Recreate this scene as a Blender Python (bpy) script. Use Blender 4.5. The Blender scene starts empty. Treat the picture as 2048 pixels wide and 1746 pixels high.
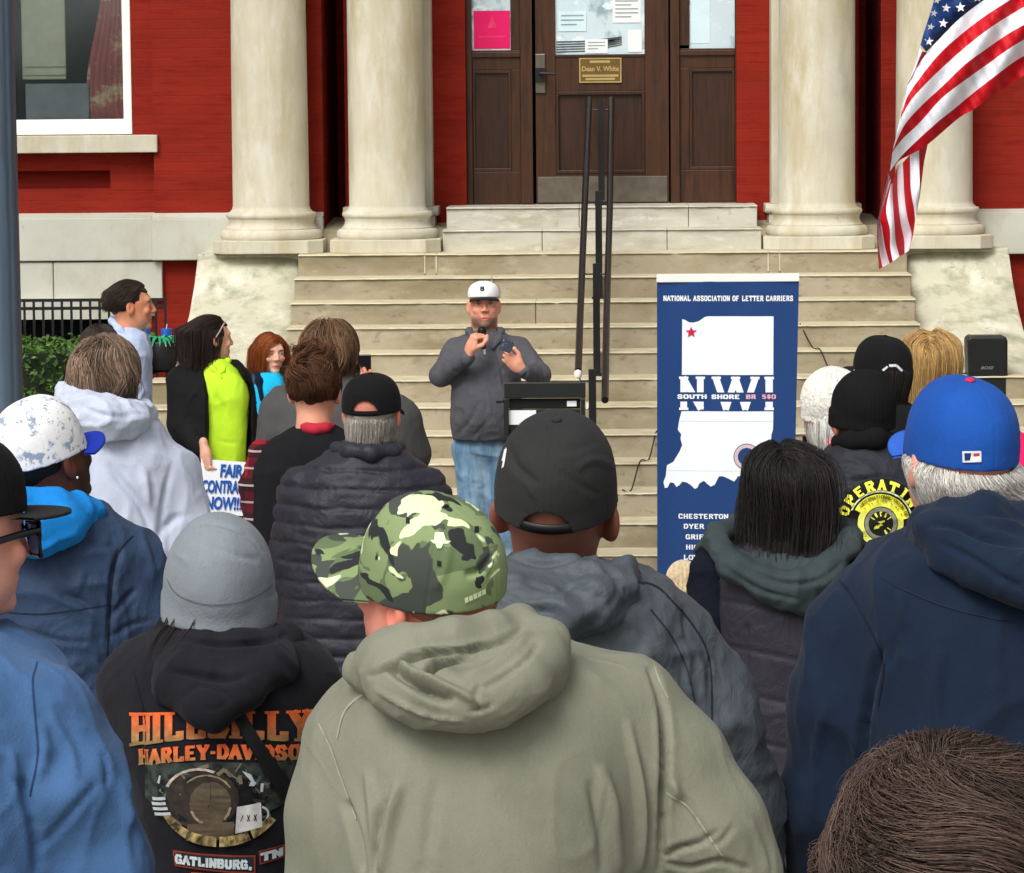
import bpy, bmesh, math, random
import numpy as np
from mathutils import Matrix, Vector
from mathutils.bvhtree import BVHTree
SC = bpy.context.scene
COL = SC.collection
random.seed(4)
# ---------------------------------------------------------------- camera
F_PX = 6806.0
YAW, PITCH, ROLL = math.radians(1.54), math.radians(5.62), math.radians(-0.5)
CAM_Z = 3.0
CR = Matrix.Rotation(YAW, 3, 'Z') @ Matrix.Rotation(math.pi/2-PITCH, 3, 'X') @ Matrix.Rotation(ROLL, 3, 'Z')
cd = bpy.data.cameras.new('camera'); cam = bpy.data.objects.new('camera', cd); COL.objects.link(cam)
cd.sensor_width = 36; cd.lens = 36*F_PX/2048; cd.clip_start = .1; cd.clip_end = 2000
cam.matrix_world = Matrix.Translation((0, 0, CAM_Z)) @ CR.to_4x4()
SC.camera = cam
SC.render.resolution_x = 1024; SC.render.resolution_y = 873
# ---------------------------------------------------------------- world, sun, exposure
SUN_EL, SUN_AZ = math.radians(47), math.radians(205)   # azimuth measured from +Y (north) clockwise: the light comes from behind the camera
w = bpy.data.worlds.new("World"); SC.world = w; w.use_nodes = True
nt = w.node_tree; nt.nodes.clear()
sky = nt.nodes.new('ShaderNodeTexSky'); sky.sky_type = 'NISHITA'; sky.sun_disc = False
sky.sun_elevation = SUN_EL; sky.sun_rotation = SUN_AZ; sky.air_density = .9; sky.dust_density = 6; sky.ozone_density = .8
hs = nt.nodes.new('ShaderNodeHueSaturation'); hs.inputs['Saturation'].default_value = .07
bg = nt.nodes.new('ShaderNodeBackground'); bg.inputs['Strength'].default_value = .14
wo = nt.nodes.new('ShaderNodeOutputWorld')
nt.links.new(sky.outputs[0], hs.inputs['Color']); nt.links.new(hs.outputs[0], bg.inputs[0]); nt.links.new(bg.outputs[0], wo.inputs[0])
sl = bpy.data.lights.new('sun', 'SUN'); sl.energy = 1.8; sl.angle = math.radians(28); sl.color = (1, .97, .93)
sun = bpy.data.objects.new('sun', sl); COL.objects.link(sun)
sd = Vector((math.sin(SUN_AZ)*math.cos(SUN_EL), math.cos(SUN_AZ)*math.cos(SUN_EL), math.sin(SUN_EL)))
sun.rotation_euler = sd.to_track_quat('Z', 'Y').to_euler(); sun.location = (0, -10, 20)
SC.view_settings.view_transform = 'Standard'; SC.view_settings.look = 'None'
SC.view_settings.exposure = -0.16; SC.view_settings.gamma = 1
SC.cycles.use_denoising = True
SC.cycles.max_bounces = 6; SC.cycles.diffuse_bounces = 3; SC.cycles.glossy_bounces = 3; SC.cycles.transparent_max_bounces = 8

# ---------------------------------------------------------------- geometry helpers
CRn = np.array(CR)
def P(px, py, D):
    """photo pixel (2048 x 1746) -> point at world depth D"""
    v = CRn @ np.array([(px-1024)/F_PX, -(py-873)/F_PX, -1.0])
    t = D/v[1]
    return np.array([v[0]*t, D, CAM_Z+v[2]*t])
def PJ(V):
    """world points -> photo pixels"""
    q = (V-np.array([0, 0, CAM_Z])) @ CRn
    return np.stack([1024+F_PX*q[:, 0]/-q[:, 2], 873-F_PX*q[:, 1]/-q[:, 2]], 1)
def S(D): return F_PX/D          # pixels per metre
def gz(y): return 0.045*max(0., 18.3-y)

def link(name, me, mats, parent=None, smooth=False):
    for m in (mats if isinstance(mats, (list, tuple)) else [mats]): me.materials.append(m)
    o = bpy.data.objects.new(name, me); COL.objects.link(o)
    if parent is not None: o.parent = parent
    if smooth: me.polygons.foreach_set('use_smooth', np.ones(len(me.polygons), dtype=bool))
    me.update()
    return o
def npmesh(name, V, Fq, mats, parent=None, smooth=True, color=None, mi=None, off=None):
    """V (n,3) ; Fq list of arrays of faces (m,3) or (m,4)"""
    if not isinstance(Fq, list): Fq = [Fq]
    if not sum(len(f) for f in Fq): return None
    Fq = [np.asarray(f, dtype=np.int64) for f in Fq if len(f)]
    V = np.asarray(V, dtype=np.float64)
    if off is not None: V = V-np.asarray(off)
    me = bpy.data.meshes.new(name)
    me.vertices.add(len(V)); me.vertices.foreach_set('co', V.astype(np.float32).ravel())
    tot = sum(f.size for f in Fq); nf = sum(len(f) for f in Fq)
    me.loops.add(tot); me.loops.foreach_set('vertex_index', np.concatenate([f.ravel() for f in Fq]).astype(np.int32))
    me.polygons.add(nf)
    ln = np.concatenate([np.full(len(f), f.shape[1]) for f in Fq])
    me.polygons.foreach_set('loop_start', np.concatenate([[0], np.cumsum(ln)[:-1]]).astype(np.int32))
    me.update(calc_edges=True); me.validate()
    if color is not None:
        a = me.color_attributes.new('Col', 'FLOAT_COLOR', 'POINT')
        c = np.ones((len(V), 4), np.float32); c[:, :3] = color
        a.data.foreach_set('color', c.ravel())
    if mi is not None and len(me.polygons) == len(mi): me.polygons.foreach_set('material_index', np.asarray(mi, np.int32))
    return link(name, me, mats, parent, smooth)
class MB:
    """collects boxes, prisms, tubes and lathes into one mesh"""
    def __init__(s): s.V = []; s.F = []; s.n = 0
    def add(s, V, F):
        V = np.asarray(V, float); s.V.append(V)
        for f in F: s.F.append([i+s.n for i in f])
        s.n += len(V)
    def box(s, x0, x1, y0, y1, z0, z1):
        V = [(x, y, z) for z in (z0, z1) for y in (y0, y1) for x in (x0, x1)]
        s.add(V, [(0, 2, 3, 1), (4, 5, 7, 6), (0, 1, 5, 4), (2, 6, 7, 3), (0, 4, 6, 2), (1, 3, 7, 5)]); return s
    def prism(s, prof, x0, x1, axis='x'):
        """prof list of (y,z) (axis x), (x,y) (axis z), (x,z) (axis y)"""
        n = len(prof); V = []
        for x in (x0, x1):
            for a, b in prof: V.append((x, a, b) if axis == 'x' else ((a, b, x) if axis == 'z' else (a, x, b)))
        s.add(V, [tuple(range(n)), tuple(range(2*n-1, n-1, -1))]+[(i, i+n, (i+1) % n+n, (i+1) % n) for i in range(n)]); return s
    def lathe(s, prof, cx, cy, n=48, a0=0, a1=2*math.pi, cap=True):
        V = []; m = len(prof); full = abs(a1-a0-2*math.pi) < 1e-6
        k = n if full else n+1
        for i in range(k):
            a = a0+(a1-a0)*i/n
            for r, z in prof: V.append((cx+r*math.cos(a), cy+r*math.sin(a), z))
        F = [(i*m+j, ((i+1) % k)*m+j, ((i+1) % k)*m+j+1, i*m+j+1) for i in range(n) for j in range(m-1)]
        if cap and full: F += [tuple(i*m for i in range(k-1, -1, -1)), tuple(i*m+m-1 for i in range(k))]
        s.add(V, F); return s
    def tube(s, pts, r, n=10):
        pts = [Vector(p) for p in pts]; V = []; up = Vector((0, 0, 1))
        rs = r if isinstance(r, (list, tuple)) else [r]*len(pts)
        for i, p in enumerate(pts):
            d = (pts[min(i+1, len(pts)-1)]-pts[max(i-1, 0)]).normalized()
            a = d.cross(up if abs(d.z) < .95 else Vector((1, 0, 0))).normalized(); b = d.cross(a)
            for j in range(n):
                t = 2*math.pi*j/n; V.append(p+rs[i]*(a*math.cos(t)+b*math.sin(t)))
        F = [(i*n+j, i*n+(j+1) % n, (i+1)*n+(j+1) % n, (i+1)*n+j) for i in range(len(pts)-1) for j in range(n)]
        F += [tuple(range(n-1, -1, -1)), tuple((len(pts)-1)*n+j for j in range(n))]
        s.add(V, F); return s
    def build(s, name, m, parent=None, smooth=False, bevel=0, off=None):
        V = np.concatenate(s.V)
        if off is not None: V = V-np.asarray(off, float)
        me = bpy.data.meshes.new(name); me.from_pydata(V.tolist(), [], s.F); me.update()
        bm = bmesh.new(); bm.from_mesh(me); bmesh.ops.recalc_face_normals(bm, faces=bm.faces); bm.to_mesh(me); bm.free()
        o = link(name, me, m, parent, smooth)
        if smooth:
            try: me.set_sharp_from_angle(angle=math.radians(40))
            except Exception: pass
        if bevel:
            b = o.modifiers.new('bevel', 'BEVEL'); b.width = bevel; b.segments = 2; b.limit_method = 'ANGLE'; b.harden_normals = False
        return o
def tag(o, label=None, cat=None, group=None, kind=None):
    for k, v in (('label', label), ('category', cat), ('group', group), ('kind', kind)):
        if v: o[k] = v
    return o
def empty(name, loc, label=None, cat=None, group=None, kind=None):
    o = bpy.data.objects.new(name, None); COL.objects.link(o); o.location = Vector(loc); o.empty_display_size = .1
    return tag(o, label, cat, group, kind)

# ---------------------------------------------------------------- materials
def srgb(r, g, b):
    f = lambda c: (c/255/12.92) if c/255 <= .04045 else ((c/255+.055)/1.055)**2.4
    return (f(r), f(g), f(b))
def N(nt, t, **kw):
    n = nt.nodes.new(t)
    for k, v in kw.items():
        if k in n.inputs: n.inputs[k].default_value = v
        else: setattr(n, k, v)
    return n
def mat(name, col, rough=.8, spec=.3, metal=0., var=.15, vs=6., bump=0., bs=120., bdist=.004, sheen=0., attr=False, stain=None, stretch=(1, 1, 1), brick=None, emit=None, coat=0):
    """procedural principled material; stain = (colour, scale, lo, hi, stretch)"""
    m = bpy.data.materials.new(name); m.use_nodes = True; nt = m.node_tree; L = nt.links
    b = nt.nodes['Principled BSDF']
    b.inputs['Roughness'].default_value = rough; b.inputs['Specular IOR Level'].default_value = spec; b.inputs['Metallic'].default_value = metal
    if sheen: b.inputs['Sheen Weight'].default_value = sheen; b.inputs['Sheen Roughness'].default_value = .5
    if coat: b.inputs['Coat Weight'].default_value = coat
    g = N(nt, 'ShaderNodeNewGeometry'); mp = N(nt, 'ShaderNodeMapping'); mp.inputs['Scale'].default_value = stretch
    L.new(g.outputs['Position'], mp.inputs[0])
    if attr:
        at = N(nt, 'ShaderNodeAttribute'); at.attribute_name = 'Col'; cur = at.outputs['Color']
    else:
        rgb = N(nt, 'ShaderNodeRGB'); rgb.outputs[0].default_value = (*col, 1); cur = rgb.outputs[0]
    if var:
        n1 = N(nt, 'ShaderNodeTexNoise', Scale=vs, Detail=6., Roughness=.6); L.new(mp.outputs[0], n1.inputs['Vector'])
        mr = N(nt, 'ShaderNodeMapRange'); mr.inputs[1].default_value = .3; mr.inputs[2].default_value = .7
        mr.inputs[3].default_value = 1-var; mr.inputs[4].default_value = 1+var
        L.new(n1.outputs[0], mr.inputs[0])
        vm = N(nt, 'ShaderNodeVectorMath', operation='SCALE'); L.new(cur, vm.inputs[0]); L.new(mr.outputs[0], vm.inputs['Scale']); cur = vm.outputs[0]
    for st in (stain or []):
        sc, ss, lo, hi, sst = st
        mp2 = N(nt, 'ShaderNodeMapping'); mp2.inputs['Scale'].default_value = sst; L.new(g.outputs['Position'], mp2.inputs[0])
        n2 = N(nt, 'ShaderNodeTexNoise', Scale=ss, Detail=8., Roughness=.65); L.new(mp2.outputs[0], n2.inputs['Vector'])
        r2 = N(nt, 'ShaderNodeMapRange'); r2.inputs[1].default_value = lo; r2.inputs[2].default_value = hi; L.new(n2.outputs[0], r2.inputs[0])
        mx = N(nt, 'ShaderNodeMix', data_type='RGBA'); L.new(r2.outputs[0], mx.inputs[0]); L.new(cur, mx.inputs[6]); mx.inputs[7].default_value = (*sc, 1); cur = mx.outputs[2]
    L.new(cur, b.inputs['Base Color'])
    nrm = None
    if brick:
        sp = N(nt, 'ShaderNodeSeparateXYZ'); L.new(g.outputs['Position'], sp.inputs[0])
        cb = N(nt, 'ShaderNodeCombineXYZ'); L.new(sp.outputs[0], cb.inputs[0]); L.new(sp.outputs[2], cb.inputs[1])
        br = N(nt, 'ShaderNodeTexBrick', Scale=1.); br.inputs['Brick Width'].default_value = .21; br.inputs['Row Height'].default_value = .068
        br.inputs['Mortar Size'].default_value = .006; br.inputs['Mortar Smooth'].default_value = .6
        L.new(cb.outputs[0], br.inputs['Vector'])
        bp = N(nt, 'ShaderNodeBump', Strength=brick, Distance=-.004); L.new(br.outputs['Fac'], bp.inputs['Height']); nrm = bp.outputs[0]
    if bump:
        n3 = N(nt, 'ShaderNodeTexNoise', Scale=bs, Detail=4., Roughness=.6); L.new(mp.outputs[0], n3.inputs['Vector'])
        bp = N(nt, 'ShaderNodeBump', Strength=bump, Distance=bdist); L.new(n3.outputs[0], bp.inputs['Height'])
        if nrm is not None: L.new(nrm, bp.inputs['Normal'])
        nrm = bp.outputs[0]
    if nrm is not None: L.new(nrm, b.inputs['Normal'])
    return m
BRICK = mat('painted_red_brick', srgb(136, 36, 23), rough=.8, spec=.15, var=.16, vs=2.2, brick=.32, bump=.3, bs=70, stretch=(.5, .5, 2), stain=[(srgb(120, 20, 10), 5, .5, .75, (.7, 1, 5)), (srgb(170, 74, 58), 16, .63, .8, (.6, 1, 7)), (srgb(92, 14, 8), 30, .62, .75, (.5, 1, 3))])
LIME = mat('limestone', srgb(204, 198, 178), rough=.85, var=.1, vs=2.5, bump=.35, bs=45, stain=[(srgb(184, 172, 138), 1.6, .44, .66, (2.2, 2.2, .45)), (srgb(218, 214, 200), 5, .5, .75, (1, 1, .35)), (srgb(164, 156, 130), 9, .64, .84, (1, 1, .6))])
LIMEG = mat('grey_limestone', srgb(198, 198, 184), rough=.85, var=.08, vs=2, bump=.3, bs=45, stain=[(srgb(176, 170, 146), 2.5, .5, .75, (1, 1, .6)), (srgb(150, 146, 128), 13, .66, .8, (1, 1, .3))])
MOSS = mat('weathered_limestone', srgb(200, 196, 172), rough=.9, var=.1, vs=4, bump=.6, bs=38, stain=[(srgb(148, 149, 122), 4.2, .48, .68, (1, 1, .8)), (srgb(222, 220, 202), 3, .52, .7, (1.6, 1, .5)), (srgb(112, 114, 92), 12, .62, .76, (1, 1, 1))])
STEPM = mat('step_stone', srgb(170, 159, 136), rough=.85, var=.13, vs=3, bump=.5, bs=80, stain=[(srgb(138, 126, 98), 2.0, .42, .66, (.5, 1, 1.2)), (srgb(186, 178, 152), 7, .55, .78, (.6, 1, 1.2)), (srgb(116, 106, 84), 22, .58, .74, (.5, 1, 1))])
STEPG = mat('upper_step_stone', srgb(196, 191, 176), rough=.85, var=.12, vs=3, bump=.5, bs=80, stain=[(srgb(166, 158, 136), 4.0, .5, .7, (.5, 1, 2)), (srgb(226, 222, 208), 7, .55, .75, (.6, 1, 2)), (srgb(160, 134, 118), 5, .66, .76, (1.4, 1, .5))])
NOSE = mat('lit_step_stone', srgb(206, 196, 166), rough=.8, var=.1, vs=9, bump=.4, bs=90, stain=[(srgb(178, 166, 132), 9, .5, .72, (.5, 1, 1))])  # paler than the risers: light from above put into the tread colour
WOOD = mat('dark_stained_wood', srgb(68, 39, 19), rough=.42, spec=.4, var=.25, vs=9, bump=.2, bs=40, stretch=(6, 6, .5), stain=[(srgb(40, 22, 10), 3, .5, .7, (7, 1, .6)), (srgb(96, 58, 28), 8, .6, .8, (5, 1, .5))])
WOODD = mat('door_panel_wood', srgb(58, 34, 18), rough=.4, spec=.4, var=.25, vs=9, bump=.2, bs=40, stretch=(6, 6, .5), stain=[(srgb(34, 20, 10), 3, .5, .7, (7, 1, .6))])
WHITEP = mat('white_paint', srgb(238, 238, 232), rough=.5, var=.04)
BLACKM = mat('black_metal', srgb(17, 17, 18), rough=.4, spec=.5, var=.15)
RAILM = mat('weathered_rail_metal', srgb(38, 32, 31), rough=.35, metal=.4, var=.3, vs=20)
STEEL = mat('brushed_steel', srgb(120, 112, 100), rough=.38, metal=.7, var=.2, vs=12)
BRASS = mat('brass', srgb(206, 180, 120), rough=.35, metal=.6, var=.1)
PLATED = mat('plaque_dark', srgb(120, 96, 50), rough=.4, metal=.4, var=.1)
BLACKP = mat('black_plastic', srgb(20, 21, 22), rough=.45, spec=.4, var=.1)
POSTM = mat('blue_grey_painted_post', srgb(78, 94, 108), rough=.4, spec=.5, var=.16, vs=5, stretch=(3, 3, .4), stain=[(srgb(142, 152, 160), 30, .66, .74, (3, 3, .25)), (srgb(50, 62, 74), 6, .5, .7, (5, 5, .3))])
PAPER = mat('white_paper', srgb(238, 240, 240), rough=.7, var=.03)
PINKP = mat('pink_paper', srgb(238, 20, 104), rough=.6, var=.04)
def glassmat(name, tint, refl=.5, rough=.03):
    m = bpy.data.materials.new(name); m.use_nodes = True; nt = m.node_tree; nt.nodes.clear(); L = nt.links
    t = N(nt, 'ShaderNodeBsdfTransparent'); t.inputs[0].default_value = (*tint, 1)
    g = N(nt, 'ShaderNodeBsdfGlossy', Roughness=rough); g.inputs[0].default_value = (.9, .95, .95, 1)
    lw = N(nt, 'ShaderNodeLayerWeight', Blend=.35); ad = N(nt, 'ShaderNodeMath', operation='ADD'); ad.inputs[1].default_value = refl; ad.use_clamp = True
    mx = N(nt, 'ShaderNodeMixShader'); o = N(nt, 'ShaderNodeOutputMaterial')
    nn = N(nt, 'ShaderNodeTexNoise', Scale=2.2, Detail=1.); bp = N(nt, 'ShaderNodeBump', Strength=.25, Distance=.05); L.new(nn.outputs[0], bp.inputs['Height']); L.new(bp.outputs[0], g.inputs['Normal'])
    L.new(lw.outputs['Fresnel'], ad.inputs[0]); L.new(ad.outputs[0], mx.inputs[0]); L.new(t.outputs[0], mx.inputs[1]); L.new(g.outputs[0], mx.inputs[2]); L.new(mx.outputs[0], o.inputs[0])
    return m
GLASS = glassmat('window_glass', (1, 1, 1), .05)
DGLASS = mat('sky_reflection_glass', srgb(208, 226, 232), rough=.16, spec=.6, var=.06, vs=3, stain=[(srgb(150, 172, 178), 3.2, .52, .6, (1, 1, .8)), (srgb(232, 242, 246), 5, .55, .6, (1, 1, 2))])  # opaque: pale sky reflection and its darker patches painted into the colour
# ================================================================ SETTING
R_, T_, D0 = .15, .32, 20.5          # riser, tread, depth of the back edge of tread 0
def zk(k): return .3+R_*k
def dk(k): return D0+T_*k            # depth of the back edge of tread k = front of riser k+1
def gx(px, D): return (px-1207)*D/F_PX
# ground: one sheet, falling gently towards the stairs
ys = [-60, -5, 0, 4, 8, 12, 16, 18.3, 19.86, 30, 120]
V = []; Fc = []
for y in ys:
    for x in (-150, -20, -6, 6, 20, 150): V.append((x, y, gz(y) if y > -5 else gz(-5)))
for i in range(len(ys)-1):
    for j in range(5): a = i*6+j; Fc.append((a, a+1, a+7, a+6))
PAVE = mat('plaza_concrete', srgb(150, 146, 136), rough=.9, var=.15, vs=1.5, bump=.4, bs=60)
g_ = npmesh('ground', np.array(V), np.array(Fc), PAVE, smooth=False); tag(g_, kind='structure')
# stairs
def stairs():
    root = empty('stairs', (0, dk(-2), 0), 'broad tan stone staircase rising to the wooden doors, worn step edges, treads coloured paler as lit from above', 'stairs')
    def step(k):
        hw = 2.97 if k <= 6 else (2.12 if k <= 10 else (2.12 if k == 11 else (1.125 if k == 12 else 1.11)))
        f = dk(k-1); b = dk(k)+(.02 if k < 13 else .62)
        z0 = zk(k)-R_-.05 if k > -1 else -.2
        m = STEPM if k < 12 else STEPG
        mb = MB()
        if k == 11:
            xs = [-2.12, -1.235, -1.155, 1.155, 1.235, 2.12]
        elif k <= 10:
            rr = random.Random(k+50); xs = [-hw]; a = -hw+rr.uniform(1.4, 2.6)
            while a < hw-.9: xs.append(a); a += rr.uniform(1.9, 2.9)
            if k == 10: xs = [-2.12, -.76, 1.02, 2.12]
            if xs[-1] != hw: xs.append(hw)
        elif k == 12: xs = [-hw, -.42, .46, hw]
        else: xs = [-hw, -.16, .62, hw]
        for a, b2 in zip(xs[:-1], xs[1:]): mb.box(a+.0015, b2-.0015, f, b, z0, zk(k)-.0105)
        o = mb.build('stone_step', m, root, bevel=.008, off=root.location)
        mb = MB()
        # worn tread slabs: the front edge wanders and is chipped here and there
        rr = np.random.RandomState(k+9)
        for a, b2 in zip(xs[:-1], xs[1:]):
            n = max(3, int((b2-a)/.035)); X = np.linspace(a+.0015, b2-.0015, n); chip = np.where(rr.rand(n) > .93, rr.rand(n)*.012, 0)
            fy = f-.012+.0025*np.sin(X*7+k)+.0015*rr.randn(n)+chip; fz = zk(k)+.0015*np.sin(X*5+k*2)+.0008*rr.randn(n)-chip*.4; prof = []
            for i in range(n): prof += [(X[i], fy[i], zk(k)-.0105), (X[i], fy[i]-.002, fz[i]-.008), (X[i], fy[i]+.006, fz[i]), (X[i], b-.013, zk(k)+.0008*math.sin(X[i]*3)), (X[i], b-.013, zk(k)-.0105)]
            F_ = [(i*5+j, i*5+j+1, i*5+j+6, i*5+j+5) for i in range(n-1) for j in range(4)]+[(0, 1, 2, 3, 4)[::-1], tuple((n-1)*5+j for j in range(5))]
            mb.add(prof, F_)
        o = mb.build('tread', NOSE if k < 12 else STEPG, root, smooth=True, off=root.location)
    for k in range(-1, 14): step(k)
    # pale mortar joint lines in the upper courses
    MB().box(-.764, -.756, dk(9)-.004, dk(9)+.02, zk(10)-R_+.012, zk(10)-.012).build('mortar_joint', NOSE, root, off=root.location)
    for x in (-1.235, -1.155, 1.155, 1.235): MB().box(x-.005, x+.005, dk(10)-.004, dk(10)+.02, zk(11)-R_+.012, zk(11)-.012).build('mortar_joint', NOSE, root, off=root.location)
    # core below
    MB().prism([(dk(-2)+.05, -.3), (25.4, -.3), (25.4, zk(13)-.1), (dk(12)+.1, zk(12)), (dk(-1)+.05, 0)], -2.1, 2.1).build('core', STEPM, root, off=root.location)
stairs()
# sloping cheek blocks either side of the stairs
def cheek(sx, lab):
    prof = [(24.3, zk(11)-.006), (24.02, 1.935), (23.8, 1.76), (23.5, 1.59), (23.2, 1.465), (22.9, 1.36), (22.65, 1.28), (22.45, 1.22), (22.4, 1.2)]
    base = [(22.4, 1.0), (25, 1.0), (25, zk(11)-.03)]
    root = empty('cheek_block', (sx*2.5, 23, 1.2), lab, 'stair cheek', 'sloping stone cheeks of the stairs')
    # rounded section: several slices in x, inner edge rolled over
    xs = [2.10, 2.125, 2.16, 2.22, 2.3, 2.5, 2.7, 2.82, 2.86, 2.87]; dz = [-.12, -.04, -.012, 0, .004, 0, -.002, -.012, -.03, -.1]
    V = []; n = len(prof); rr = random.Random(3)
    for x, d in zip(xs, dz):
        for (y, z) in prof: V.append((sx*x, y, z+d+.004*math.sin(y*9+x*7)))
    Fq = [(i*n+j, i*n+j+1, (i+1)*n+j+1, (i+1)*n+j) for i in range(len(xs)-1) for j in range(n-1)]
    m = MB(); m.add(V, Fq)
    for x, i in ((xs[0], 0), (xs[-1], len(xs)-1)):
        q = [V[i*n+j] for j in range(n)]+[(sx*x, 22.4, .95), (sx*x, 25, .95), (sx*x, 25, 1.9)]
        m.add(q, [tuple(range(n-1, -1, -1))+(n+2, n+1, n)])
    q = [V[i*n+n-1] for i in range(len(xs))]+[(sx*xs[-1], 22.4, .95), (sx*xs[0], 22.4, .95)]
    m.add(q, [tuple(range(len(q)))])
    o = m.build('sloping_face', MOSS, root, smooth=True, off=root.location)
    MB().box(min(sx*2.13, sx*2.86), max(sx*2.13, sx*2.86), 24.0, 24.99, 1.0, zk(11)-.002).build('pedestal', MOSS, root, bevel=.015, off=root.location)
cheek(-1, 'mossy stained sloping stone cheek at the left side of the stairs')
cheek(1, 'pale sloping stone cheek at the right side of the stairs, beyond the loudspeaker')
# columns
def col_prof(r, z0, z1):
    t = 2.245-2.045
    p = [(r*1.30, z0), (r*1.335, z0+.012), (r*1.34, z0+.03), (r*1.325, z0+.05), (r*1.27, z0+.066), (r*1.2, z0+.07), (r*1.2, z0+.078), (r*1.165, z0+.085), (r*1.125, z0+.105), (r*1.11, z0+.128), (r*1.13, z0+.14), (r*1.13, z0+.147),
         (r*1.16, z0+.152), (r*1.185, z0+.164), (r*1.185, z0+.176), (r*1.16, z0+.188), (r*1.08, z0+.192), (r*1.07, z0+.2), (r*1.03, z0+.208), (r*1.0, z0+.235)]
    for i in range(1, 9):
        t = i/8; p.append((r*(1-.03*t-.11*t*t), z0+.235+(z1-z0-.6)*t))
    p += [(r*.96, z1-.3), (r*.96, z1-.26), (r*.88, z1-.25), (r*.9, z1-.18), (r*1.1, z1-.1), (r*1.12, z1)]
    return p
def column(x, lab):
    y = 24.24; z0 = zk(11)
    root = empty('stone_column', (x, y, z0), lab, 'column', 'smooth stone columns of the entrance')
    c = .39; q = .1
    oct_ = [(x-c+q, y-c), (x+c-q, y-c), (x+c, y-c+q), (x+c, y+c-q), (x+c-q, y+c), (x-c+q, y+c), (x-c, y+c-q), (x-c, y-c+q)]
    MB().prism(oct_, z0, z0+.092, 'z').build('plinth', LIME, root, bevel=.006, off=root.location)
    MB().lathe(col_prof(.272, z0+.092, 6.6), x, y, 72).build('shaft', LIME, root, smooth=True, off=root.location)
    # square pilaster on the wall just behind it
    m = MB(); x0, x1 = x-.3, x+.3
    pr = [(0, 0, .13), (.0, .0, .0)]
    m.box(x-.3, x+.3, 24.62, 25.0, z0+.3, 6.6)
    m.box(x-.365, x+.365, 24.60, 25.0, z0, z0+.09)
    m.prism([(24.60, z0+.09), (24.585, z0+.11), (24.585, z0+.14), (24.61, z0+.16), (25, z0+.16), (25, z0+.09)], x-.36, x+.36)
    m.box(x-.32, x+.32, 24.615, 25.0, z0+.16, z0+.235)
    m.prism([(24.60, z0+.235), (24.59, z0+.25), (24.59, z0+.27), (24.61, z0+.3), (25, z0+.3), (25, z0+.235)], x-.345, x+.345)
    m.build('pilaster', LIME, root, bevel=.004, off=root.location)
for x, lab in ((-2.354, 'tall stone column at the far left, above the mossy sloping cheek'), (-1.525, 'tall stone column just left of the wooden doors'),
               (1.525, 'tall stone column just right of the wooden doors'), (2.354, 'stone column partly covered by the striped flag')):
    column(x, lab)
# brick building
B = empty('brick_building', (0, 25, 0), 'red painted brick building with pale stone bands behind the columns', 'building')
H = 7.2; off = B.location
XL, XR = -30, 30
m = MB()
WY = 24.5
m.box(-3.22, -2.0, WY, 26.2, 0, H)                                     # brick pier left of the columns
m.box(2.0, 3.22, WY, 26.2, 0, H)
m.box(-1.87, -.985, 24.9, 26.2, 0, H); m.box(.985, 1.87, 24.9, 26.2, 0, H)   # jambs of the doorway
m.box(-.985, .985, 24.9, 26.2, 5.2, H)
m.box(-2.0, 2.0, 26.2, 26.4, 0, H); m.box(-2.0, -1.87, 25.9, 26.19, 0, H); m.box(1.87, 2.0, 25.9, 26.19, 0, H)
# window bay: WX0..WX1 opening
WX0, WX1 = -5.4, -3.39
wz0, wz1 = 2.79, 5.6
m.box(-3.385, -3.22, WY+.12, 26.2, 0, H)
m.box(WX0-.15, -3.385, WY+.12, 26.2, 5.6, H)
m.box(WX0-.15, WX0, WY+.12, 26.2, 0, 5.6)
m.box(WX0, -3.385, WY+.12, 26.2, 0, 2.40); m.box(WX0, -3.385, WY+.12, 26.2, 2.53, 2.66)
m.box(-3.385-.17, -3.385, WY+.12, 26.2, 2.40, 2.53)
m.box(WX0, -3.385-.17, WY+.24, 26.2, 2.40, 2.53)
m.box(XL, WX0-.15, WY, 26.2, 0, H)
m.box(3.22, XR, WY+.08, 26.2, 0, H)
m.box(-2.1, 2.1, 24.0, 26.2, 6.75, 6.9)
wall = m.build('brick_wall', BRICK, B, off=off)
m = MB()
m.box(-3.235, -2.0, WY-.11, WY, 1.885, 2.185); m.prism([(WY-.11, 2.185), (WY, 2.225), (WY, 2.185)], -3.235, -2.0)
m.box(XL, -3.235, WY-.07, WY+.12, 1.885, 2.195); m.prism([(WY-.07, 2.195), (WY+.12, 2.225), (WY+.12, 2.195)], XL, -3.235)
m.box(2.0, XR, WY-.09, WY+.08, 1.885, 2.185); m.prism([(WY-.09, 2.185), (WY+.08, 2.225), (WY+.08, 2.185)], 2.0, XR)
m.box(XL, -3.96, WY-.05, WY, 1.60, 1.875); m.box(-3.955, -3.17, WY-.05, WY, 1.60, 1.875)
m.box(XL, -3.22, WY+.1, WY+.12, 1.47, 1.598)
m.build('stone_band', LIMEG, B, bevel=.008, off=off)
MB().box(-6, -3.19, WY-.04, WY+.16, 2.66, 2.785).build('window_sill', LIME, B, bevel=.006, off=off)
# dark basement window well behind the iron fence
MB().box(-8, -3.45, WY-.012, WY+.02, .1, 1.47).build('basement_window', mat('dark_basement_glass', srgb(12, 14, 16), rough=.2, var=.3), B, off=off)
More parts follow.
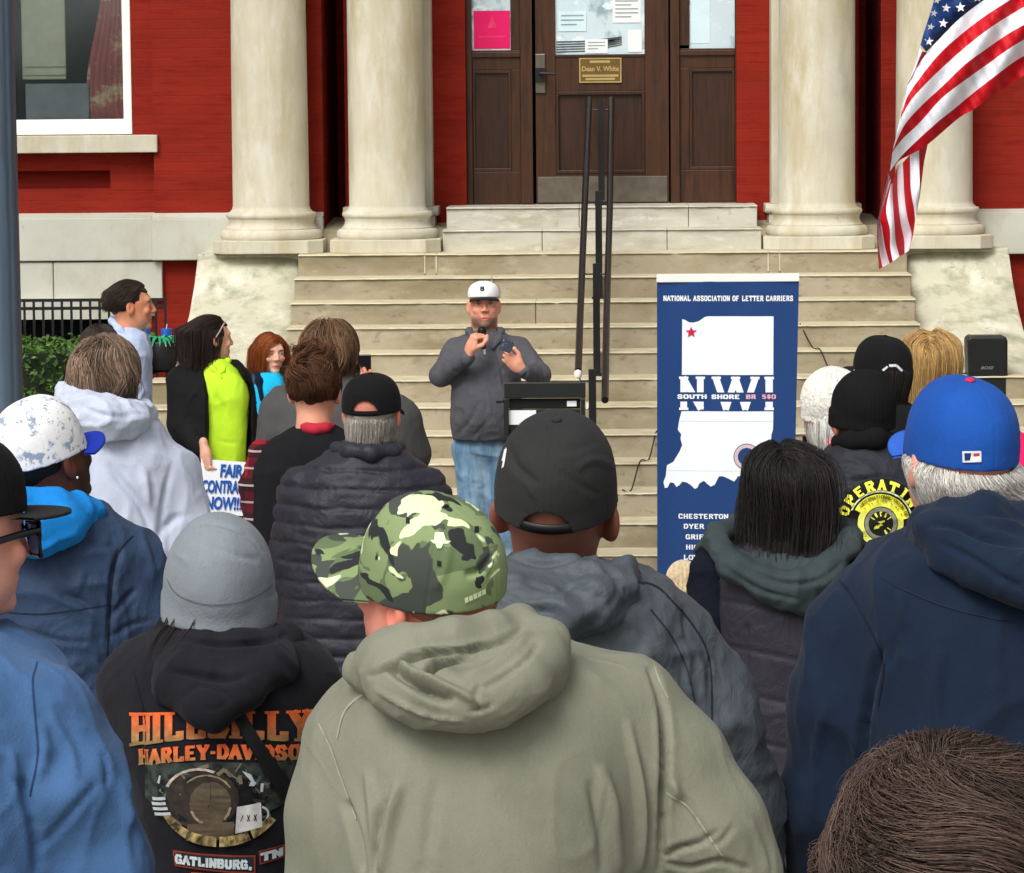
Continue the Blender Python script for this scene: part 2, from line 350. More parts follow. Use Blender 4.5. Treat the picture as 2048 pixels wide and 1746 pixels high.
# left window
fr = MB()
fr.box(WX0, WX1, WY+.13, WY+.2, wz0, wz0+.045); fr.box(WX0, WX1-.028, WY+.15, WY+.22, wz0+.045, wz0+.11)
fr.box(WX1-.03, WX1, WY+.13, WY+.2, wz0+.045, wz1); fr.box(WX1-.065, WX1-.03, WY+.16, WY+.22, wz0+.11, wz1)
fr.box(WX0, WX0+.06, WY+.13, WY+.2, wz0+.045, wz1)
wf = fr.build('window', WHITEP, B, bevel=.004, off=off)
MB().box(WX0+.06, WX1-.065, WY+.19, WY+.196, wz0+.11, wz1).build('pane', GLASS, wf, off=off)
D_ = 25.6
room = MB()
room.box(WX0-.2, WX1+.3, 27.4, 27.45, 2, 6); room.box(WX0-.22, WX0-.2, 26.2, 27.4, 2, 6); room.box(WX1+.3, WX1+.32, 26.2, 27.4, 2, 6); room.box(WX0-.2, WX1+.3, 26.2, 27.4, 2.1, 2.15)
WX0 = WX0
room.build('room_walls', mat('dim_room_plaster', srgb(70, 92, 90), rough=.9), B, off=off)  # no ceiling: room left open so sky light reaches the things inside
q0, q1 = gx(52, 24.84), gx(140, 24.84)
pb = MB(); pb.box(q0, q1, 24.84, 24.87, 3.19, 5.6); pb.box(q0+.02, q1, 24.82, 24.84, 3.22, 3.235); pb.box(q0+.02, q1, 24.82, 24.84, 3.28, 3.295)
pb.build('reflected_panel', mat('pale_green_panel', srgb(214, 224, 196), rough=.8, var=.1), B, bevel=.01, off=off)  # added board standing in for pale shapes reflected in the pane
MB().box(gx(58, 24.8), gx(186, 24.8), 24.78, 24.83, 2.5, 3.16).build('reflected_box', mat('grey_reflected_box', srgb(150, 164, 168), rough=.7), B, bevel=.01, off=off)  # added box standing in for a grey shape reflected in the pane
MB().box(gx(20, 24.8), gx(40, 24.8), 24.76, 24.82, 2.5, 5.6).build('interior_post', WOOD, B, off=off)
cv = []
nx = 24
for i in range(nx+1):
    t = i/nx; x = gx(196, 24.8)+t*(gx(262, 24.8)-gx(196, 24.8))
    for z in np.linspace(2.72, 5.6, 26):
        cv.append((x-.06*math.sin((z-2.7)*4)*(1-t), 24.80+.02*math.sin(i*1.7), z))
fq = [(i*26+j, (i+1)*26+j, (i+1)*26+j+1, i*26+j+1) for i in range(nx) for j in range(25)]
npmesh('pink_reflection_sheet', np.array(cv), np.array(fq), mat('pink_reflection_paint', srgb(190, 126, 120), rough=.9, stain=[(srgb(226, 214, 180), 4, .5, .6, (1, 1, 2))]), B, off=off)  # rippled sheet added to imitate a pink building reflected in the pane
# entrance doors
def dx(px): return (px-1208)/272.2
def dzz(py): return 3-(py-3-203)/272.2
DY = 25.0
door = empty('entrance_doors', (0, DY, zk(13)), 'dark wooden entrance doors with glass lights between the middle columns', 'door')
do = door.location; Z0 = zk(13)+.003; Z1 = 5.2
m = MB()
m.box(-.985, dx(952), DY-.03, DY+.08, Z0, Z1); m.box(dx(1474), .985, DY-.03, DY+.08, Z0, Z1)      # outer jambs
m.box(dx(1048), dx(1072), DY-.035, DY+.08, Z0, Z1); m.box(dx(1346), dx(1364), DY-.035, DY+.08, Z0, Z1)
for a, b in ((952, 1048), (1364, 1474)):
    m.box(dx(a), dx(b), DY, DY+.06, Z0, dzz(345)); m.box(dx(a), dx(b), DY, DY+.06, dzz(143), dzz(104))
    m.box(dx(a), dx(b), DY-.02, DY, dzz(118), dzz(108))
m.box(dx(1029), dx(1048), DY, DY+.06, dzz(345), dzz(143)); m.box(dx(1029), dx(1048), DY, DY+.06, dzz(104), Z1)
m.box(dx(1364), dx(1384), DY, DY+.06, dzz(345), dzz(143)); m.box(dx(1364), dx(1384), DY, DY+.06, dzz(98), Z1)
m.build('door_frame', WOOD, door, bevel=.005, off=do)
for a, b in ((952, 1029), (1384, 1474)):
    s = MB(); s.box(dx(a), dx(b), DY+.025, DY+.05, dzz(345), dzz(143)); o = s.build('side_panel', WOODD, door, off=do)
    s = MB()
    for (x0, x1, z0, z1) in ((dx(a), dx(b), dzz(150), dzz(143)), (dx(a), dx(b), dzz(345), dzz(338)), (dx(a), dx(a)+.02, dzz(338), dzz(150)), (dx(b)-.02, dx(b), dzz(338), dzz(150))):
        s.box(x0, x1, DY+.004, DY+.024, z0, z1)
    s.build('moulding', WOOD, o, bevel=.004, off=do)
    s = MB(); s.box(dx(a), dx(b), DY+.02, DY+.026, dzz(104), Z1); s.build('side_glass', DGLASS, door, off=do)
s = MB(); s.box(dx(1072)+.012, dx(1072)+.03, DY-.02, DY+.02, Z0, Z1)
leaf = MB()
l0, l1 = dx(1078), dx(1343)
leaf.box(l0, dx(1118), DY-.01, DY+.04, Z0, Z1); leaf.box(dx(1295), l1, DY-.01, DY+.04, Z0, Z1)
leaf.box(dx(1118), dx(1295), DY-.01, DY+.04, dzz(187), dzz(114)); leaf.box(dx(1118), dx(1295), DY-.01, DY+.04, Z0, dzz(350))
leaf = leaf.build('door_leaf', WOOD, door, bevel=.004, off=do)
s = MB(); s.box(dx(1118), dx(1295), DY+.012, DY+.03, dzz(350), dzz(187)); s.build('lower_panel', WOODD, leaf, off=do)
s = MB()
for (x0, x1, z0, z1) in ((dx(1118), dx(1295), dzz(194), dzz(187)), (dx(1118), dx(1295), dzz(350), dzz(343)), (dx(1118), dx(1124), dzz(343), dzz(194)), (dx(1289), dx(1295), dzz(343), dzz(194)), (dx(1118), dx(1295), dzz(120), dzz(114))):
    s.box(x0, x1, DY-.018, DY-.002+.012, z0, z1)
s.build('panel_moulding', WOODD, leaf, bevel=.004, off=do)
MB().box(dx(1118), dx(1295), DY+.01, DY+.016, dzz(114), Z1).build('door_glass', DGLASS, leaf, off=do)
MB().box(dx(1081), dx(1339), DY-.014, DY-.0105, dzz(407), dzz(356)).build('kick_plate', STEEL, leaf, bevel=.002, off=do)
s = MB(); s.box(dx(1078), dx(1098), DY-.03, DY-.011, dzz(190), dzz(112)); lk = s.build('lock_plate', STEEL, leaf, bevel=.006, off=do)
s = MB(); s.box(dx(1078), dx(1097), DY-.055, DY-.031, dzz(168), dzz(140)); s.tube([(dx(1088), DY-.05, dzz(151)), (dx(1088), DY-.09, dzz(151)), (dx(1096), DY-.1, dzz(151)), (dx(1118), DY-.1, dzz(152))], .011)
s.build('lever_handle', BLACKP, lk, smooth=True, off=do)
s = MB(); s.box(dx(1165), dx(1249), DY-.02, DY-.011, dzz(170), dzz(121)); pl = s.build('plaque', PLATED, leaf, bevel=.003, off=do)
s = MB()
for (x0, x1, z0, z1) in ((1165, 1249, 121, 123.5), (1165, 1249, 167.5, 170), (1165, 1167.5, 123.6, 167.4), (1246.5, 1249, 123.6, 167.4)):
    s.box(dx(x0), dx(x1), DY-.024, DY-.0205, dzz(z1), dzz(z0))
s.build('plaque_rim', BRASS, pl, off=do)
# dark hall behind the door glass, notices taped inside
s = MB(); s.box(-1.2, 1.2, 26.15, 26.18, 2.2, 5.6)
s.build('hall_wall', mat('dim_hall', srgb(60, 70, 72), rough=.9), B, off=off)
def text(body, size, m, name, parent, loc, rot=(math.pi/2, 0, 0), off3=None, fitw=None, align='CENTER', bold=0., sx=1., shear=0., space=1., ext=.0015):
    c = bpy.data.curves.new(name, 'FONT'); c.body = body; c.size = size; c.align_x = align; c.align_y = 'CENTER'
    c.offset = bold; c.extrude = ext; c.shear = shear; c.space_character = space; c.resolution_u = 3; c.space_line = .9
    t = bpy.data.objects.new('tmp_text', c); COL.objects.link(t)
    dg = bpy.context.evaluated_depsgraph_get(); me = bpy.data.meshes.new_from_object(t.evaluated_get(dg))
    bpy.data.objects.remove(t); bpy.data.curves.remove(c)
    if fitw:
        xs_ = [v.co.x for v in me.vertices]; sx = fitw/(max(xs_)-min(xs_))
    M = Matrix.Translation(Vector(loc)-(Vector(off3) if off3 is not None else Vector())) @ Matrix.Rotation(rot[2], 4, 'Z') @ Matrix.Rotation(rot[1], 4, 'Y') @ Matrix.Rotation(rot[0], 4, 'X') @ Matrix.Diagonal((sx, 1, 1, 1))
    me.transform(M); me.materials.clear()
    return link(name, me, m, parent)
for (a_, b_, c_, d_) in ((1186, 1226, 126, 131), (1171, 1243, 154, 158.5), (1178, 1236, 160.5, 165)): MB().box(dx(a_), dx(b_), DY-.0225, DY-.0205, dzz(d_), dzz(c_)).build('plaque_line', BRASS, pl, off=do)
text('Dean V. White', .05, BRASS, 'plaque_lettering', pl, (dx(1207), DY-.022, dzz(143)), off3=do, bold=.0016, fitw=.27)
s = MB(); rr = random.Random(2)
for i in range(5):
    z = dzz(110)+.018*i; s.prism([(dx(1120), z), (dx(1122+60+12*i), z+.006), (dx(1250), z+.05-.004*i), (dx(1250), z+.058-.004*i), (dx(1180), z+.014), (dx(1120), z+.010)], DY+.0075, DY+.0095, 'y')
s.build('dark_reflection_strips', mat('dark_reflection_paint', srgb(74, 82, 78), rough=.4, var=.5, vs=20), leaf, off=do)  # strips painted as the dark reflection low in the door glass
# notices (flat sheets in the glass)
NB = mat('pale_blue_notice', srgb(214, 236, 242), rough=.5, var=.05)
def notice(x0, x1, y0, y1, m, lab, name='paper_notice', dy=.006, lines=0):
    o = MB().box(dx(x0), dx(x1), DY+dy-.001, DY+dy, dzz(y1), dzz(y0)).build(name, m); tag(o, lab, 'notice', 'notices taped to the door glass')
    if lines:
        s = MB(); h = (dzz(y0)-dzz(y1))/(lines+1.5)
        for i in range(lines):
            z = dzz(y0)-h*(i+1); s.box(dx(x0)+.02, dx(x1)-.02-.05*(i % 3 == 2), DY+dy-.003, DY+dy-.0015, z-h*.15, z+h*.15)
        s.build('printed_lines', mat('grey_print', srgb(150, 166, 172)), o)
    return o
pk = notice(956, 1028, 26, 101, PINKP, 'bright pink poster taped in the left side glass', dy=.018)
s = MB(); s.prism([(dx(983), dzz(60)), (dx(1002), dzz(60)), (dx(996), dzz(46)), (dx(993), dzz(34)), (dx(989), dzz(46))], DY+.0145, DY+.0165, 'y'); s.box(dx(966), dx(1018), DY+.0145, DY+.0165, dzz(79), dzz(76))
s.build('printed_emblem', mat('paler_pink_print', srgb(240, 62, 118), rough=.6), pk)
notice(1386, 1425, 0, 94, NB, 'tall pale sheet taped in the right side glass', dy=.018, lines=0)
notice(1124, 1180, 28, 68, NB, 'small white notice at the left of the middle door glass', lines=3)
notice(1232, 1288, -30, 52, PAPER, 'large white notice at the upper right of the middle door glass', lines=9)
notice(1177, 1222, 84, 112, PAPER, 'small framed white card at the foot of the middle door glass', lines=3)
notice(1262, 1290, 66, 110, PAPER, 'narrow white card at the right foot of the middle door glass')
# ---------------------------------------------------------------- handrail
hr = empty('handrail', (-.03, 22.5, zk(6)), 'twin dark metal handrails on black posts up the middle of the stairs', 'handrail')
ho = hr.location
def rail(pts, r): MB().tube([P(*p) for p in pts], r, 12).build('rail', RAILM, hr, smooth=True, off=ho)
rail([(1178, 198, 24.72), (1174, 300, 24.0), (1169, 420, 23.2), (1165, 520, 22.5), (1160, 640, 21.6), (1156.5, 742, 20.75)], .0225)
rail([(1223, 198, 24.72), (1221, 300, 24.0), (1219.5, 420, 23.2), (1216.5, 520, 22.5), (1213, 640, 21.6), (1210, 800, 20.35)], .0225)
for (px, y0, D) in ((1202, 203, 24.6), (1197, 385, 23.35), (1192.5, 530, 22.35), (1184.5, 742, 20.7)):
    top = P(px, y0, D); k = math.ceil((D-D0)/T_-1e-6); zb = zk(min(k, 13))
    s = MB(); s.box(top[0]-.023, top[0]+.023, D-.023, D+.023, zb, top[2]+.01)
    s.box(top[0]-.05, top[0]+.05, D-.05, D+.05, zb, zb+.012)
    zc = top[2]-.05
    s.tube([(top[0]-.085, D, zc+.02), (top[0]-.07, D, zc-.01), (top[0]+.07, D, zc-.01), (top[0]+.09, D, zc+.02)], .006, 8)
    s.build('post', BLACKM, hr, off=ho)
s = MB(); a = P(1156, 748, 20.7); s.lathe([(.001, a[2]-.03), (.02, a[2]-.02), (.026, a[2]), (.02, a[2]+.02), (.001, a[2]+.028)], a[0], a[1], 16, cap=False); s.build('end_cap', WHITEP, hr, smooth=True, off=ho)
# ---------------------------------------------------------------- left foreground lamp post
D_ = 9.0; c = P(-4, 400, D_)
lp = empty('lamp_post', (c[0], D_, gz(D_)), 'dark blue grey fluted metal post rising at the left edge', 'lamp post')
s = MB(); n = 64; V = []; r0 = .056
zz = list(np.linspace(gz(D_), 6.5, 12))
for z in zz:
    for i in range(n):
        a = 2*math.pi*i/n; r = (r0-(z-1.7)*.0022)*(1-.06*max(0, math.cos(8*a))**3)
        V.append((c[0]+r*math.cos(a), D_+r*math.sin(a), z))
s.add(V, [(i*n+j, i*n+(j+1) % n, (i+1)*n+(j+1) % n, (i+1)*n+j) for i in range(len(zz)-1) for j in range(n)])
s.build('shaft', POSTM, lp, smooth=True, off=lp.location)
MB().lathe([(.16, gz(D_)), (.16, gz(D_)+.1), (.12, gz(D_)+.2), (.09, gz(D_)+.6), (.07, gz(D_)+.7)], c[0], D_, 32).build('base', POSTM, lp, smooth=True, off=lp.location)
MB().lathe([(.05, 6.5), (.2, 6.6), (.22, 6.8), (.14, 7.1), (.02, 7.2)], c[0], D_, 32).build('lamp_head', POSTM, lp, smooth=True, off=lp.location)
# iron fence in front of the basement window
D_ = 23.7
x0, x1 = -7.5, gx(330, D_)
fe = empty('iron_fence', ((x0+x1)/2, D_, 0), 'black iron railing in front of the dark basement window', 'fence')
s = MB()
zt = P(120, 599, D_)[2]
for zc in (zt-.005, zt-.062, .25): s.box(x0, x1, D_-.01, D_+.01, zc-.011, zc+.011)
s.build('rail', BLACKM, fe, off=fe.location)
s = MB(); x = x1
while x > x0: s.box(x-.008, x+.008, D_-.008, D_+.008, 0, zt); x -= .066
s.build('pickets', BLACKM, fe, off=fe.location)
MB().box(-8, -3.45, WY-.16, WY-.05, 1.47, 1.6).build('window_lintel', LIMEG, B, off=off)
# hedge
def leaves(name, n, box, m, size, parent=None, dens=None, seed=1):
    rs = np.random.RandomState(seed)
    lo, hi = np.array(box[0]), np.array(box[1])
    p = lo+(hi-lo)*rs.rand(n, 3)
    # keep leaves near the surface of the clipped box
    t = (p-lo)/(hi-lo); e = np.minimum(t, 1-t)*(hi-lo); keep = (e.min(1) < .12); p = p[keep]; n = len(p)
    p += .02*np.sin(p[:, [1, 2, 0]]*9)+.012*rs.randn(n, 3)
    a = rs.randn(n, 3); a /= np.linalg.norm(a, axis=1)[:, None]; b = np.cross(a, rs.randn(n, 3)); b /= np.linalg.norm(b, axis=1)[:, None]
    sz = size*(.6+.8*rs.rand(n))[:, None]
    V = np.stack([p-a*sz, p+b*sz*.45, p+a*sz, p-b*sz*.45], 1).reshape(-1, 3); Fq = np.arange(4*n).reshape(n, 4)
    c = np.repeat((.45+1.0*rs.rand(n))[:, None]*np.array(srgb(74, 108, 44))[None], 4, 0)
    return npmesh(name, V, Fq, m, parent, smooth=False, color=c)
LEAF = mat('hedge_leaves', (.1, .2, .05), rough=.55, attr=True, var=.25, vs=5)
hx0, hx1 = -6.4, gx(300, 22.9)
hg = leaves('hedge', 60000, ((hx0, 22.2, .2), (hx1, 23.2, P(100, 684, 22.4)[2])), LEAF, .022)
tag(hg, 'clipped green hedge in front of the iron railing at the left', 'hedge')
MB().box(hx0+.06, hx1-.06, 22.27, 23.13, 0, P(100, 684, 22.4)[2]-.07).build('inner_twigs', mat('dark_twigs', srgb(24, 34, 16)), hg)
# dark planter with blue posts and shiny green leaves left of the cheek
D_ = 22.9; c = P(322, 742, D_)
pp = empty('leafy_planter', (c[0], D_, zk(6)), 'dark planter of shiny green leaves beside the left cheek', 'planter')
z6 = zk(6)
MB().lathe([(.07, z6), (.1, z6+.02), (.125, z6+.2), (.12, z6+.21), (.1, z6+.2)], c[0], D_, 24).build('pot', BLACKP, pp, smooth=True, off=pp.location)
rs = np.random.RandomState(5); s = MB()
for i in range(46):
    a = rs.uniform(0, 6.28); L_ = rs.uniform(.1, .2); w_ = rs.uniform(.009, .016); d = np.array([math.cos(a), math.sin(a), 0]); q = np.array([-d[1], d[0], 0])
    b0 = np.array([c[0], D_, z6+.2])+d*.03; pts = [b0+d*L_*t*.75+np.array([0, 0, L_*(1.1*t-1.25*t*t)]) for t in (0, .25, .5, .75, 1)]
    V = []; ww = (.5, 1, 1, .7, .05)
    for k2, p in enumerate(pts): V += [p-q*w_*ww[k2], p+np.array([0, 0, .004]), p+q*w_*ww[k2]]
    s.add(V, [(j*3+e, j*3+e+1, j*3+e+4, j*3+e+3) for j in range(4) for e in (0, 1)])
s.build('leaves', mat('glossy_green_leaf', srgb(30, 150, 100), rough=.25, spec=.6, var=.4, vs=30), pp, smooth=True, off=pp.location)
BLUEM = mat('blue_plastic', srgb(20, 84, 176), rough=.4, var=.08)
for (px, D2, lab) in ((333, 23.15, 'blue cylinder with a short wick behind the green leaves'), (290, 23.25, 'blue cylinder half hidden behind the man in the pale shirt')):
    c2 = P(px, 657, D2); s = MB(); s.lathe([(.036, 1.0), (.037, c2[2]-.01), (.033, c2[2]), (.004, c2[2]+.001)], c2[0], D2, 24)
    o = empty('blue_cylinder', (c2[0], D2, 1.2), lab, 'cylinder', 'blue cylinders beside the cheek')
    s = MB(); s.lathe([(.037, z6), (.038, c2[2]-.01), (.034, c2[2]), (.004, c2[2]+.001)], c2[0], D2, 24); s.build('barrel', BLUEM, o, smooth=True, off=o.location)
    MB().tube([(c2[0], D2, c2[2]), (c2[0]+.003, D2, c2[2]+.03)], .003, 6).build('wick', PAPER, o, off=o.location)
# ================================================================ SCULPTING TOOLS (signed distance fields -> surface nets)
f32 = np.float32
def grid(lo, hi, h):
    ax = [np.arange(a-2*h, b+2*h, h, dtype=f32) for a, b in zip(lo, hi)]
    return ax, (ax[0][:, None, None], ax[1][None, :, None], ax[2][None, None, :])
def smin(a, b, k):
    h = np.maximum(k-np.abs(a-b), 0)/k
    return np.minimum(a, b)-h*h*k*.25
def smax(a, b, k): return -smin(-a, -b, k)
def ell(G, c, r, R=None):
    x, y, z = G[0]-f32(c[0]), G[1]-f32(c[1]), G[2]-f32(c[2])
    if R is not None:
        x, y, z = (R[0][0]*x+R[1][0]*y+R[2][0]*z, R[0][1]*x+R[1][1]*y+R[2][1]*z, R[0][2]*x+R[1][2]*y+R[2][2]*z)
    k0 = np.sqrt((x/r[0])**2+(y/r[1])**2+(z/r[2])**2); k1 = np.sqrt((x/r[0]**2)**2+(y/r[1]**2)**2+(z/r[2]**2)**2)+1e-9
    return k0*(k0-1)/k1
def cone(G, a, b, ra, rb, sq=None):
    """round cone from a to b; sq flattens along an axis (vector scale)"""
    a = np.array(a, float); b = np.array(b, float); d = b-a; L2 = (d*d).sum()+1e-12
    x, y, z = G[0]-f32(a[0]), G[1]-f32(a[1]), G[2]-f32(a[2])
    t = np.clip((x*f32(d[0])+y*f32(d[1])+z*f32(d[2]))/f32(L2), 0, 1)
    X, Y, Z = x-t*f32(d[0]), y-t*f32(d[1]), z-t*f32(d[2])
    if sq is not None: X, Y, Z = X*f32(sq[0]), Y*f32(sq[1]), Z*f32(sq[2])
    return np.sqrt(X*X+Y*Y+Z*Z)-(f32(ra)+t*f32(rb-ra))
def torus(G, c, R, r, rx=1., ry=1., tilt=0., roll=0.):
    x, y, z = G[0]-f32(c[0]), G[1]-f32(c[1]), G[2]-f32(c[2])
    ct, st = math.cos(tilt), math.sin(tilt); y, z = ct*y+st*z, -st*y+ct*z
    cr, sr = math.cos(roll), math.sin(roll); x, z = cr*x+sr*z, -sr*x+cr*z
    q = np.sqrt((x/rx)**2+(y/ry)**2)-R
    return np.sqrt(q*q+z*z)-r
def loft(G, zaxis, lev, p=2.3):
    """lev: rows (z, cx, cy, rx, ry); stack of super-ellipses"""
    L = np.array(sorted(lev), float); z = zaxis
    def it(i):
        # smooth (cosine) interpolation between rows
        zz = L[:, 0]; j = np.clip(np.searchsorted(zz, z)-1, 0, len(zz)-2); t = np.clip((z-zz[j])/(zz[j+1]-zz[j]), 0, 1)
        v = L[:, i]; m = np.gradient(v, zz); h = zz[j+1]-zz[j]
        a = 2*t**3-3*t**2+1; b = t**3-2*t**2+t; c = -2*t**3+3*t**2; d = t**3-t**2
        return (a*v[j]+b*h*m[j]+c*v[j+1]+d*h*m[j+1]).astype(f32)[None, None, :]
    cx, cy, rx, ry = it(1), it(2), np.maximum(it(3), .004), np.maximum(it(4), .004)
    q = (np.abs((G[0]-cx)/rx)**f32(p)+np.abs((G[1]-cy)/ry)**f32(p))**f32(1/p)
    f = (q-1)*np.minimum(rx, ry)
    f = np.maximum(f, f32(L[0, 0])-G[2]); return np.maximum(f, G[2]-f32(L[-1, 0]))
def snets(Fv, ax, h):
    s = Fv < 0; nx, ny, nz = Fv.shape
    c = np.zeros((nx-1, ny-1, nz-1), np.int8)
    for i in (0, 1):
        for j in (0, 1):
            for k in (0, 1): c += s[i:nx-1+i, j:ny-1+j, k:nz-1+k]
    cells = np.argwhere((c > 0) & (c < 8)); n = len(cells)
    idx = -np.ones(c.shape, np.int64); idx[cells[:, 0], cells[:, 1], cells[:, 2]] = np.arange(n)
    acc = np.zeros((n, 3)); cnt = np.zeros(n); C = cells
    for axn in range(3):
        o1, o2 = [a for a in range(3) if a != axn]
        for a in (0, 1):
            for b in (0, 1):
                p0 = C.copy(); p0[:, o1] += a; p0[:, o2] += b; p1 = p0.copy(); p1[:, axn] += 1
                v0 = Fv[p0[:, 0], p0[:, 1], p0[:, 2]]; v1 = Fv[p1[:, 0], p1[:, 1], p1[:, 2]]
                m = (v0 < 0) != (v1 < 0); t = np.where(m, v0/np.where(m, v0-v1, 1), 0)
                q = p0.astype(float); q[:, axn] += t; acc[m] += q[m]; cnt[m] += 1
    V = acc/np.maximum(cnt, 1)[:, None]*h+np.array([ax[0][0], ax[1][0], ax[2][0]])
    quads = []
    for axn in range(3):
        o1, o2 = [(1, 2), (2, 0), (0, 1)][axn]
        sl0 = [slice(None)]*3; sl1 = [slice(None)]*3; sl0[axn] = slice(0, -1); sl1[axn] = slice(1, None)
        e = s[tuple(sl0)] != s[tuple(sl1)]; g = np.argwhere(e)
        g = g[(g[:, o1] > 0) & (g[:, o2] > 0) & (g[:, o1] < Fv.shape[o1]-1) & (g[:, o2] < Fv.shape[o2]-1)]
        if not len(g): continue
        ins = s[g[:, 0], g[:, 1], g[:, 2]]
        def at(a, b):
            q = g.copy(); q[:, o1] -= a; q[:, o2] -= b; return idx[q[:, 0], q[:, 1], q[:, 2]]
        Q = np.stack([at(1, 1), at(0, 1), at(0, 0), at(1, 0)], 1); Q[~ins] = Q[~ins][:, ::-1]
        quads.append(Q)
    return V, np.concatenate(quads)
def vnormals(V, Q):
    n = np.cross(V[Q[:, 2]]-V[Q[:, 0]], V[Q[:, 3]]-V[Q[:, 1]]); N_ = np.zeros_like(V)
    for i in range(4): 
        for c in range(3): N_[:, c] += np.bincount(Q[:, i], n[:, c], len(V))
    return N_/(np.linalg.norm(N_, axis=1)[:, None]+1e-12)
_rs = np.random.RandomState(7); _T = _rs.rand(64, 64, 64).astype(f32)
def noise(p):
    i = np.floor(p).astype(int); f = p-i; f = f*f*(3-2*f); o = 0
    for a in (0, 1):
        for b in (0, 1):
            for c in (0, 1):
                w_ = (f[:, 0] if a else 1-f[:, 0])*(f[:, 1] if b else 1-f[:, 1])*(f[:, 2] if c else 1-f[:, 2])
                o = o+w_*_T[(i[:, 0]+a) & 63, (i[:, 1]+b) & 63, (i[:, 2]+c) & 63]
    return o*2-1
def fbm(p, o=3):
    r = 0; a = 1
    for i in range(o): r = r+a*noise(p*(2**i)+i*17.3); a *= .5
    return r
def wrinkle(V, Nn, amp, sc, stretch=(1, 1, 1), seed=0.):
    """soft cloth folds: warped ridged noise"""
    q = V*sc*np.array(stretch)+seed; wv = np.stack([noise(q*.7+3.1), noise(q*.7+9.7), noise(q*.7+15.3)], 1)
    r = 1-np.abs(fbm(q+wv*.8, 2)); r = np.maximum(r, 0)**3
    r2 = 1-np.abs(fbm(q*2.7+wv*1.2+9, 2)); r2 = np.maximum(r2, 0)**5
    return V+Nn*(r*amp-amp*.4+amp*.32*r2)[:, None]
def closed_(p): return len(p) > 2 and np.allclose(p[0], p[-1])
def strokes(V, Nn, st):
    """st: list of (pixel polyline, width px, amplitude m) sculpted on the side that faces the photographer"""
    if not st: return V
    pj = PJ(V); vd = V-np.array([0, 0, CAM_Z]); vd /= np.linalg.norm(vd, axis=1)[:, None]
    fc = np.clip(-(Nn*vd).sum(1)*2.2, 0, 1); add = np.zeros(len(V))
    for poly, wd, amp in st:
        poly = np.array(poly, float)
        if len(poly) > 2:     # smooth the polyline
            t = np.linspace(0, len(poly)-1, (len(poly)-1)*6+1); j = np.clip(t.astype(int), 0, len(poly)-2); f = (t-j)[:, None]
            p0 = poly[np.maximum(j-1, 0)]; p1 = poly[j]; p2 = poly[j+1]; p3 = poly[np.minimum(j+2, len(poly)-1)]
            poly = .5*(2*p1+(p2-p0)*f+(2*p0-5*p1+4*p2-p3)*f*f+(-p0+3*p1-3*p2+p3)*f**3)
        lo, hi = poly.min(0)-wd*2.5, poly.max(0)+wd*2.5
        m = np.where((pj > lo).all(1) & (pj < hi).all(1) & (fc > 0))[0]
        if not len(m): continue
        q = pj[m]; best = np.full(len(m), 1e9); tb = np.zeros(len(m)); nseg = len(poly)-1
        for i in range(nseg):
            a, b = poly[i], poly[i+1]; d = b-a; t = np.clip(((q-a)@d)/((d*d).sum()+1e-9), 0, 1)
            r = ((q-a-t[:, None]*d)**2).sum(1); u = r < best; best[u] = r[u]; tb[u] = (i+t[u])/nseg
        tp = np.sin(np.clip(tb, 0, 1)*math.pi)**.6 if nseg > 12 or not closed_(poly) else 1.
        e1 = np.exp(-best/(wd*wd)*2.6); e2 = np.exp(-best/(wd*wd)*.55)
        add[m] += amp*(1.15*e1-.3*e2)*tp*fc[m]*(1+.5*noise(V[m]*14))
    return V+Nn*add[:, None]
def relax(V, Q, a=.5, it=1):
    for _ in range(it):
        A = np.zeros_like(V); c = np.zeros(len(V))
        for i in range(4):
            for d in (1, 3):
                t = Q[:, (i+d) % 4]
                for k in range(3): A[:, k] += np.bincount(Q[:, i], V[t, k], len(V))
                c += np.bincount(Q[:, i], None, len(V))
        V = V*(1-a)+A/np.maximum(c, 1)[:, None]*a
    return V
def ring(poly, n=0): return list(poly)+[poly[0]]

def sdf_obj(name, fn, lo, hi, h, m, parent, M=None, post=None, color=None, smooth=True, keep=False):
    ax, G = grid(lo, hi, h); Fv = np.broadcast_to(fn(G, ax), (len(ax[0]), len(ax[1]), len(ax[2]))).astype(f32)
    V, Q = snets(Fv, ax, h)
    if M is not None: 
        Mn = np.array(M); Vl = V.copy(); V = V@Mn[:3, :3].T+Mn[:3, 3]
        if np.linalg.det(Mn[:3, :3]) < 0: Q = Q[:, ::-1]
    else: Vl = V
    if post is not None: V = relax(post(V, vnormals(V, Q), Vl), Q, .5)
    c = color(Vl, V) if color is not None else None
    o = npmesh(name, V, Q, m, parent, smooth, color=c, off=parent_off(parent))
    if keep: o['_k'] = 1
    return o
def parent_off(p):
    o = np.zeros(3)
    while p is not None: o = o+np.array(p.location); p = p.parent
    return o
def bvh(o):
    me = o.data; V = np.empty(len(me.vertices)*3, f32); me.vertices.foreach_get('co', V); V = V.reshape(-1, 3)+parent_off(o.parent)
    return BVHTree.FromPolygons(V.tolist(), [tuple(p.vertices) for p in me.polygons])

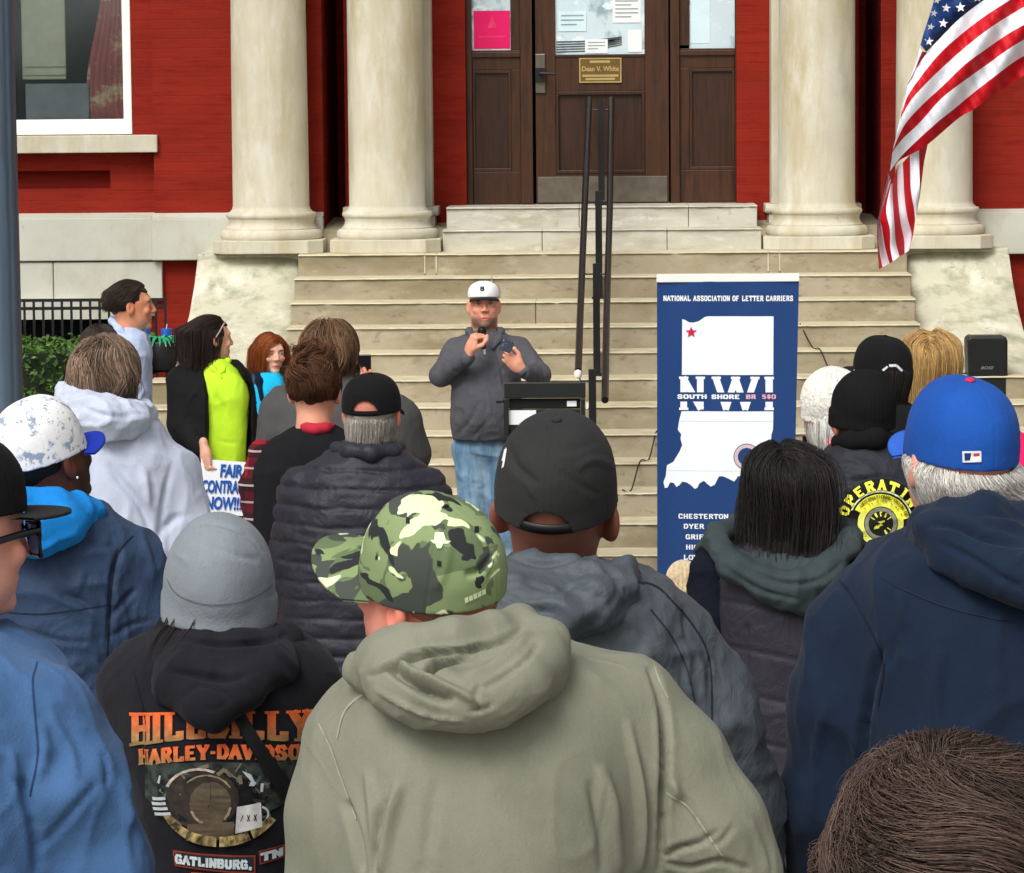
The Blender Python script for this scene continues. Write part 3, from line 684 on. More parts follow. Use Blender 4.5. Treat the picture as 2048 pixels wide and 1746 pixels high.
# ---------------------------------------------------------------- heads
SKIN = mat('skin', (.5, .3, .2), rough=.55, spec=.35, attr=True, var=.07, vs=30, bump=.15, bs=200, bdist=.001)
for _n in SKIN.node_tree.nodes:
    if _n.type == 'BSDF_PRINCIPLED': _n.inputs['Subsurface Weight'].default_value = .12; _n.inputs['Subsurface Radius'].default_value = (.012, .004, .002); _n.inputs['Subsurface Scale'].default_value = .5
HAIR = mat('hair', (.1, .05, .02), rough=.55, spec=.3, attr=True, var=.15, vs=40)
SK_L = srgb(226, 158, 130); SK_P = srgb(232, 172, 150); SK_D = srgb(104, 62, 44); SK_T = srgb(206, 140, 104)
def head_matrix(p, yaw=0, pitch=0, roll=0, s=1.):
    return Matrix.Translation(Vector(p)) @ Matrix.Rotation(math.radians(yaw), 4, 'Z') @ Matrix.Rotation(math.radians(pitch), 4, 'X') @ Matrix.Rotation(math.radians(roll), 4, 'Y') @ Matrix.Diagonal((s, s, s, 1))
def head_sdf(G, ax=None, ears=1., fat=0., nose=1., female=0, neckdir=(0, -.03, -.2), neck=.056, chin=0.):
    f = ell(G, (0, -.012, .035), (.077, .098, .087))
    f = smin(f, ell(G, (0, .03, .0), (.066+fat*.3, .062, .085)), .03)
    f = smin(f, ell(G, (0, .045, -.062-chin), (.05+fat, .045+fat*.4, .05)), .035)
    f = smin(f, ell(G, (0, .078, -.1-chin), (.024, .018, .018)), .02)                # chin
    f = smin(f, cone(G, (-.035, .083, .032), (.035, .083, .032), .012, .012), .022)      # brow
    for s in (-1, 1):
        f = smax(f, -ell(G, (s*.032, .105, .012), (.021, .02, .014)), .012)               # sockets
        f = smin(f, ell(G, (s*.032, .083, .011), (.0135, .0135, .0125)), .004)            # eyeballs
        f = smin(f, ell(G, (s*.04, .078, -.022), (.022, .014, .016)), .02)                # cheekbones
        # ear
        e = ell(G, (s*(.082+.05*(ears-1)), -.004-.03*(ears-1), .0), (.011, .021*ears, .034), Matrix.Rotation(s*(.35+2.2*(ears-1)), 3, 'Z'))
        e = smax(e, -ell(G, (s*.094, .004, .004), (.009, .011, .02)), .006)
        f = smin(f, e, .008)
    nz = cone(G, (0, .094, .02), (0, .094+.019*nose, -.022), .008, .0105)
    for s in (-1, 1): nz = smin(nz, ell(G, (s*.012, .1+.006*nose, -.026), (.009, .012, .008)), .006)
    f = smin(f, nz, .012)
    f = smin(f, ell(G, (0, .0895, -.062), (.023, .010, .006)), .009)                      # lips
    f = smin(f, ell(G, (0, .0875, -.0735), (.019, .010, .006)), .009)
    f = smax(f, -ell(G, (0, .104, -.068), (.024, .012, .0016)), .003)
    f = smin(f, cone(G, (0, -.02, -.05), neckdir, neck+fat*.5, neck+.012+fat*.6), .04)
    return f
def head_color(skin, lips=1., beard=None, beardlev=-.03, flush=.0, brows=(.06, .035, .02)):
    skin = np.array(skin)
    def fn(V, W):
        c = np.tile(skin, (len(V), 1))*(1+.12*fbm(V*22, 2))[:, None]
        x, y, z = V.T; ax_ = np.abs(x)
        def mix(m, col): 
            nonlocal c; m = np.clip(m, 0, 1)[:, None]; c = c*(1-m)+np.array(col)*m
        g = lambda d, w_: np.exp(-(d/w_)**2)
        red = skin*np.array([1.02, .62, .55])
        mix(.55*g(np.hypot(x, np.hypot(y-.115, z+.02)), .024)+.35*g(np.hypot(ax_-.045, np.hypot(y-.08, z+.025)), .026)+.5*g(np.hypot(ax_-.085, z), .024), red)
        mix(flush*np.clip((-.02-y)/.05, 0, 1), red)
        if beard is not None:
            m = np.clip((beardlev-z+.01*fbm(V*60, 2))/.02, 0, 1)*np.clip((y-.0)/.03, 0, 1)*np.clip((z+.145)/.03, 0, 1)
            m = m*(1-g(np.hypot(x/1.3, z+.068), .012)); mix(m*.75, beard)
        mix(lips*(y > .08)*g(np.hypot(x/2.6, (z+.068)*1.1), .0095), red*np.array([.8, .62, .62]))
        mix((y > .08)*g(np.hypot(x/4, z+.068), .0024)*1.2, red*.25)
        mix((y > .06)*g(np.hypot((ax_-.033)/2.8, (z-.03+abs(ax_-.03)*.15)), .0048)*1.3, brows)
        # eyes: white, iris and lid line
        e = np.hypot((ax_-.032)/1.5, z-.011); mix((y > .075)*(e < .0068)*1., (.55, .5, .47)); mix((y > .075)*(np.hypot(ax_-.032, z-.011) < .0056)*1., (.03, .022, .018))
        mix((y > .075)*g((np.hypot((ax_-.032)/1.5, z-.012)-.0075), .0018)*(z > .011)*1., brows)
        mix((y > .1)*g(np.hypot(ax_-.009, z+.033), .0042)*1., red*.3)
        return np.clip(c, 0, 1)
    return fn
def face_M(M): return M
def hand_mesh(M, side=1, curl=.4, spread=.06, thumb=.5, s=1., h=.0032, fcurl=None):
    """hand: wrist at the origin, fingers along +Y, palm facing -Z, thumb towards side*X"""
    cl = fcurl or [curl]*4
    def fn(G, ax):
        f = ell(G, (0, .045, 0), (.041, .055, .0165)); f = smin(f, cone(G, (-side*.02, .01, 0), (side*.005, .08, 0), .016, .017), .02)
        f = smin(f, cone(G, (0, -.05, 0), (0, .02, 0), .026, .026, (1, 1, 1.25)), .03)
        for i in range(4):
            x0 = side*(.030-.0195*i); L = (.042, .047, .043, .034)[i]; a = math.radians(8+75*cl[i]); sp = (1.5-i)*spread*side
            p = np.array([x0, .09-.004*abs(i-1.2), 0]); r = (.0092, .0094, .009, .0078)[i]; ang = 0; fing = None
            for k, (l, rr) in enumerate(((L, r), (L*.62, r*.92), (L*.5, r*.84))):
                ang += a*(.9, 1.1, .7)[k]; d = np.array([sp, math.cos(ang), -math.sin(ang)]); q = p+d*l
                c = cone(G, p, q, rr, rr*.94); fing = c if fing is None else smin(fing, c, .003); p = q
            f = smin(f, fing, .006)
        t0 = np.array([side*.026, .022, -.004]); t1 = t0+np.array([side*.026, .034, -.012-thumb*.012]); t2 = t1+np.array([side*(.012-.014*thumb), .03, -.01-.012*thumb]); t3 = t2+np.array([side*(-.004-.012*thumb), .022, -.006])
        f = smin(f, smin(cone(G, t0, t1, .0155, .0125), smin(cone(G, t1, t2, .0118, .0108), cone(G, t2, t3, .0108, .0092), .003), .004), .012)
        return f
    ax, G = grid((-.09, -.07, -.12), (.09, .21, .05), h); Fv = fn(G, ax)
    V, Q = snets(np.broadcast_to(Fv, (len(ax[0]), len(ax[1]), len(ax[2]))), ax, h)
    Mn = np.array(M); V = (V*s)@Mn[:3, :3].T+Mn[:3, 3]
    return V, Q
def frame(p, fwd, palm):
    """matrix with +Y along fwd and -Z along palm"""
    f = Vector(fwd).normalized(); z = -Vector(palm); z = (z-z.dot(f)*f).normalized(); x = f.cross(z)
    M = Matrix((x, f, z)).transposed().to_4x4(); M.translation = Vector(p); return M

# ---------------------------------------------------------------- hair strands
def strands(n, M, r0=.002, length=.1, lvar=.3, steps=9, col=(.1, .05, .02), cvar=.35, curl=.3, cfreq=14, rad=(.083, .104, .094), cen=(0, -.012, .035), zone=None, dirf=None, lift=.004, seed=0, taper=.25, fall=.6, zmin=-9, clump=0, stiff=.0, maxr=None):
    """tapered 3-sided strands that follow the skull and then fall; returns world verts, faces, colours"""
    n = int(n*2.2) if n < 10000 else n; r0 = r0*.6 if n < 15500 else r0
    rs = np.random.RandomState(seed); p = rs.randn(n*4, 3); p /= np.linalg.norm(p, axis=1)[:, None]
    if zone is not None: p = p[zone(p)]
    p = p[:n]; n = len(p); rad = np.array(rad); cen = np.array(cen)
    X = p*rad+cen; L = length*(1+lvar*(rs.rand(n)*2-1)) if not callable(length) else length(p)*(1+lvar*(rs.rand(n)*2-1))
    st = L/steps; pts = [X.copy()]; Mn = np.array(M); R = Mn[:3, :3]; gl = np.linalg.inv(R)@np.array([0, 0, -1.]); gl /= np.linalg.norm(gl)
    ph = rs.rand(n, 3)*.35; cur = X.copy(); pd = None; off = lift*(.3+1.2*rs.rand(n)); mxr = (maxr or 0)*np.clip(.75+.9*noise(X*26+seed)+.35*rs.randn(n), .12, 1.7)
    for k in range(steps):
        nrm = (cur-cen)/rad**2; nrm /= np.linalg.norm(nrm, axis=1)[:, None]
        d = dirf(cur, p, k/steps) if dirf is not None else np.tile(gl, (n, 1))
        ins = np.sqrt((((cur-cen)/rad)**2).sum(1)); t = np.clip((1.35-ins)/.3, 0, 1)[:, None]
        d = d-nrm*np.minimum((d*nrm).sum(1), 0)[:, None]*t if dirf is None else d-nrm*(d*nrm).sum(1)[:, None]*t
        q = cur*cfreq+ph*clump*3 if clump else cur*cfreq+ph
        nv = np.stack([noise(q+5), noise(q+31), noise(q+57)], 1)
        d = d/(np.linalg.norm(d, axis=1)[:, None]+1e-6)+nv*curl
        if pd is not None: d = d*(1-stiff)+pd*stiff
        d /= np.linalg.norm(d, axis=1)[:, None]; pd = d
        cur = cur+d*st[:, None]
        rr = np.sqrt((((cur-cen)/rad)**2).sum(1)); tgt = 1+off/.09
        if maxr: mm = rr > 1+mxr; cur[mm] = cen+(cur[mm]-cen)*((1+mxr[mm]+.04*rs.rand(mm.sum()))/rr[mm])[:, None]
        m = rr < tgt; cur[m] = cen+(cur[m]-cen)*(tgt[m]/rr[m])[:, None]
        pts.append(cur.copy())
    A = np.stack(pts, 1)                                     # n, steps+1, 3
    if zmin > -9: A[:, :, 2] = np.maximum(A[:, :, 2], zmin+.02*rs.rand(n)[:, None])
    A = A@R.T+Mn[:3, 3]; K = steps+1; sc = np.linalg.norm(R[:, 0])
    T = np.gradient(A, axis=1); T /= np.linalg.norm(T, axis=2)[:, :, None]+1e-9
    u = np.cross(T, rs.randn(n, 1, 3)); u /= np.linalg.norm(u, axis=2)[:, :, None]+1e-9; v = np.cross(T, u)
    tt = np.linspace(0, 1, K); rr = (r0*sc*(.7+.6*rs.rand(n)))[:, None]*(1-(1-taper)*tt**2)[None]
    ring_ = [A+rr[:, :, None]*(u*math.cos(a)+v*math.sin(a)) for a in (0, 2.094, 4.189)]
    V = np.stack(ring_, 2).reshape(-1, 3)
    b = (np.arange(n)*K*3)[:, None, None]+(np.arange(K-1)*3)[None, :, None]; j = np.arange(3)[None, None]
    Q = np.stack([b+j, b+(j+1) % 3, b+3+(j+1) % 3, b+3+j], -1).reshape(-1, 4)
    c = np.array(col)[None]*((1+cvar*(rs.rand(n)*2-1))*(1+.55*noise(X*32+seed)))[:, None]; c = np.repeat(c, K*3, 0)
    return V, Q, np.clip(c, 0, 1)
def join(parts):
    Vs, Qs, Cs = [], [], []; n = 0
    for p in parts:
        Vs.append(p[0]); Qs.append(p[1]+n); n += len(p[0])
        if len(p) > 2: Cs.append(p[2])
    return np.concatenate(Vs), np.concatenate(Qs), (np.concatenate(Cs) if Cs else None)
def shell(M, rad=(.083, .104, .094), cen=(0, -.012, .035), cut=None, col=(.05, .03, .02), h=.006, extra=None, amp=.004, sc=35):
    """under-layer of hair"""
    lo = np.array(cen)-np.array(rad)*1.3-.03; hi = np.array(cen)+np.array(rad)*1.3+.03
    if extra is not None: lo = np.minimum(lo, extra[1]); hi = np.maximum(hi, extra[2])
    ax, G = grid(lo, hi, h); f = ell(G, cen, rad)
    if extra is not None: f = smin(f, extra[0](G), .03)
    if cut is not None: f = np.maximum(f, cut(G))
    V, Q = snets(np.broadcast_to(f, (len(ax[0]), len(ax[1]), len(ax[2]))).astype(f32), ax, h)
    Nn = vnormals(V, Q); V = V+Nn*(amp*fbm(V*np.array([sc, sc, sc*.35]), 2))[:, None]
    Mn = np.array(M); W = V@Mn[:3, :3].T+Mn[:3, 3]
    return W, Q, np.tile(np.array(col), (len(V), 1))*(1+.3*fbm(V*40, 2))[:, None]

# ---------------------------------------------------------------- caps and knitted hats
def cap(parent, M, m_dome, brim=True, m_brim=None, opening=True, r=(.093, .11, .098), base=-.0, flat=0., brimdir=0., brimlen=.075, button=True, m_button=None, h=.003, tiltb=.0, curve=.25, color=None, name='cap', creases=None, m_strap=None, high=1., rim=None):
    """baseball cap: dome with panel seams, arched back opening with strap, brim, button"""
    cz = .03+base; r = (r[0]+.0015, r[1]+.006, r[2])
    def fn(G, ax):
        x, y, z = G
        pn = f32(2.45); rho = np.sqrt((x/f32(r[0]))**2+((y+f32(.004))/f32(r[1]))**2)
        f = ((rho**pn+np.abs((z-f32(cz))/f32(r[2]*high))**pn)**(1/pn)-1)*f32(r[0])
        zz = z-f32(cz)
        fo = np.maximum(f, -(zz+.012+f32(tiltb)*(y)))                      # lower edge
        fi = f+f32(.006)
        fo = smax(fo, -fi, .002)
        if opening:
            a = np.sqrt(((x)/.042)**2+((zz+.012)/.048)**2)-1
            fo = np.maximum(fo, -np.maximum(a*.04, y+.03))
        return fo
    def post(V, Nn, Vl):
        x, y, z = Vl.T; th = np.arctan2(x, y+.004)
        d = np.abs(((th/(math.pi/3)+.5) % 1)-.5)*(math.pi/3)*np.hypot(x, y); g = np.exp(-(d/.0022)**2)*-.0016+np.exp(-(d/.006)**2)*.0007
        V = V+Nn*g[:, None]
        V = V+Nn*(.0018*fbm(Vl*18, 2)*np.clip((z-cz)/.03, 0, 1))[:, None]
        if creases: V = strokes(V, Nn, creases)
        return V
    o = sdf_obj(name, fn, (-r[0]-.01, -r[1]-.02, cz-.05), (r[0]+.01, r[1]+.02, cz+r[2]*high+.012), h, m_dome, parent, M=M, post=post, color=color)
    Mn = np.array(M)
    if opening:
        # adjusting strap across the opening
        K = 16; V = []
        for i in range(K+1):
            a = -math.pi/2+(i/K-.5)*1.05; 
            for dz, e in ((-.012, 0), (.004, 0), (.004, .003), (-.012, .003)):
                rr = 1.0; V.append((math.cos(a)*(r[0]-.002+e-.003), -.004+math.sin(a)*(r[1]-.002+e-.003), cz+dz+tiltb*.1))
        V = np.array(V)@Mn[:3, :3].T+Mn[:3, 3]
        Fq = np.array([(i*4+j, i*4+(j+1) % 4, i*4+4+(j+1) % 4, i*4+4+j) for i in range(K) for j in range(4)])
        npmesh('strap', V, Fq, m_strap or m_brim or m_dome, o, smooth=False, off=parent_off(parent))
    if brim:
        K = 22; J = 8; V = []; Fq = []
        for lay in (0, 1):
            for i in range(K+1):
                a = (i/K-.5)*2*1.12; s_ = math.sin(a); c_ = math.cos(a)
                ix, iy = s_*r[0]*.985, -.004+c_*r[1]*.985
                L = brimlen*max(math.cos(a*1.25), 0)**.42
                for j in range(J+1):
                    t = j/J; xx = ix*(1-.04*t)+s_*L*.25*t; yy = iy+L*t
                    zz = cz-.012-.010*t*(1.2-flat)-curve*.35*(xx**2)/.09*(1-flat)*1.6-lay*.0045-tiltb*yy*.0
                    V.append((xx, yy, zz))
        n1 = (K+1)*(J+1)
        for i in range(K):
            for j in range(J):
                a = i*(J+1)+j; Fq.append((a, a+1, a+J+2, a+J+1)); Fq.append((n1+a, n1+a+J+1, n1+a+J+2, n1+a+1))
            a = i*(J+1)+J; Fq.append((a, n1+a, n1+a+J+1, a+J+1))
        V = np.array(V)
        b = math.radians(brimdir); Rb = np.array([[math.cos(b), -math.sin(b), 0], [math.sin(b), math.cos(b), 0], [0, 0, 1]]); V = V@Rb.T
        V = V@Mn[:3, :3].T+Mn[:3, 3]
        npmesh('brim', V, np.array(Fq), m_brim or m_dome, o, smooth=True, off=parent_off(parent))
    if button:
        s = MB(); s.lathe([(.0, .0), (.008, .001), (.0085, .003), (.005, .0055), (.0005, .0062)], 0, -.004, 14, cap=False); V = np.concatenate(s.V); V[:, 2] += cz+r[2]*high-.001
        V = V@Mn[:3, :3].T+Mn[:3, 3]
        me = bpy.data.meshes.new('button'); me.from_pydata((V-parent_off(parent)).tolist(), [], s.F); link('button', me, m_button or m_dome, o, True)
    return o
def beanie(parent, M, m, r=(.09, .108, .108), cuff=.05, h=.0035, slouch=(0, -.02, .02), rib=70, top=.14, ribamp=.0012, creases=None, cz=.0, name='knitted_hat'):
    def fn(G, ax):
        f = ell(G, (0, -.006, .04+cz), (r[0], r[1], r[2])); f = smin(f, ell(G, (slouch[0], slouch[1], .06+cz+slouch[2]), (r[0]*.9, r[1]*.9, r[2]*.8)), .04)
        f = np.maximum(f, -(G[2]-f32(.0+cz)))
        c = np.sqrt((G[0]/(r[0]+.008))**2+((G[1]+.006)/(r[1]+.008))**2)
        c = (c-1)*.1; c = smax(c, np.abs(G[2]-f32(.018+cz))-cuff*.5, .008)
        return smin(f, c, .003)
    def post(V, Nn, Vl):
        th = np.arctan2(Vl[:, 0], Vl[:, 1]); V = V+Nn*(ribamp*np.sin(th*rib)+.0022*fbm(Vl*14, 2))[:, None]
        return strokes(V, Nn, creases) if creases else V
    return sdf_obj(name, fn, (-.12, -.14, -.06+cz), (.12, .13, .2+cz), h, m, parent, M=M, post=post)

# ---------------------------------------------------------------- clothes and whole people
def cloth(name, c, **k):
    if max(c) < .13: c = tuple(x*.9+.0012 for x in c)
    crum = k.pop('crumple', .28 if k.get('rough', 1) < .75 else .1)
    a = dict(rough=.9, spec=.15, var=.10, vs=9, bump=.5, bs=260, bdist=.002, sheen=.0); a.update(k); a['sheen'] = a['sheen']*.18; a.setdefault('stain', [(tuple(min(1, x*1.22+.002) for x in c), 380, .5, .8, (1, 1, 1)), (tuple(x*.85 for x in c), 5, .5, .7, (1, 1, 1))]); m = mat(name, c, **a)
    nt = m.node_tree; b = nt.nodes['Principled BSDF']; old = b.inputs['Normal'].links[0].from_socket if b.inputs['Normal'].links else None
    g = N(nt, 'ShaderNodeNewGeometry'); mp = N(nt, 'ShaderNodeMapping'); mp.inputs['Scale'].default_value = (1, 1, .7); nt.links.new(g.outputs['Position'], mp.inputs[0])
    no = N(nt, 'ShaderNodeTexNoise', Scale=16., Detail=5., Roughness=.55, Distortion=1.1); nt.links.new(mp.outputs[0], no.inputs['Vector'])
    ab = N(nt, 'ShaderNodeMath', operation='SUBTRACT'); ab.inputs[1].default_value = .5; nt.links.new(no.outputs[0], ab.inputs[0]); a2 = N(nt, 'ShaderNodeMath', operation='ABSOLUTE'); nt.links.new(ab.outputs[0], a2.inputs[0])
    bp = N(nt, 'ShaderNodeBump', Strength=crum, Distance=.03); nt.links.new(a2.outputs[0], bp.inputs['Height'])
    if old is not None: nt.links.new(old, bp.inputs['Normal'])
    nt.links.new(bp.outputs[0], b.inputs['Normal']); return m
class Person:
    def __init__(s, D, px, label, group='people in the crowd', cat='person'):
        s.D = D; x = P(px, 900, D)[0]; s.g = gz(D) if D < 18.3 else 0.
        s.root = empty('person', (x, D, s.g), label, cat, group)
    def J(s, px, py, dy=0.): 
        return P(px, py, s.D+dy)
    def rows(s, rows):
        """rows of (py, px_left, px_right, half depth, y offset) -> loft levels"""
        out = []
        for r in rows:
            py, a, b, ry = r[:4]; cy = r[4] if len(r) > 4 else 0.
            p, q = s.J(a, py, cy), s.J(b, py, cy); out.append(((p[2]+q[2])/2, (p[0]+q[0])/2, s.D+cy, abs(q[0]-p[0])/2, ry))
        return out
    def garment(s, name, rows, m, arms=(), k=.05, h=.006, extra=None, post=None, st=None, wr=(.006, 9, (1, 1, .5)), quilt=None, pad=.12, p=2.4, color=None, parent=None, zmin=None, seed=0.):
        L = s.rows(rows); A = []
        for ar in arms:                      # ar: list of (px,py,dy,radius)
            A.append([(s.J(a[0], a[1], a[2]), a[3]) for a in ar])
        xs = [l[1]-l[3] for l in L]+[l[1]+l[3] for l in L]; zs = [l[0] for l in L]; ys = [l[2]-l[4] for l in L]+[l[2]+l[4] for l in L]
        for ar in A:
            for q, r in ar: xs += [q[0]-r, q[0]+r]; ys += [q[1]-r, q[1]+r]; zs += [q[2]-r, q[2]+r]
        lo = (min(xs)-.02, min(ys)-.02, min(zs)-.01); hi = (max(xs)+.02, max(ys)+.02, max(zs)+.02)
        if extra is not None and len(extra) > 1: lo = np.minimum(lo, extra[1]); hi = np.maximum(hi, extra[2])
        def fn(G, ax):
            f = loft(G, ax[2], L, p)
            for ar in A:
                g = None
                for (q0, r0), (q1, r1) in zip(ar[:-1], ar[1:]):
                    c = cone(G, q0, q1, r0, r1); g = c if g is None else smin(g, c, .03)
                f = smin(f, g, k)
            if extra is not None: f = extra[0](G, f)
            return f
        def pst(V, Nn, Vl):
            if quilt:
                z = V[:, 2]+.006*fbm(V*6+seed, 2); ph = z/quilt[0]; t = np.abs(((ph % 1)-.5)*2); V = V+Nn*(quilt[1]*(np.sqrt(np.clip(1-t**4, 0, 1))-.6))[:, None]
                if len(quilt) > 2: V = V+Nn*(quilt[1]*.35*fbm(V*np.array([16, 16, 40]), 2))[:, None]
            if wr: V = wrinkle(V, Nn, wr[0], wr[1], wr[2], seed)
            if post is not None: V = post(V, Nn, Vl)
            return strokes(V, Nn, st) if st else V
        return sdf_obj(name, fn, lo, hi, h, m, parent or s.root, post=pst, color=color)
    def legs(s, ztop_px, half=.17, m=None, shoe=None, dy=0., cx=None, r=.1):
        """trousers and shoes down to the ground (behind the people in front)"""
        t = s.J(cx or PJ(np.array([[s.root.location[0], s.D, 1.2]]))[0][0], ztop_px, dy); z0 = s.g; zt = t[2]
        def fn(G, ax):
            f = None
            for sx in (-1, 1):
                q = [(t[0]+sx*half*.42, s.D, zt-.02), (t[0]+sx*half*.55, s.D, z0+(zt-z0)*.5), (t[0]+sx*half*.6, s.D, z0+.07)]
                g = smin(cone(G, q[0], q[1], r*1.15, r*.78), cone(G, q[1], q[2], r*.78, r*.6), .02); f = g if f is None else smin(f, g, .03)
            f = smin(f, ell(G, (t[0], s.D, zt+.0), (half*.95, r*1.3, .12)), .06)
            return np.maximum(f, f32(z0+.03)-G[2])
        def ps(V, Nn, Vl): return wrinkle(V, Nn, .006, 9, (1, 1, 1.6))
        sdf_obj('trousers', fn, (t[0]-half-.12, s.D-.2, z0), (t[0]+half+.12, s.D+.2, zt+.14), .012, m or TROU, s.root, post=ps)
        for sx in (-1, 1):
            x = t[0]+sx*half*.6
            sdf_obj('shoe', lambda G, ax: np.maximum(smin(ell(G, (x, s.D+.06, z0+.03), (.048, .14, .05)), ell(G, (x, s.D-.03, z0+.06), (.042, .06, .06)), .03), f32(z0)-G[2]), (x-.07, s.D-.12, z0-.01), (x+.07, s.D+.22, z0+.13), .01, shoe or SHOE, s.root)
    def body(s, M, skin, lo_px=None, h=.004, hands=(), color=None, torso=True, **kw):
        """skin: head, neck, shoulders (and hands) in one mesh"""
        Mi = np.linalg.inv(np.array(M)); sc = np.linalg.norm(np.array(M)[:3, 0])
        ax, G = grid((-.115, -.15, -.3), (.115, .15, .14), h/sc)
        f = head_sdf(G, ax, **kw)
        if torso: f = smin(f, ell(G, (0, -.05, -.33), (.12, .065, .12)), .08)
        V, Q = snets(np.broadcast_to(f, (len(ax[0]), len(ax[1]), len(ax[2]))).astype(f32), ax, h/sc)
        c = (color or head_color(skin))(V, V); Mn = np.array(M); W = V@Mn[:3, :3].T+Mn[:3, 3]; parts = [(W, Q, c)]
        for hv in hands: 
            cc = np.tile(np.array(skin), (len(hv[0]), 1))*(1+.12*fbm(hv[0]*60, 2))[:, None]; parts.append((hv[0], hv[1], cc))
        V, Q, C = join(parts); return npmesh('body', V, Q, SKIN, s.root, True, color=C, off=s.root.location)
TROU = cloth('dark_trousers', srgb(40, 42, 50)); SHOE = mat('dark_shoe_leather', srgb(28, 26, 26), rough=.5)
JEAN = cloth('blue_jeans', srgb(60, 80, 110))

# ---------------------------------------------------------------- prints and lettering laid on cloth
FONT = {  # strokes on a unit box: (x0,y0,x1,y1,kind) kind 1 thick, 0 thin
 'A': [(.08, 0, .5, 1), (.92, 0, .5, 1), (.25, .36, .75, .36)], 'B': [(.15, 0, .15, 1), (.15, 1, .7, 1), (.7, 1, .82, .78), (.82, .78, .65, .54), (.15, .54, .7, .54), (.7, .54, .88, .28), (.88, .28, .72, 0), (.15, 0, .72, 0)],
 'C': [(.88, .8, .65, 1), (.65, 1, .3, 1), (.3, 1, .12, .75), (.12, .75, .12, .25), (.12, .25, .3, 0), (.3, 0, .65, 0), (.65, 0, .88, .2)], 'D': [(.15, 0, .15, 1), (.15, 1, .6, 1), (.6, 1, .88, .7), (.88, .7, .88, .3), (.88, .3, .6, 0), (.15, 0, .6, 0)],
 'E': [(.18, 0, .18, 1), (.18, 1, .85, 1), (.18, .52, .7, .52), (.18, 0, .88, 0)], 'F': [(.18, 0, .18, 1), (.18, 1, .88, 1), (.18, .52, .7, .52)],
 'G': [(.86, .82, .65, 1), (.65, 1, .3, 1), (.3, 1, .12, .75), (.12, .75, .12, .25), (.12, .25, .3, 0), (.3, 0, .86, 0), (.86, 0, .86, .45), (.86, .45, .58, .45)],
 'H': [(.16, 0, .16, 1), (.84, 0, .84, 1), (.16, .5, .84, .5)], 'I': [(.5, 0, .5, 1)], 'L': [(.22, 0, .22, 1), (.22, 0, .88, 0), (.86, 0, .86, .2)],
 'N': [(.14, 0, .14, 1), (.14, 1, .86, 0), (.86, 0, .86, 1)], 'O': [(.3, 1, .7, 1), (.7, 1, .88, .75), (.88, .75, .88, .25), (.88, .25, .7, 0), (.7, 0, .3, 0), (.3, 0, .12, .25), (.12, .25, .12, .75), (.12, .75, .3, 1)],
 'P': [(.18, 0, .18, 1), (.18, 1, .7, 1), (.7, 1, .86, .75), (.86, .75, .7, .46), (.7, .46, .18, .46)], 'R': [(.18, 0, .18, 1), (.18, 1, .7, 1), (.7, 1, .84, .76), (.84, .76, .68, .5), (.68, .5, .18, .5), (.52, .5, .88, 0)],
 'S': [(.85, .8, .68, 1), (.68, 1, .3, 1), (.3, 1, .14, .78), (.14, .78, .3, .54), (.3, .54, .7, .46), (.7, .46, .87, .24), (.87, .24, .7, 0), (.7, 0, .3, 0), (.3, 0, .12, .2)],
 'T': [(.5, 0, .5, 1), (.08, 1, .92, 1), (.08, .82, .08, 1), (.92, .82, .92, 1)], 'U': [(.15, 1, .15, .25), (.15, .25, .32, 0), (.32, 0, .68, 0), (.68, 0, .85, .25), (.85, .25, .85, 1)], 'V': [(.08, 1, .5, 0), (.92, 1, .5, 0)],
 'W': [(.04, 1, .27, 0), (.5, 1, .27, 0), (.5, 1, .73, 0), (.96, 1, .73, 0)], 'Y': [(.5, 0, .5, .45), (.5, .45, .1, 1), (.5, .45, .9, 1)], 'X': [(.1, 0, .9, 1), (.9, 0, .1, 1)], '-': [(.2, .45, .8, .45)], ',': [(.5, .1, .4, -.15)], ' ': []}
SERIF = {'A': [(.08, 0), (.92, 0)], 'H': [(.16, 0), (.16, 1), (.84, 0), (.84, 1)], 'I': [(.5, 0), (.5, 1)], 'L': [(.22, 1)], 'N': [(.14, 1), (.14, 0), (.86, 1)], 'P': [(.18, 0)], 'R': [(.18, 0), (.88, 0)], 'T': [(.5, 0)], 'Y': [(.5, 0), (.1, 1), (.9, 1)], 'F': [(.18, 0)], 'W': [(.04, 1), (.5, 1), (.96, 1)], 'V': [(.08, 1), (.92, 1)], 'X': [(.1, 0), (.9, 0), (.1, 1), (.9, 1)]}
def letter_quads(ch, th, serif=.0, asp=1.):
    """convex quads of one letter; th = stroke half width in units of letter height; asp = width/height"""
    q = []
    def ln(x0, y0, x1, y1, t):
        x0 *= asp; x1 *= asp; dx_, dy_ = x1-x0, y1-y0; l = math.hypot(dx_, dy_)+1e-9; ux, uy = dx_/l, dy_/l; e = t*.9
        x0 -= ux*e*.6; y0 -= uy*e*.6; x1 += ux*e*.6; y1 += uy*e*.6; nx, ny = -uy*t, ux*t
        q.append([(x0+nx, y0+ny), (x1+nx, y1+ny), (x1-nx, y1-ny), (x0-nx, y0-ny)])
    for (x0, y0, x1, y1) in FONT[ch]:
        y0, y1 = th*.7+y0*(1-1.4*th), th*.7+y1*(1-1.4*th)
        ln(x0, y0, x1, y1, th*(.72 if abs(y1-y0) < .1 else 1))
    if serif:
        for (x, y) in SERIF.get(ch, []):
            yy = th*.35 if y == 0 else 1-th*.35
            ln(x-serif/asp, yy, x+serif/asp, yy, th*.36)
    return q
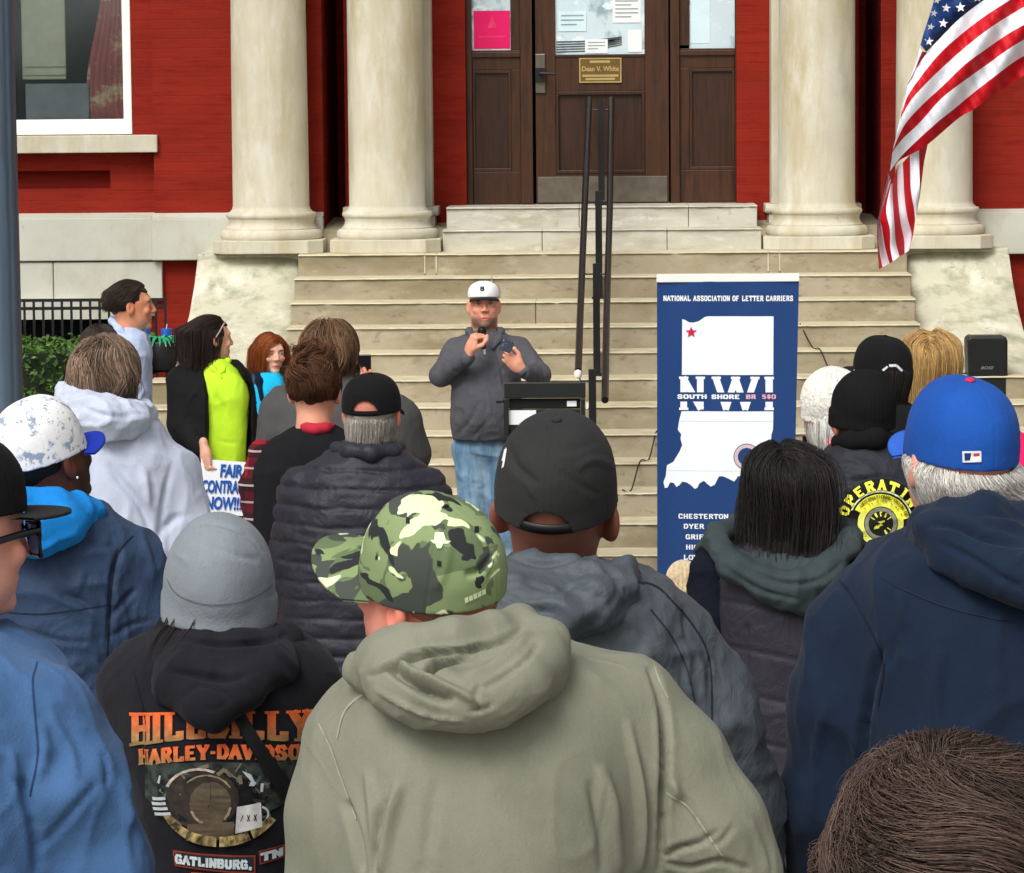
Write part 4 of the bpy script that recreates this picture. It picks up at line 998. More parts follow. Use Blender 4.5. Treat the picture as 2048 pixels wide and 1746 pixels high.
def word_quads(wd, h, th=.13, serif=0., asp=.75, gap=.16, wfix=None):
    """quads of a word, origin bottom left, letter height h"""
    out = []; x = 0
    for ch in wd:
        a = asp*(.45 if ch in 'I' else (.5 if ch in ' ,-' else (1.35 if ch == 'W' else 1)))
        for qd in letter_quads(ch, th, serif, a): out.append([(p[0]*h+x, p[1]*h) for p in qd])
        x += (a+gap)*h
    w_ = x-gap*h
    if wfix: s_ = wfix/w_; out = [[(p[0]*s_, p[1]) for p in qd] for qd in out]; w_ = wfix
    return out, w_
def decal(name, items, m, parent, tree, D, nsub=6, lift=.002, dirn=(0, 1, 0), back=1.5, stag=.00022):
    """items: list of (quad pixel corners, colour fn or colour). Dropped straight onto the cloth along dirn"""
    V, Fq, C = [], [], []; n = 0; dv = Vector(dirn)
    for k, (qd, colr) in enumerate(items):
        a, b, c, d = [np.array(p, float) for p in qd]; l1 = max(np.linalg.norm(b-a), np.linalg.norm(c-d)); l2 = max(np.linalg.norm(d-a), np.linalg.norm(c-b))
        nu = int(min(60, max(1, math.ceil(l1/nsub)))); nv = int(min(60, max(1, math.ceil(l2/nsub)))); base = n; ok = {}
        for i in range(nu+1):
            for j in range(nv+1):
                u, v = i/nu, j/nv; q = (a*(1-u)+b*u)*(1-v)+(d*(1-u)+c*u)*v
                w_ = P(q[0], q[1], D); hit = tree.ray_cast(Vector(w_)-dv*back, dv)
                if hit[0] is None: ok[(i, j)] = False; V.append(w_)
                else: ok[(i, j)] = True; V.append(np.array(hit[0])-np.array(dirn)*(lift+stag*(k % 9)))
                C.append(colr(q) if callable(colr) else colr); n += 1
        for i in range(nu):
            for j in range(nv):
                if ok[(i, j)] and ok[(i+1, j)] and ok[(i, j+1)] and ok[(i+1, j+1)]:
                    s0 = base+i*(nv+1)+j; f = (s0, s0+nv+1, s0+nv+2, s0+1)
                    ys_ = [V[t][1] for t in f]
                    if max(ys_)-min(ys_) < .05: Fq.append(f)
    return npmesh(name, np.array(V), np.array(Fq), m, parent, smooth=True, color=np.array(C), off=parent_off(parent))
def seam(name, pts, wpx, col, m, parent, tree, D, lift=.0024):
    q = np.array(pts, float); t = np.linspace(0, len(q)-1, (len(q)-1)*7+1); j = np.clip(t.astype(int), 0, len(q)-2); f = (t-j)[:, None]; p0 = q[np.maximum(j-1, 0)]; p1 = q[j]; p2 = q[j+1]; p3 = q[np.minimum(j+2, len(q)-1)]
    c = .5*(2*p1+(p2-p0)*f+(2*p0-5*p1+4*p2-p3)*f*f+(-p0+3*p1-3*p2+p3)*f**3); d = np.gradient(c, axis=0); d /= np.linalg.norm(d, axis=1)[:, None]; nn = np.stack([-d[:, 1], d[:, 0]], 1)*wpx/2
    return decal(name, [([tuple(c[i]+nn[i]), tuple(c[i+1]+nn[i+1]), tuple(c[i+1]-nn[i+1]), tuple(c[i]-nn[i])], col) for i in range(len(c)-1)], m, parent, tree, D, nsub=3, lift=lift, stag=0.)
PRINT = mat('screen_print', (.5, .5, .5), rough=.75, attr=True, var=.2, vs=60)
PRINTC = mat('printed_vinyl', (.5, .5, .5), rough=.45, attr=True, var=.0)
# ================================================================ PEOPLE
def chain(s, pts, fn=None):
    return [(s.J(a[0], a[1], a[2]), a[3]) for a in pts]
def blob(s, name, chains=(), ells=(), m=None, h=.005, k=.03, parent=None, st=None, wr=None, post=None, cut=None, color=None, seed=0., thin=None):
    """free shape from pixel-placed chains of cones and ellipsoids"""
    A = [chain(s, c) for c in chains]; E = []
    for e in ells:
        E.append((s.J(e[0], e[1], e[2]), e[3:6], Matrix.Rotation(math.radians(e[6] if len(e) > 6 else 0), 3, 'Y') @ Matrix.Rotation(math.radians(e[7] if len(e) > 7 else 0), 3, 'X')))
    lo = np.full(3, 1e9); hi = -lo
    for ar in A:
        for q, r in ar: lo = np.minimum(lo, q-r); hi = np.maximum(hi, q+r)
    for c, r, R in E: lo = np.minimum(lo, c-max(r)); hi = np.maximum(hi, c+max(r))
    def fn(G, ax):
        f = None
        for ar in A:
            for (q0, r0), (q1, r1) in zip(ar[:-1], ar[1:]):
                c = cone(G, q0, q1, r0, r1); f = c if f is None else smin(f, c, k)
        for c, r, R in E:
            g = ell(G, c, r, R); f = g if f is None else smin(f, g, k)
        if cut is not None: f = cut(G, f)
        return f
    def ps(V, Nn, Vl):
        if wr: V = wrinkle(V, Nn, wr[0], wr[1], wr[2], seed)
        if post is not None: V = post(V, Nn, Vl)
        return strokes(V, Nn, st) if st else V
    return sdf_obj(name, fn, lo-.02, hi+.02, h, m, parent or s.root, post=ps, color=color)
def hairobj(s, parts, parent=None, m=None):
    V, Q, C = join(parts); return npmesh('hair', V, Q, m or HAIR, parent or s.root, True, color=C, off=parent_off(parent or s.root))
def hm(s, px, py, yaw=0, pitch=0, roll=0, sc=1., dy=0.): return head_matrix(s.J(px, py, dy), yaw, pitch, roll, sc)
BACKH = lambda p: (p[:, 2] > -.45) & ~((p[:, 1] > .35) & (p[:, 2] < .42))
def fringe(p): return (p[:, 2] < .1) & (p[:, 2] > -.62) & (p[:, 1] < .45)

# ---- speaker with the microphone
s = Person(19.0, 975, 'heavyset person in white cap and grey pullover speaking into a microphone before the stairs', group='people facing the crowd')
GP = cloth('grey_pullover', srgb(84, 84, 90), rough=.7, sheen=.1, spec=.3)
M = hm(s, 968, 613, yaw=184, pitch=5, sc=1.03)
wr_ = s.J(940, 702, -.30); wl_ = s.J(1040, 735, -.30)
h1 = hand_mesh(frame(wr_, (.32, -.12, 1.), (.75, .55, -.1)), side=1, fcurl=[.95, 1., 1., .95], thumb=1., s=1.0)
h2 = hand_mesh(frame(wl_, (-.9, -.1, .75), (-.1, .95, .2)), side=1, fcurl=[.55, .7, .8, .9], thumb=.6, s=1.0)
s.body(M, SK_L, hands=(h1, h2), fat=.012, neck=.064, color=head_color(srgb(232, 164, 136), beard=srgb(92, 78, 70), beardlev=-.05, flush=.3), h=.0035)
arms = [[(912, 700, 0, .07), (882, 752, -.13, .058), (934, 716, -.285, .042)], [(1036, 698, 0, .07), (1079, 750, -.12, .058), (1050, 744, -.285, .042)]]
j = s.garment('pullover', [(660, 942, 1000, .08), (674, 924, 1020, .095), (692, 908, 1038, .12), (740, 906, 1040, .165, -.02), (800, 903, 1043, .19, -.04), (850, 902, 1043, .185, -.03), (876, 906, 1038, .16, -.02)], GP, arms, h=.006, wr=(.007, 11, (1, 1, .6)),
    st=[([(985, 672), (990, 700), (1003, 740), (1010, 790)], 5, -.006), ([(905, 740), (930, 745), (945, 725)], 7, -.01), ([(960, 800), (940, 840), (915, 870)], 9, -.008), ([(985, 830), (960, 860), (945, 875)], 8, -.008), ([(1020, 820), (1000, 850)], 8, -.008), ([(1045, 760), (1060, 740)], 7, -.008)])
blob(s, 'collar', [[(938, 662, -.03, .016), (945, 674, -.09, .016), (962, 690, -.14, .010)], [(1002, 662, -.03, .016), (998, 678, -.09, .016), (986, 696, -.13, .010)], [(938, 662, -.03, .016), (970, 654, .07, .016), (1002, 662, -.03, .016)]], m=GP, h=.005, parent=j)
0 and blob(s, 'undershirt', [[(960, 668, -.075, .018), (972, 680, -.10, .016), (986, 670, -.075, .018)]], m=BLACKP, h=.005, parent=j)
JM = cloth('washed_blue_jeans', srgb(92, 126, 154), var=.15, vs=5, stretch=(2, 2, .7), stain=[(srgb(168, 192, 208), 2.2, .48, .7, (3, 3, .5)), (srgb(78, 108, 134), 5, .58, .75, (3, 3, .35))])
g0 = P(950, 900, 19)[0]
tz = s.J(950, 880)[2]
def jf(G, ax):
    a = smin(cone(G, s.J(946, 905), s.J(950, 1060, -.03), .112, .078), cone(G, s.J(950, 1060, -.03), s.J(953, 1262, .02), .078, .064), .04)
    b = smin(cone(G, s.J(1000, 905), s.J(1012, 1060, -.03), .122, .088), cone(G, s.J(1012, 1060, -.03), s.J(1018, 1262, .02), .088, .068), .04)
    return np.maximum(smin(smin(a, b, .03), ell(G, s.J(973, 890), (.178, .145, .12)), .05), f32(.05)-G[2])
x0 = s.J(900, 900)[0]; x1 = s.J(1060, 900)[0]
sdf_obj('jeans', jf, (x0-.1, 18.8, 0), (x1+.05, 19.25, tz+.1), .009, JM, s.root, post=lambda V, Nn, Vl: wrinkle(V, Nn, .009, 8, (1, 1, 1.7)))
for q in (953, 1018):
    c = s.J(q, 1270); sdf_obj('shoe', lambda G, ax: np.maximum(smin(ell(G, (c[0], 18.93, .035), (.052, .15, .055)), ell(G, (c[0], 19.02, .07), (.045, .06, .07)), .03), -G[2]), (c[0]-.08, 18.7, 0), (c[0]+.08, 19.15, .15), .01, SHOE, s.root)
CW = cloth('white_cap_cloth', srgb(240, 240, 236), sheen=0); CB = cloth('black_cap_cloth', srgb(26, 27, 30), sheen=.1)
cp = cap(s.root, M, CW, m_brim=cloth('dark_brim', srgb(34, 34, 40)), opening=False, r=(.088, .106, .094), h=.0035, brimlen=.05, base=.030, high=.84)
# dark rear mesh panels of the cap, and its emblem
CWn = CW.node_tree
g = CWn.nodes.new('ShaderNodeNewGeometry'); sp = CWn.nodes.new('ShaderNodeSeparateXYZ'); CWn.links.new(g.outputs['Position'], sp.inputs[0])
mt = CWn.nodes.new('ShaderNodeMath'); mt.operation = 'GREATER_THAN'; mt.inputs[1].default_value = float(M.translation.y)-.012; CWn.links.new(sp.outputs[1], mt.inputs[0])
bs_ = CWn.nodes['Principled BSDF']; src = bs_.inputs['Base Color'].links[0].from_socket; mx = CWn.nodes.new('ShaderNodeMix'); mx.data_type = 'RGBA'; mx.inputs[7].default_value = (.012, .012, .014, 1)
CWn.links.new(mt.outputs[0], mx.inputs[0]); CWn.links.new(src, mx.inputs[6]); CWn.links.new(mx.outputs[2], bs_.inputs['Base Color'])
T_cap = bvh(cp)
q, w_ = word_quads('B', 9, th=.17, asp=.85); items = [([(964.5-3.8+p[0], 582-p[1]) for p in qd], srgb(22, 40, 48)) for qd in q]
decal('emblem', items, PRINT, cp, T_cap, 18.9, nsub=1.5, lift=.0015)
# microphone, held
a = s.J(964, 662, -.20); b = s.J(968, 699, -.235)
mic = empty('microphone', tuple(b), 'black handheld microphone held under the chin of the speaker in the white cap', 'microphone')
mm = MB(); d = (a-b)/np.linalg.norm(a-b); mm.tube([b, b+d*.02, a-d*.03, a-d*.015], [.011, .012, .017, .02], 14); mm.build('handle', BLACKP, mic, smooth=True, off=mic.location)
mm = MB(); mm.lathe([(.001, -.026), (.017, -.02), (.025, -.004), (.024, .01), (.014, .022), (.001, .026)], 0, 0, 18, cap=False); V = np.concatenate(mm.V)+a
me = bpy.data.meshes.new('grille'); me.from_pydata((V-b).tolist(), [], mm.F); link('grille', me, mat('mic_grille', srgb(36, 36, 38), rough=.5, metal=.5, bump=.8, bs=400, bdist=.001), mic, True)
mm = MB(); mm.tube([b-d*.03, b-d*.001], [.008, .0108], 12); mm.build('silver_tip', mat('silver_tip', srgb(230, 230, 226), rough=.25, metal=.5), mic, smooth=True, off=mic.location)
# folded note in the other hand
c = s.J(1014, 690, -.36); nb = empty('folded_note', tuple(c), 'small dark card with pale writing held in the speaker left hand', 'card')
mm = MB(); mm.box(-.035, .035, -.002, .002, -.04, .03); o = mm.build('card', mat('dark_blue_card', srgb(78, 84, 100), rough=.4, stain=[(srgb(200, 206, 218), 60, .58, .62, (1, 1, 1))]), nb); o.rotation_euler = (.3, .35, .2)

# ---- person in pale blue shirt, profile
s = Person(17.0, 245, 'tall person in pale blue button shirt seen in profile at the left, short dark hair', group='people facing the crowd')
M = hm(s, 263, 614, yaw=-84, pitch=2, sc=1.0)
s.body(M, SK_T, neck=.058, nose=1.08, color=head_color(srgb(216, 148, 112), beard=srgb(190, 160, 140), beardlev=-.075, flush=.2, brows=(.04, .025, .015)), h=.0035)
hz = lambda p: (p[:, 2] > -.55+1.0*np.clip(p[:, 1]+.25, 0, 1)) & ~((p[:, 1] > .62) & (p[:, 2] < .62))
def bk(cur, p, t): return np.stack([cur[:, 0]*4, -.55+0*cur[:, 0], .5-1.6*t+0*cur[:, 0]], 1)
cutf = lambda G: np.maximum(np.minimum(-(G[2]+.045), 1), -1)
def haircut(y0=.045, z0=.05, zb=-.05):
    """keep hair above a line that rises from the nape to the forehead"""
    def c(G):
        x, y, z = G; line = np.where(y < -.02, zb+(y+.11)*.25, np.where(y < y0, z0-.03-.01*0, z0+.03)); return (line-z)+0*x
    return c
DH = srgb(58, 46, 38)
hairobj(s, [shell(M, (.083, .108, .094), cut=haircut(.05, .04, -.05), col=np.array(DH)*.7), strands(2600, M, r0=.0017, length=.05, col=DH, zone=hz, dirf=bk, curl=.25, seed=3, lift=.007)])
SH = cloth('pale_blue_shirt', srgb(186, 200, 228), rough=.8, sheen=0, spec=.2)
j = s.garment('shirt', [(655, 232, 276, .07), (668, 205, 291, .11), (690, 193, 300, .14), (740, 190, 304, .15), (800, 190, 303, .15), (866, 194, 300, .15)], SH, [[(212, 700, -.1, .062), (206, 770, -.12, .052), (232, 830, -.2, .045)]], h=.007, wr=(.009, 8, (1, 1, .7)))
blob(s, 'collar', [[(225, 641, 0, .016), (238, 660, -.08, .018), (258, 678, -.1, .012)], [(225, 641, 0, .016), (250, 652, .08, .016), (281, 668, .03, .014), (274, 682, -.05, .012)]], m=SH, h=.005, parent=j)
s.legs(872, .16, cloth('navy_trousers', srgb(36, 42, 66)), r=.085, cx=245)

# ---- person in black jacket and lime shirt holding the sign
s = Person(16.6, 425, 'person with long dark hair, black jacket and lime yellow pullover, holding a sign', group='people facing the crowd')
M = hm(s, 424, 680, yaw=-66, pitch=1, sc=.9)
hr_ = s.J(410, 904, -.31)
h1 = hand_mesh(frame(hr_, (.16, -.1, -1.), (.8, .6, .05)), side=1, fcurl=[.75, .85, .9, .9], thumb=.9, s=.95)
s.body(M, srgb(222, 168, 142), neck=.05, nose=.9, hands=(h1,), color=head_color(srgb(222, 168, 142), brows=(.05, .03, .02)), h=.0035)
def bkh(cur, p, t):
    d = partd(cur, p, t); d[:, 1] -= .45*np.clip((-.02-cur[:, 2])/.1, 0, 1)*(t < .85); return d
def longzone(p): return (p[:, 2] > -.2) & ~((p[:, 1] > .45) & (p[:, 2] < .6)) & ~((p[:, 1] > .02) & (p[:, 2] < .3))
def swept(cur, p, t): return np.stack([cur[:, 0]*2, np.where(cur[:, 2] > .07, -.8, -.12), np.where(cur[:, 2] > .07, -.1-.7*t, -1.5)], 1)
BH = srgb(46, 32, 28)
hairobj(s, [shell(M, (.085, .11, .095), cut=haircut(.05, .045, -.2), col=np.array(BH)*.6, extra=(lambda G: ell(G, (0, -.085, -.1), (.075, .06, .14)), (-.1, -.17, -.27), (.1, .0, .14))), strands(2600, M, r0=.002, length=.34, lvar=.15, steps=11, col=BH, zone=longzone, dirf=swept, curl=.12, seed=5, lift=.008)])
LM = cloth('lime_pullover', srgb(196, 240, 52), rough=.8, sheen=0, var=.06)
core = s.garment('lime_pullover', [(718, 418, 450, .06, -.02), (732, 404, 466, .09, -.02), (755, 396, 486, .115, -.04), (790, 396, 498, .125, -.05), (830, 396, 496, .12, -.05), (900, 396, 492, .12, -.05), (934, 398, 490, .115, -.05)], LM, p=3.2, h=.007, wr=(.005, 9, (1, 1, .5)), st=[([(430, 790), (445, 812), (450, 835)], 10, -.008), ([(435, 880), (460, 886), (485, 884)], 6, -.004)])
blob(s, 'collar', [[(413, 722, -.04, .010), (426, 738, -.12, .010), (444, 756, -.155, .006)], [(413, 722, -.04, .010), (432, 716, .05, .010), (456, 722, -.02, .010), (447, 742, -.13, .009)]], m=LM, h=.005, parent=core)
BJ = cloth('black_jacket', srgb(20, 20, 22), rough=.8)
sj = s.D
def opn(G, f):
    zt = s.J(420, 722)[2]; zb = s.J(425, 935)[2]; t = np.clip((f32(zt)-G[2])/f32(zt-zb), 0, 1.2)
    xl = f32(s.J(413, 800)[0])+f32(.028)*np.clip(t*3, 0, 1); xr = f32(s.J(470, 730)[0])+f32(.085)*np.clip(t*4, 0, 1)
    wdg = np.maximum(np.maximum(xl-G[0], G[0]-xr), G[1]-f32(sj-.03)); return smax(f, -wdg, .012)
j = s.garment('jacket', [(722, 378, 478, .08), (738, 352, 494, .13), (765, 344, 503, .17, -.01), (800, 344, 510, .185, -.02), (880, 346, 513, .185, -.02), (945, 350, 512, .18, -.02)], BJ, [[(362, 760, -.03, .066), (360, 845, -.1, .058), (402, 896, -.27, .042)]], h=.007, extra=(opn,), wr=(.008, 9, (1, 1, .7)))
s.legs(930, .16, cx=425)
# sunglasses pushed up on the hair
Mn = M
sg = MB(); pts = [Mn @ Vector((.088, -.02, .0)), Mn @ Vector((.094, .015, .05)), Mn @ Vector((.088, .04, .088)), Mn @ Vector((.05, .062, .098)), Mn @ Vector((0, .07, .1)), Mn @ Vector((-.05, .062, .098)), Mn @ Vector((-.088, .04, .088))]
o = sg.tube([p for p in pts], .0035, 8).build('sunglasses', mat('pale_sunglass_frame', srgb(190, 170, 164), rough=.3, spec=.6), None, smooth=True); tag(o, 'sunglasses pushed up on the dark hair of the person in the lime pullover', 'sunglasses')
# sign
D_ = 16.27; c = P(443, 975, D_)
sgn = empty('protest_sign', tuple(c), 'white placard reading FAIR CONTRACT NOW in blue, held beside the lime pullover', 'sign')
q = [P(402, 918, D_), P(512, 926, D_), P(506, 1033, D_), P(399, 1027, D_)]
V = np.array([p for p in q]+[p+np.array([0, .005, 0]) for p in q])-c
me = bpy.data.meshes.new('board'); me.from_pydata(V.tolist(), [], [(3, 2, 1, 0), (4, 5, 6, 7), (0, 1, 5, 4), (1, 2, 6, 5), (2, 3, 7, 6), (3, 0, 4, 7)]); link('board', me, mat('white_placard', srgb(240, 242, 246), rough=.6, var=.02), sgn)
SB = mat('sign_blue_ink', srgb(20, 84, 172), rough=.6, var=.03)
for wd, px, py, sx_ in (('FAIR', 484, 944, .62), ('CONTRACT', 402.5, 974, .63), ('NOW!!!', 410, 1007, .62)):
    al = 'RIGHT' if wd == 'FAIR' else 'LEFT'
    text(wd, .083, SB, 'lettering', sgn, P(px, py, D_-.004), rot=(math.pi/2, math.radians(2), 0), off3=c, bold=.003, fitw={'FAIR': 46, 'CONTRACT': 98, 'NOW!!!': 74}[wd]/S(D_), align=al, shear=.12, space=.98)

# ---- person with auburn bob
s = Person(18.5, 535, 'person with chin length auburn hair, open blue jacket and turquoise shirt by the cheek block', group='people facing the crowd')
M = hm(s, 541, 708, yaw=-151, pitch=-2, sc=.88)
s.body(M, srgb(232, 180, 156), neck=.05, color=head_color(srgb(232, 180, 156), lips=1.4, brows=(.12, .06, .03)), h=.0032)
AH = srgb(142, 72, 30)
def bobz(p): return (p[:, 2] > -.1) & ~((p[:, 1] > .66) & (p[:, 2] < .42)) & ~((p[:, 1] > .3) & (p[:, 2] < .1))
def bobd(cur, p, t): return np.stack([np.sign(cur[:, 0]+.03)*(.9-.9*t)*(cur[:, 2] > .05)+cur[:, 0]*1.5, -cur[:, 1]*1.2, -.3-1.2*t+0*cur[:, 0]], 1)
hairobj(s, [shell(M, (.084, .103, .094), cut=lambda G: np.maximum(np.where(G[1] > .045, .066-G[2], -.115-G[2])+0*G[0], -1), col=np.array(AH)*.7), strands(2600, M, r0=.002, length=.24, lvar=.1, steps=10, col=AH, zone=bobz, dirf=bobd, curl=.1, seed=8, rad=(.086, .105, .095), lift=.006)])
TQ = cloth('turquoise_shirt', srgb(30, 180, 226), sheen=0)
core = s.garment('shirt', [(744, 520, 560, .06, -.03), (758, 505, 572, .09, -.03), (800, 500, 576, .12, -.03), (890, 502, 576, .12, -.03)], TQ, h=.008)
NJ = cloth('slate_blue_jacket', srgb(40, 70, 96), rough=.6, sheen=0)
def opn2(G, f):
    xl = f32(s.J(522, 760)[0]); xr = f32(s.J(573, 760)[0]); wdg = np.maximum(np.maximum(xl-G[0], G[0]-xr), G[1]-f32(18.46)); return smax(f, -wdg, .012)
j = s.garment('jacket', [(742, 508, 572, .07), (752, 490, 590, .1), (775, 484, 600, .13), (830, 482, 602, .15), (900, 484, 600, .15)], NJ, [[(492, 775, 0, .058), (490, 850, -.05, .05), (510, 900, -.1, .042)]], h=.007, extra=(opn2,), wr=(.006, 9, (1, 1, .7)))
blob(s, 'collar', [[(513, 738, -.02, .018), (518, 762, -.12, .017), (524, 800, -.16, .012)], [(569, 738, -.02, .018), (573, 762, -.12, .016)], [(513, 738, -.02, .018), (540, 732, .07, .018), (569, 738, -.02, .018)]], m=cloth('navy_lining', srgb(16, 26, 40)), h=.006, parent=j)
tb = bvh(core)
decal('shirt_print', [([(548+x-3, 792+y), (548+x+3, 790+y), (548+x+4, 795+y), (548+x-2, 797+y)], srgb(10, 60, 90)) for x, y in ((-14, 4), (-6, 0), (2, 3), (10, 0))]+[([(530, 800), (546, 800), (544, 816), (532, 816)], srgb(220, 234, 240))], PRINT, core, tb, 18.5, nsub=3)
s.legs(885, .15, JEAN, cx=540)

# ---- man in pale grey-blue hoodie (back, left)
s = Person(10.3, 215, 'person with shaggy brown grey hair in a light grey hoodie, back turned, left')
M = hm(s, 213, 764, yaw=-26, pitch=6, roll=4, sc=1.0)
s.body(M, srgb(200, 120, 96), fat=.004, color=head_color(srgb(206, 124, 98)))
GH = srgb(128, 106, 88)
allb = lambda p: (p[:, 2] > -.55) & ~((p[:, 1] > .35) & (p[:, 2] < .3))
GHC = cloth('pale_grey_fleece', srgb(198, 206, 224), rough=.95, sheen=.3, var=.05)
hairobj(s, [shell(M, (.088, .108, .098), cut=lambda G: np.where(G[1] > .03, .04-G[2], -.1-G[2])+0*G[0], col=np.array(GH)*.5), strands(3400, M, r0=.0026, length=.11, lvar=.6, col=GH, zone=allb, curl=.85, cfreq=13, seed=11, maxr=.42, stiff=.2, lift=.016, cvar=.5)])
j = s.garment('hoodie', [(790, 150, 268, .09), (818, 118, 292, .13), (850, 70, 318, .15), (890, 32, 345, .17), (950, 14, 362, .185, -.01), (1050, 8, 368, .19, -.01), (1200, 12, 372, .19), (1350, 12, 372, .19)], GHC, [[(345, 950, 0, .085), (378, 1080, -.02, .078), (345, 1200, .2, .06)], [(30, 960, 0, .085), (0, 1100, 0, .07)]], h=.008, wr=(.012, 6, (1, 1, .6)),
    st=[([(215, 925), (240, 960), (280, 1010), (300, 1060)], 13, -.022), ([(345, 925), (330, 990), (318, 1080), (325, 1150)], 10, -.014), ([(285, 930), (292, 970), (298, 1010)], 12, .012), ([(318, 1070), (345, 1040), (380, 1030)], 12, -.014), ([(260, 1000), (250, 1060)], 14, .010)])
blob(s, 'hood', [[(138, 790, -.05, .045), (170, 826, -.14, .055), (215, 838, -.17, .06), (262, 838, -.13, .05), (286, 826, -.02, .04)]], [(190, 822, -.13, .12, .07, .05, 8)], m=GHC, h=.007, parent=j, wr=(.012, 12, (1, 1, 1.5)), st=[([(160, 812), (210, 830), (270, 836)], 8, -.012)])
s.legs(1340, .2, JEAN, cx=215)

# ---- two half hidden heads between the rows
s = Person(15.2, 205, 'dark haired person almost hidden behind the shaggy haired person in the light hoodie')
M = hm(s, 202, 706, yaw=-15, sc=1.0); s.body(M, SK_L, h=.006)
hairobj(s, [shell(M, cut=lambda G: np.where(G[1] > .03, .04-G[2], -.08-G[2])+0*G[0], col=np.array(DH)*.7), strands(900, M, r0=.0025, length=.07, col=srgb(60, 50, 44), zone=allb, curl=.2, seed=12)])
s.garment('jacket', [(745, 180, 230, .08), (765, 150, 255, .12), (800, 130, 275, .14), (950, 130, 275, .15)], cloth('charcoal_jacket', srgb(50, 52, 56)), h=.015); s.legs(940, .16)
s = Person(17.6, 372, 'short person with dark brown hair seen between the light hoodie and the sign')
M = hm(s, 366, 930, yaw=-50, pitch=-8, sc=.98); s.body(M, SK_T, h=.005)
hairobj(s, [shell(M, cut=lambda G: np.where(G[1] > .05, .05-G[2], -.12-G[2])+0*G[0], col=np.array(BH)*.6), strands(1800, M, r0=.0024, length=.2, steps=10, col=srgb(64, 44, 34), zone=allb, curl=.2, seed=13, lift=.01)])
s.garment('jacket', [(975, 345, 400, .08), (995, 315, 430, .12), (1030, 300, 445, .14), (1200, 300, 445, .15)], cloth('dark_green_jacket', srgb(40, 46, 40)), h=.014); s.legs(1190, .16)

# ---- man with long brown hair and phone
s = Person(12.2, 665, 'person with wavy brown hair in a dark grey T-shirt holding up a phone')
M = hm(s, 662, 715, yaw=-32, pitch=4, sc=.98)
WB = srgb(112, 84, 60)
h1 = hand_mesh(frame(s.J(735, 800, .35), (-.1, .1, 1), (-.4, .9, 0)), side=-1, fcurl=[.5, .5, .6, .6])
s.body(M, srgb(206, 140, 112), hands=(h1,))
hairobj(s, [shell(M, (.09, .11, .1), cut=lambda G: np.where(G[1] > .05, .05-G[2], -.16-G[2])+0*G[0], col=np.array(WB)*.45, extra=(lambda G: ell(G, (0, -.06, -.07), (.09, .06, .09)), (-.12, -.16, -.2), (.12, .05, .14))), strands(3400, M, r0=.0024, length=.2, lvar=.3, steps=10, col=WB, zone=allb, curl=.7, cfreq=12, seed=14, stiff=.2, lift=.016, cvar=.45)])
GT = cloth('dark_grey_tshirt', srgb(84, 84, 84), rough=.85)
j = s.garment('tshirt', [(745, 625, 700, .08), (765, 590, 735, .12), (790, 558, 775, .15), (830, 540, 800, .18), (880, 535, 825, .2), (960, 540, 830, .21), (1200, 545, 825, .21)], GT, [[(568, 820, 0, .085), (550, 920, .02, .08)], [(795, 840, 0, .088), (815, 905, .03, .08), (760, 850, .3, .055)]], h=.009, wr=(.008, 7, (1, 1, .7)))
s.legs(1190, .2, JEAN, cx=680)
c = s.J(722, 741, .42); ph = MB().box(c[0]-.038, c[0]+.038, c[1]-.004, c[1]+.004, c[2]-.075, c[2]+.06).build('phone', mat('black_phone', srgb(22, 22, 26), rough=.25, spec=.6), bevel=.006); ph.rotation_euler = (0, 0, 0)
tag(ph, 'black phone held up beside the wavy brown haired head', 'phone')

# ---- woman with piled up hair
s = Person(11.4, 632, 'person with curly brown hair pinned up, black top over red plaid sleeves')
M = hm(s, 630, 788, yaw=-8, pitch=-4, sc=.98)
s.body(M, srgb(222, 160, 132))
UH = srgb(84, 54, 34)
def up(cur, p, t): return np.stack([-cur[:, 0]*5, -.3+0*cur[:, 0]-cur[:, 1]*2, 1.-.6*t+0*cur[:, 0]], 1)
Mb = M @ Matrix.Translation((-.006, -.035, .098))
upz = lambda p: (p[:, 2] > -.6) & (p[:, 1] < .5)
bunz = lambda p: p[:, 2] > -.7
hairobj(s, [shell(M, (.084, .104, .094), cut=lambda G: np.where(G[1] > .02, -.0-G[2], -.055-G[2])+0*G[0], col=np.array(UH)*.5), strands(2600, M, r0=.0022, length=.07, col=UH, zone=upz, dirf=up, curl=.5, cfreq=18, maxr=.14, seed=15, lift=.008, cvar=.5),
    shell(Mb, (.066, .062, .05), cen=(0, 0, 0), col=np.array(UH)*.5, amp=.01), strands(2200, Mb, r0=.003, length=.13, col=srgb(96, 62, 40), rad=(.066, .062, .052), cen=(0, 0, 0), zone=bunz, dirf=lambda cur, p, t: np.stack([-cur[:, 1]*10, cur[:, 0]*10, -.4+1.2*np.sin(p[:, 0]*9)], 1), curl=1.0, cfreq=26, maxr=.5, seed=16, lift=.008, cvar=.55)])
BT = cloth('black_top', srgb(26, 26, 30), rough=.85)
j = s.garment('top', [(846, 604, 664, .075), (862, 572, 690, .11), (885, 535, 725, .14), (925, 512, 745, .16), (1000, 505, 750, .17), (1150, 508, 748, .17), (1300, 510, 745, .17)], BT, h=.009, wr=(.006, 7, (1, 1, .7)))
PL = mat('red_plaid_flannel', srgb(150, 24, 40), rough=.95)
_n = PL.node_tree; _g = _n.nodes.new('ShaderNodeNewGeometry'); _s = _n.nodes.new('ShaderNodeSeparateXYZ'); _n.links.new(_g.outputs['Position'], _s.inputs[0]); _b = _n.nodes['Principled BSDF']; cur = _b.inputs['Base Color'].links[0].from_socket
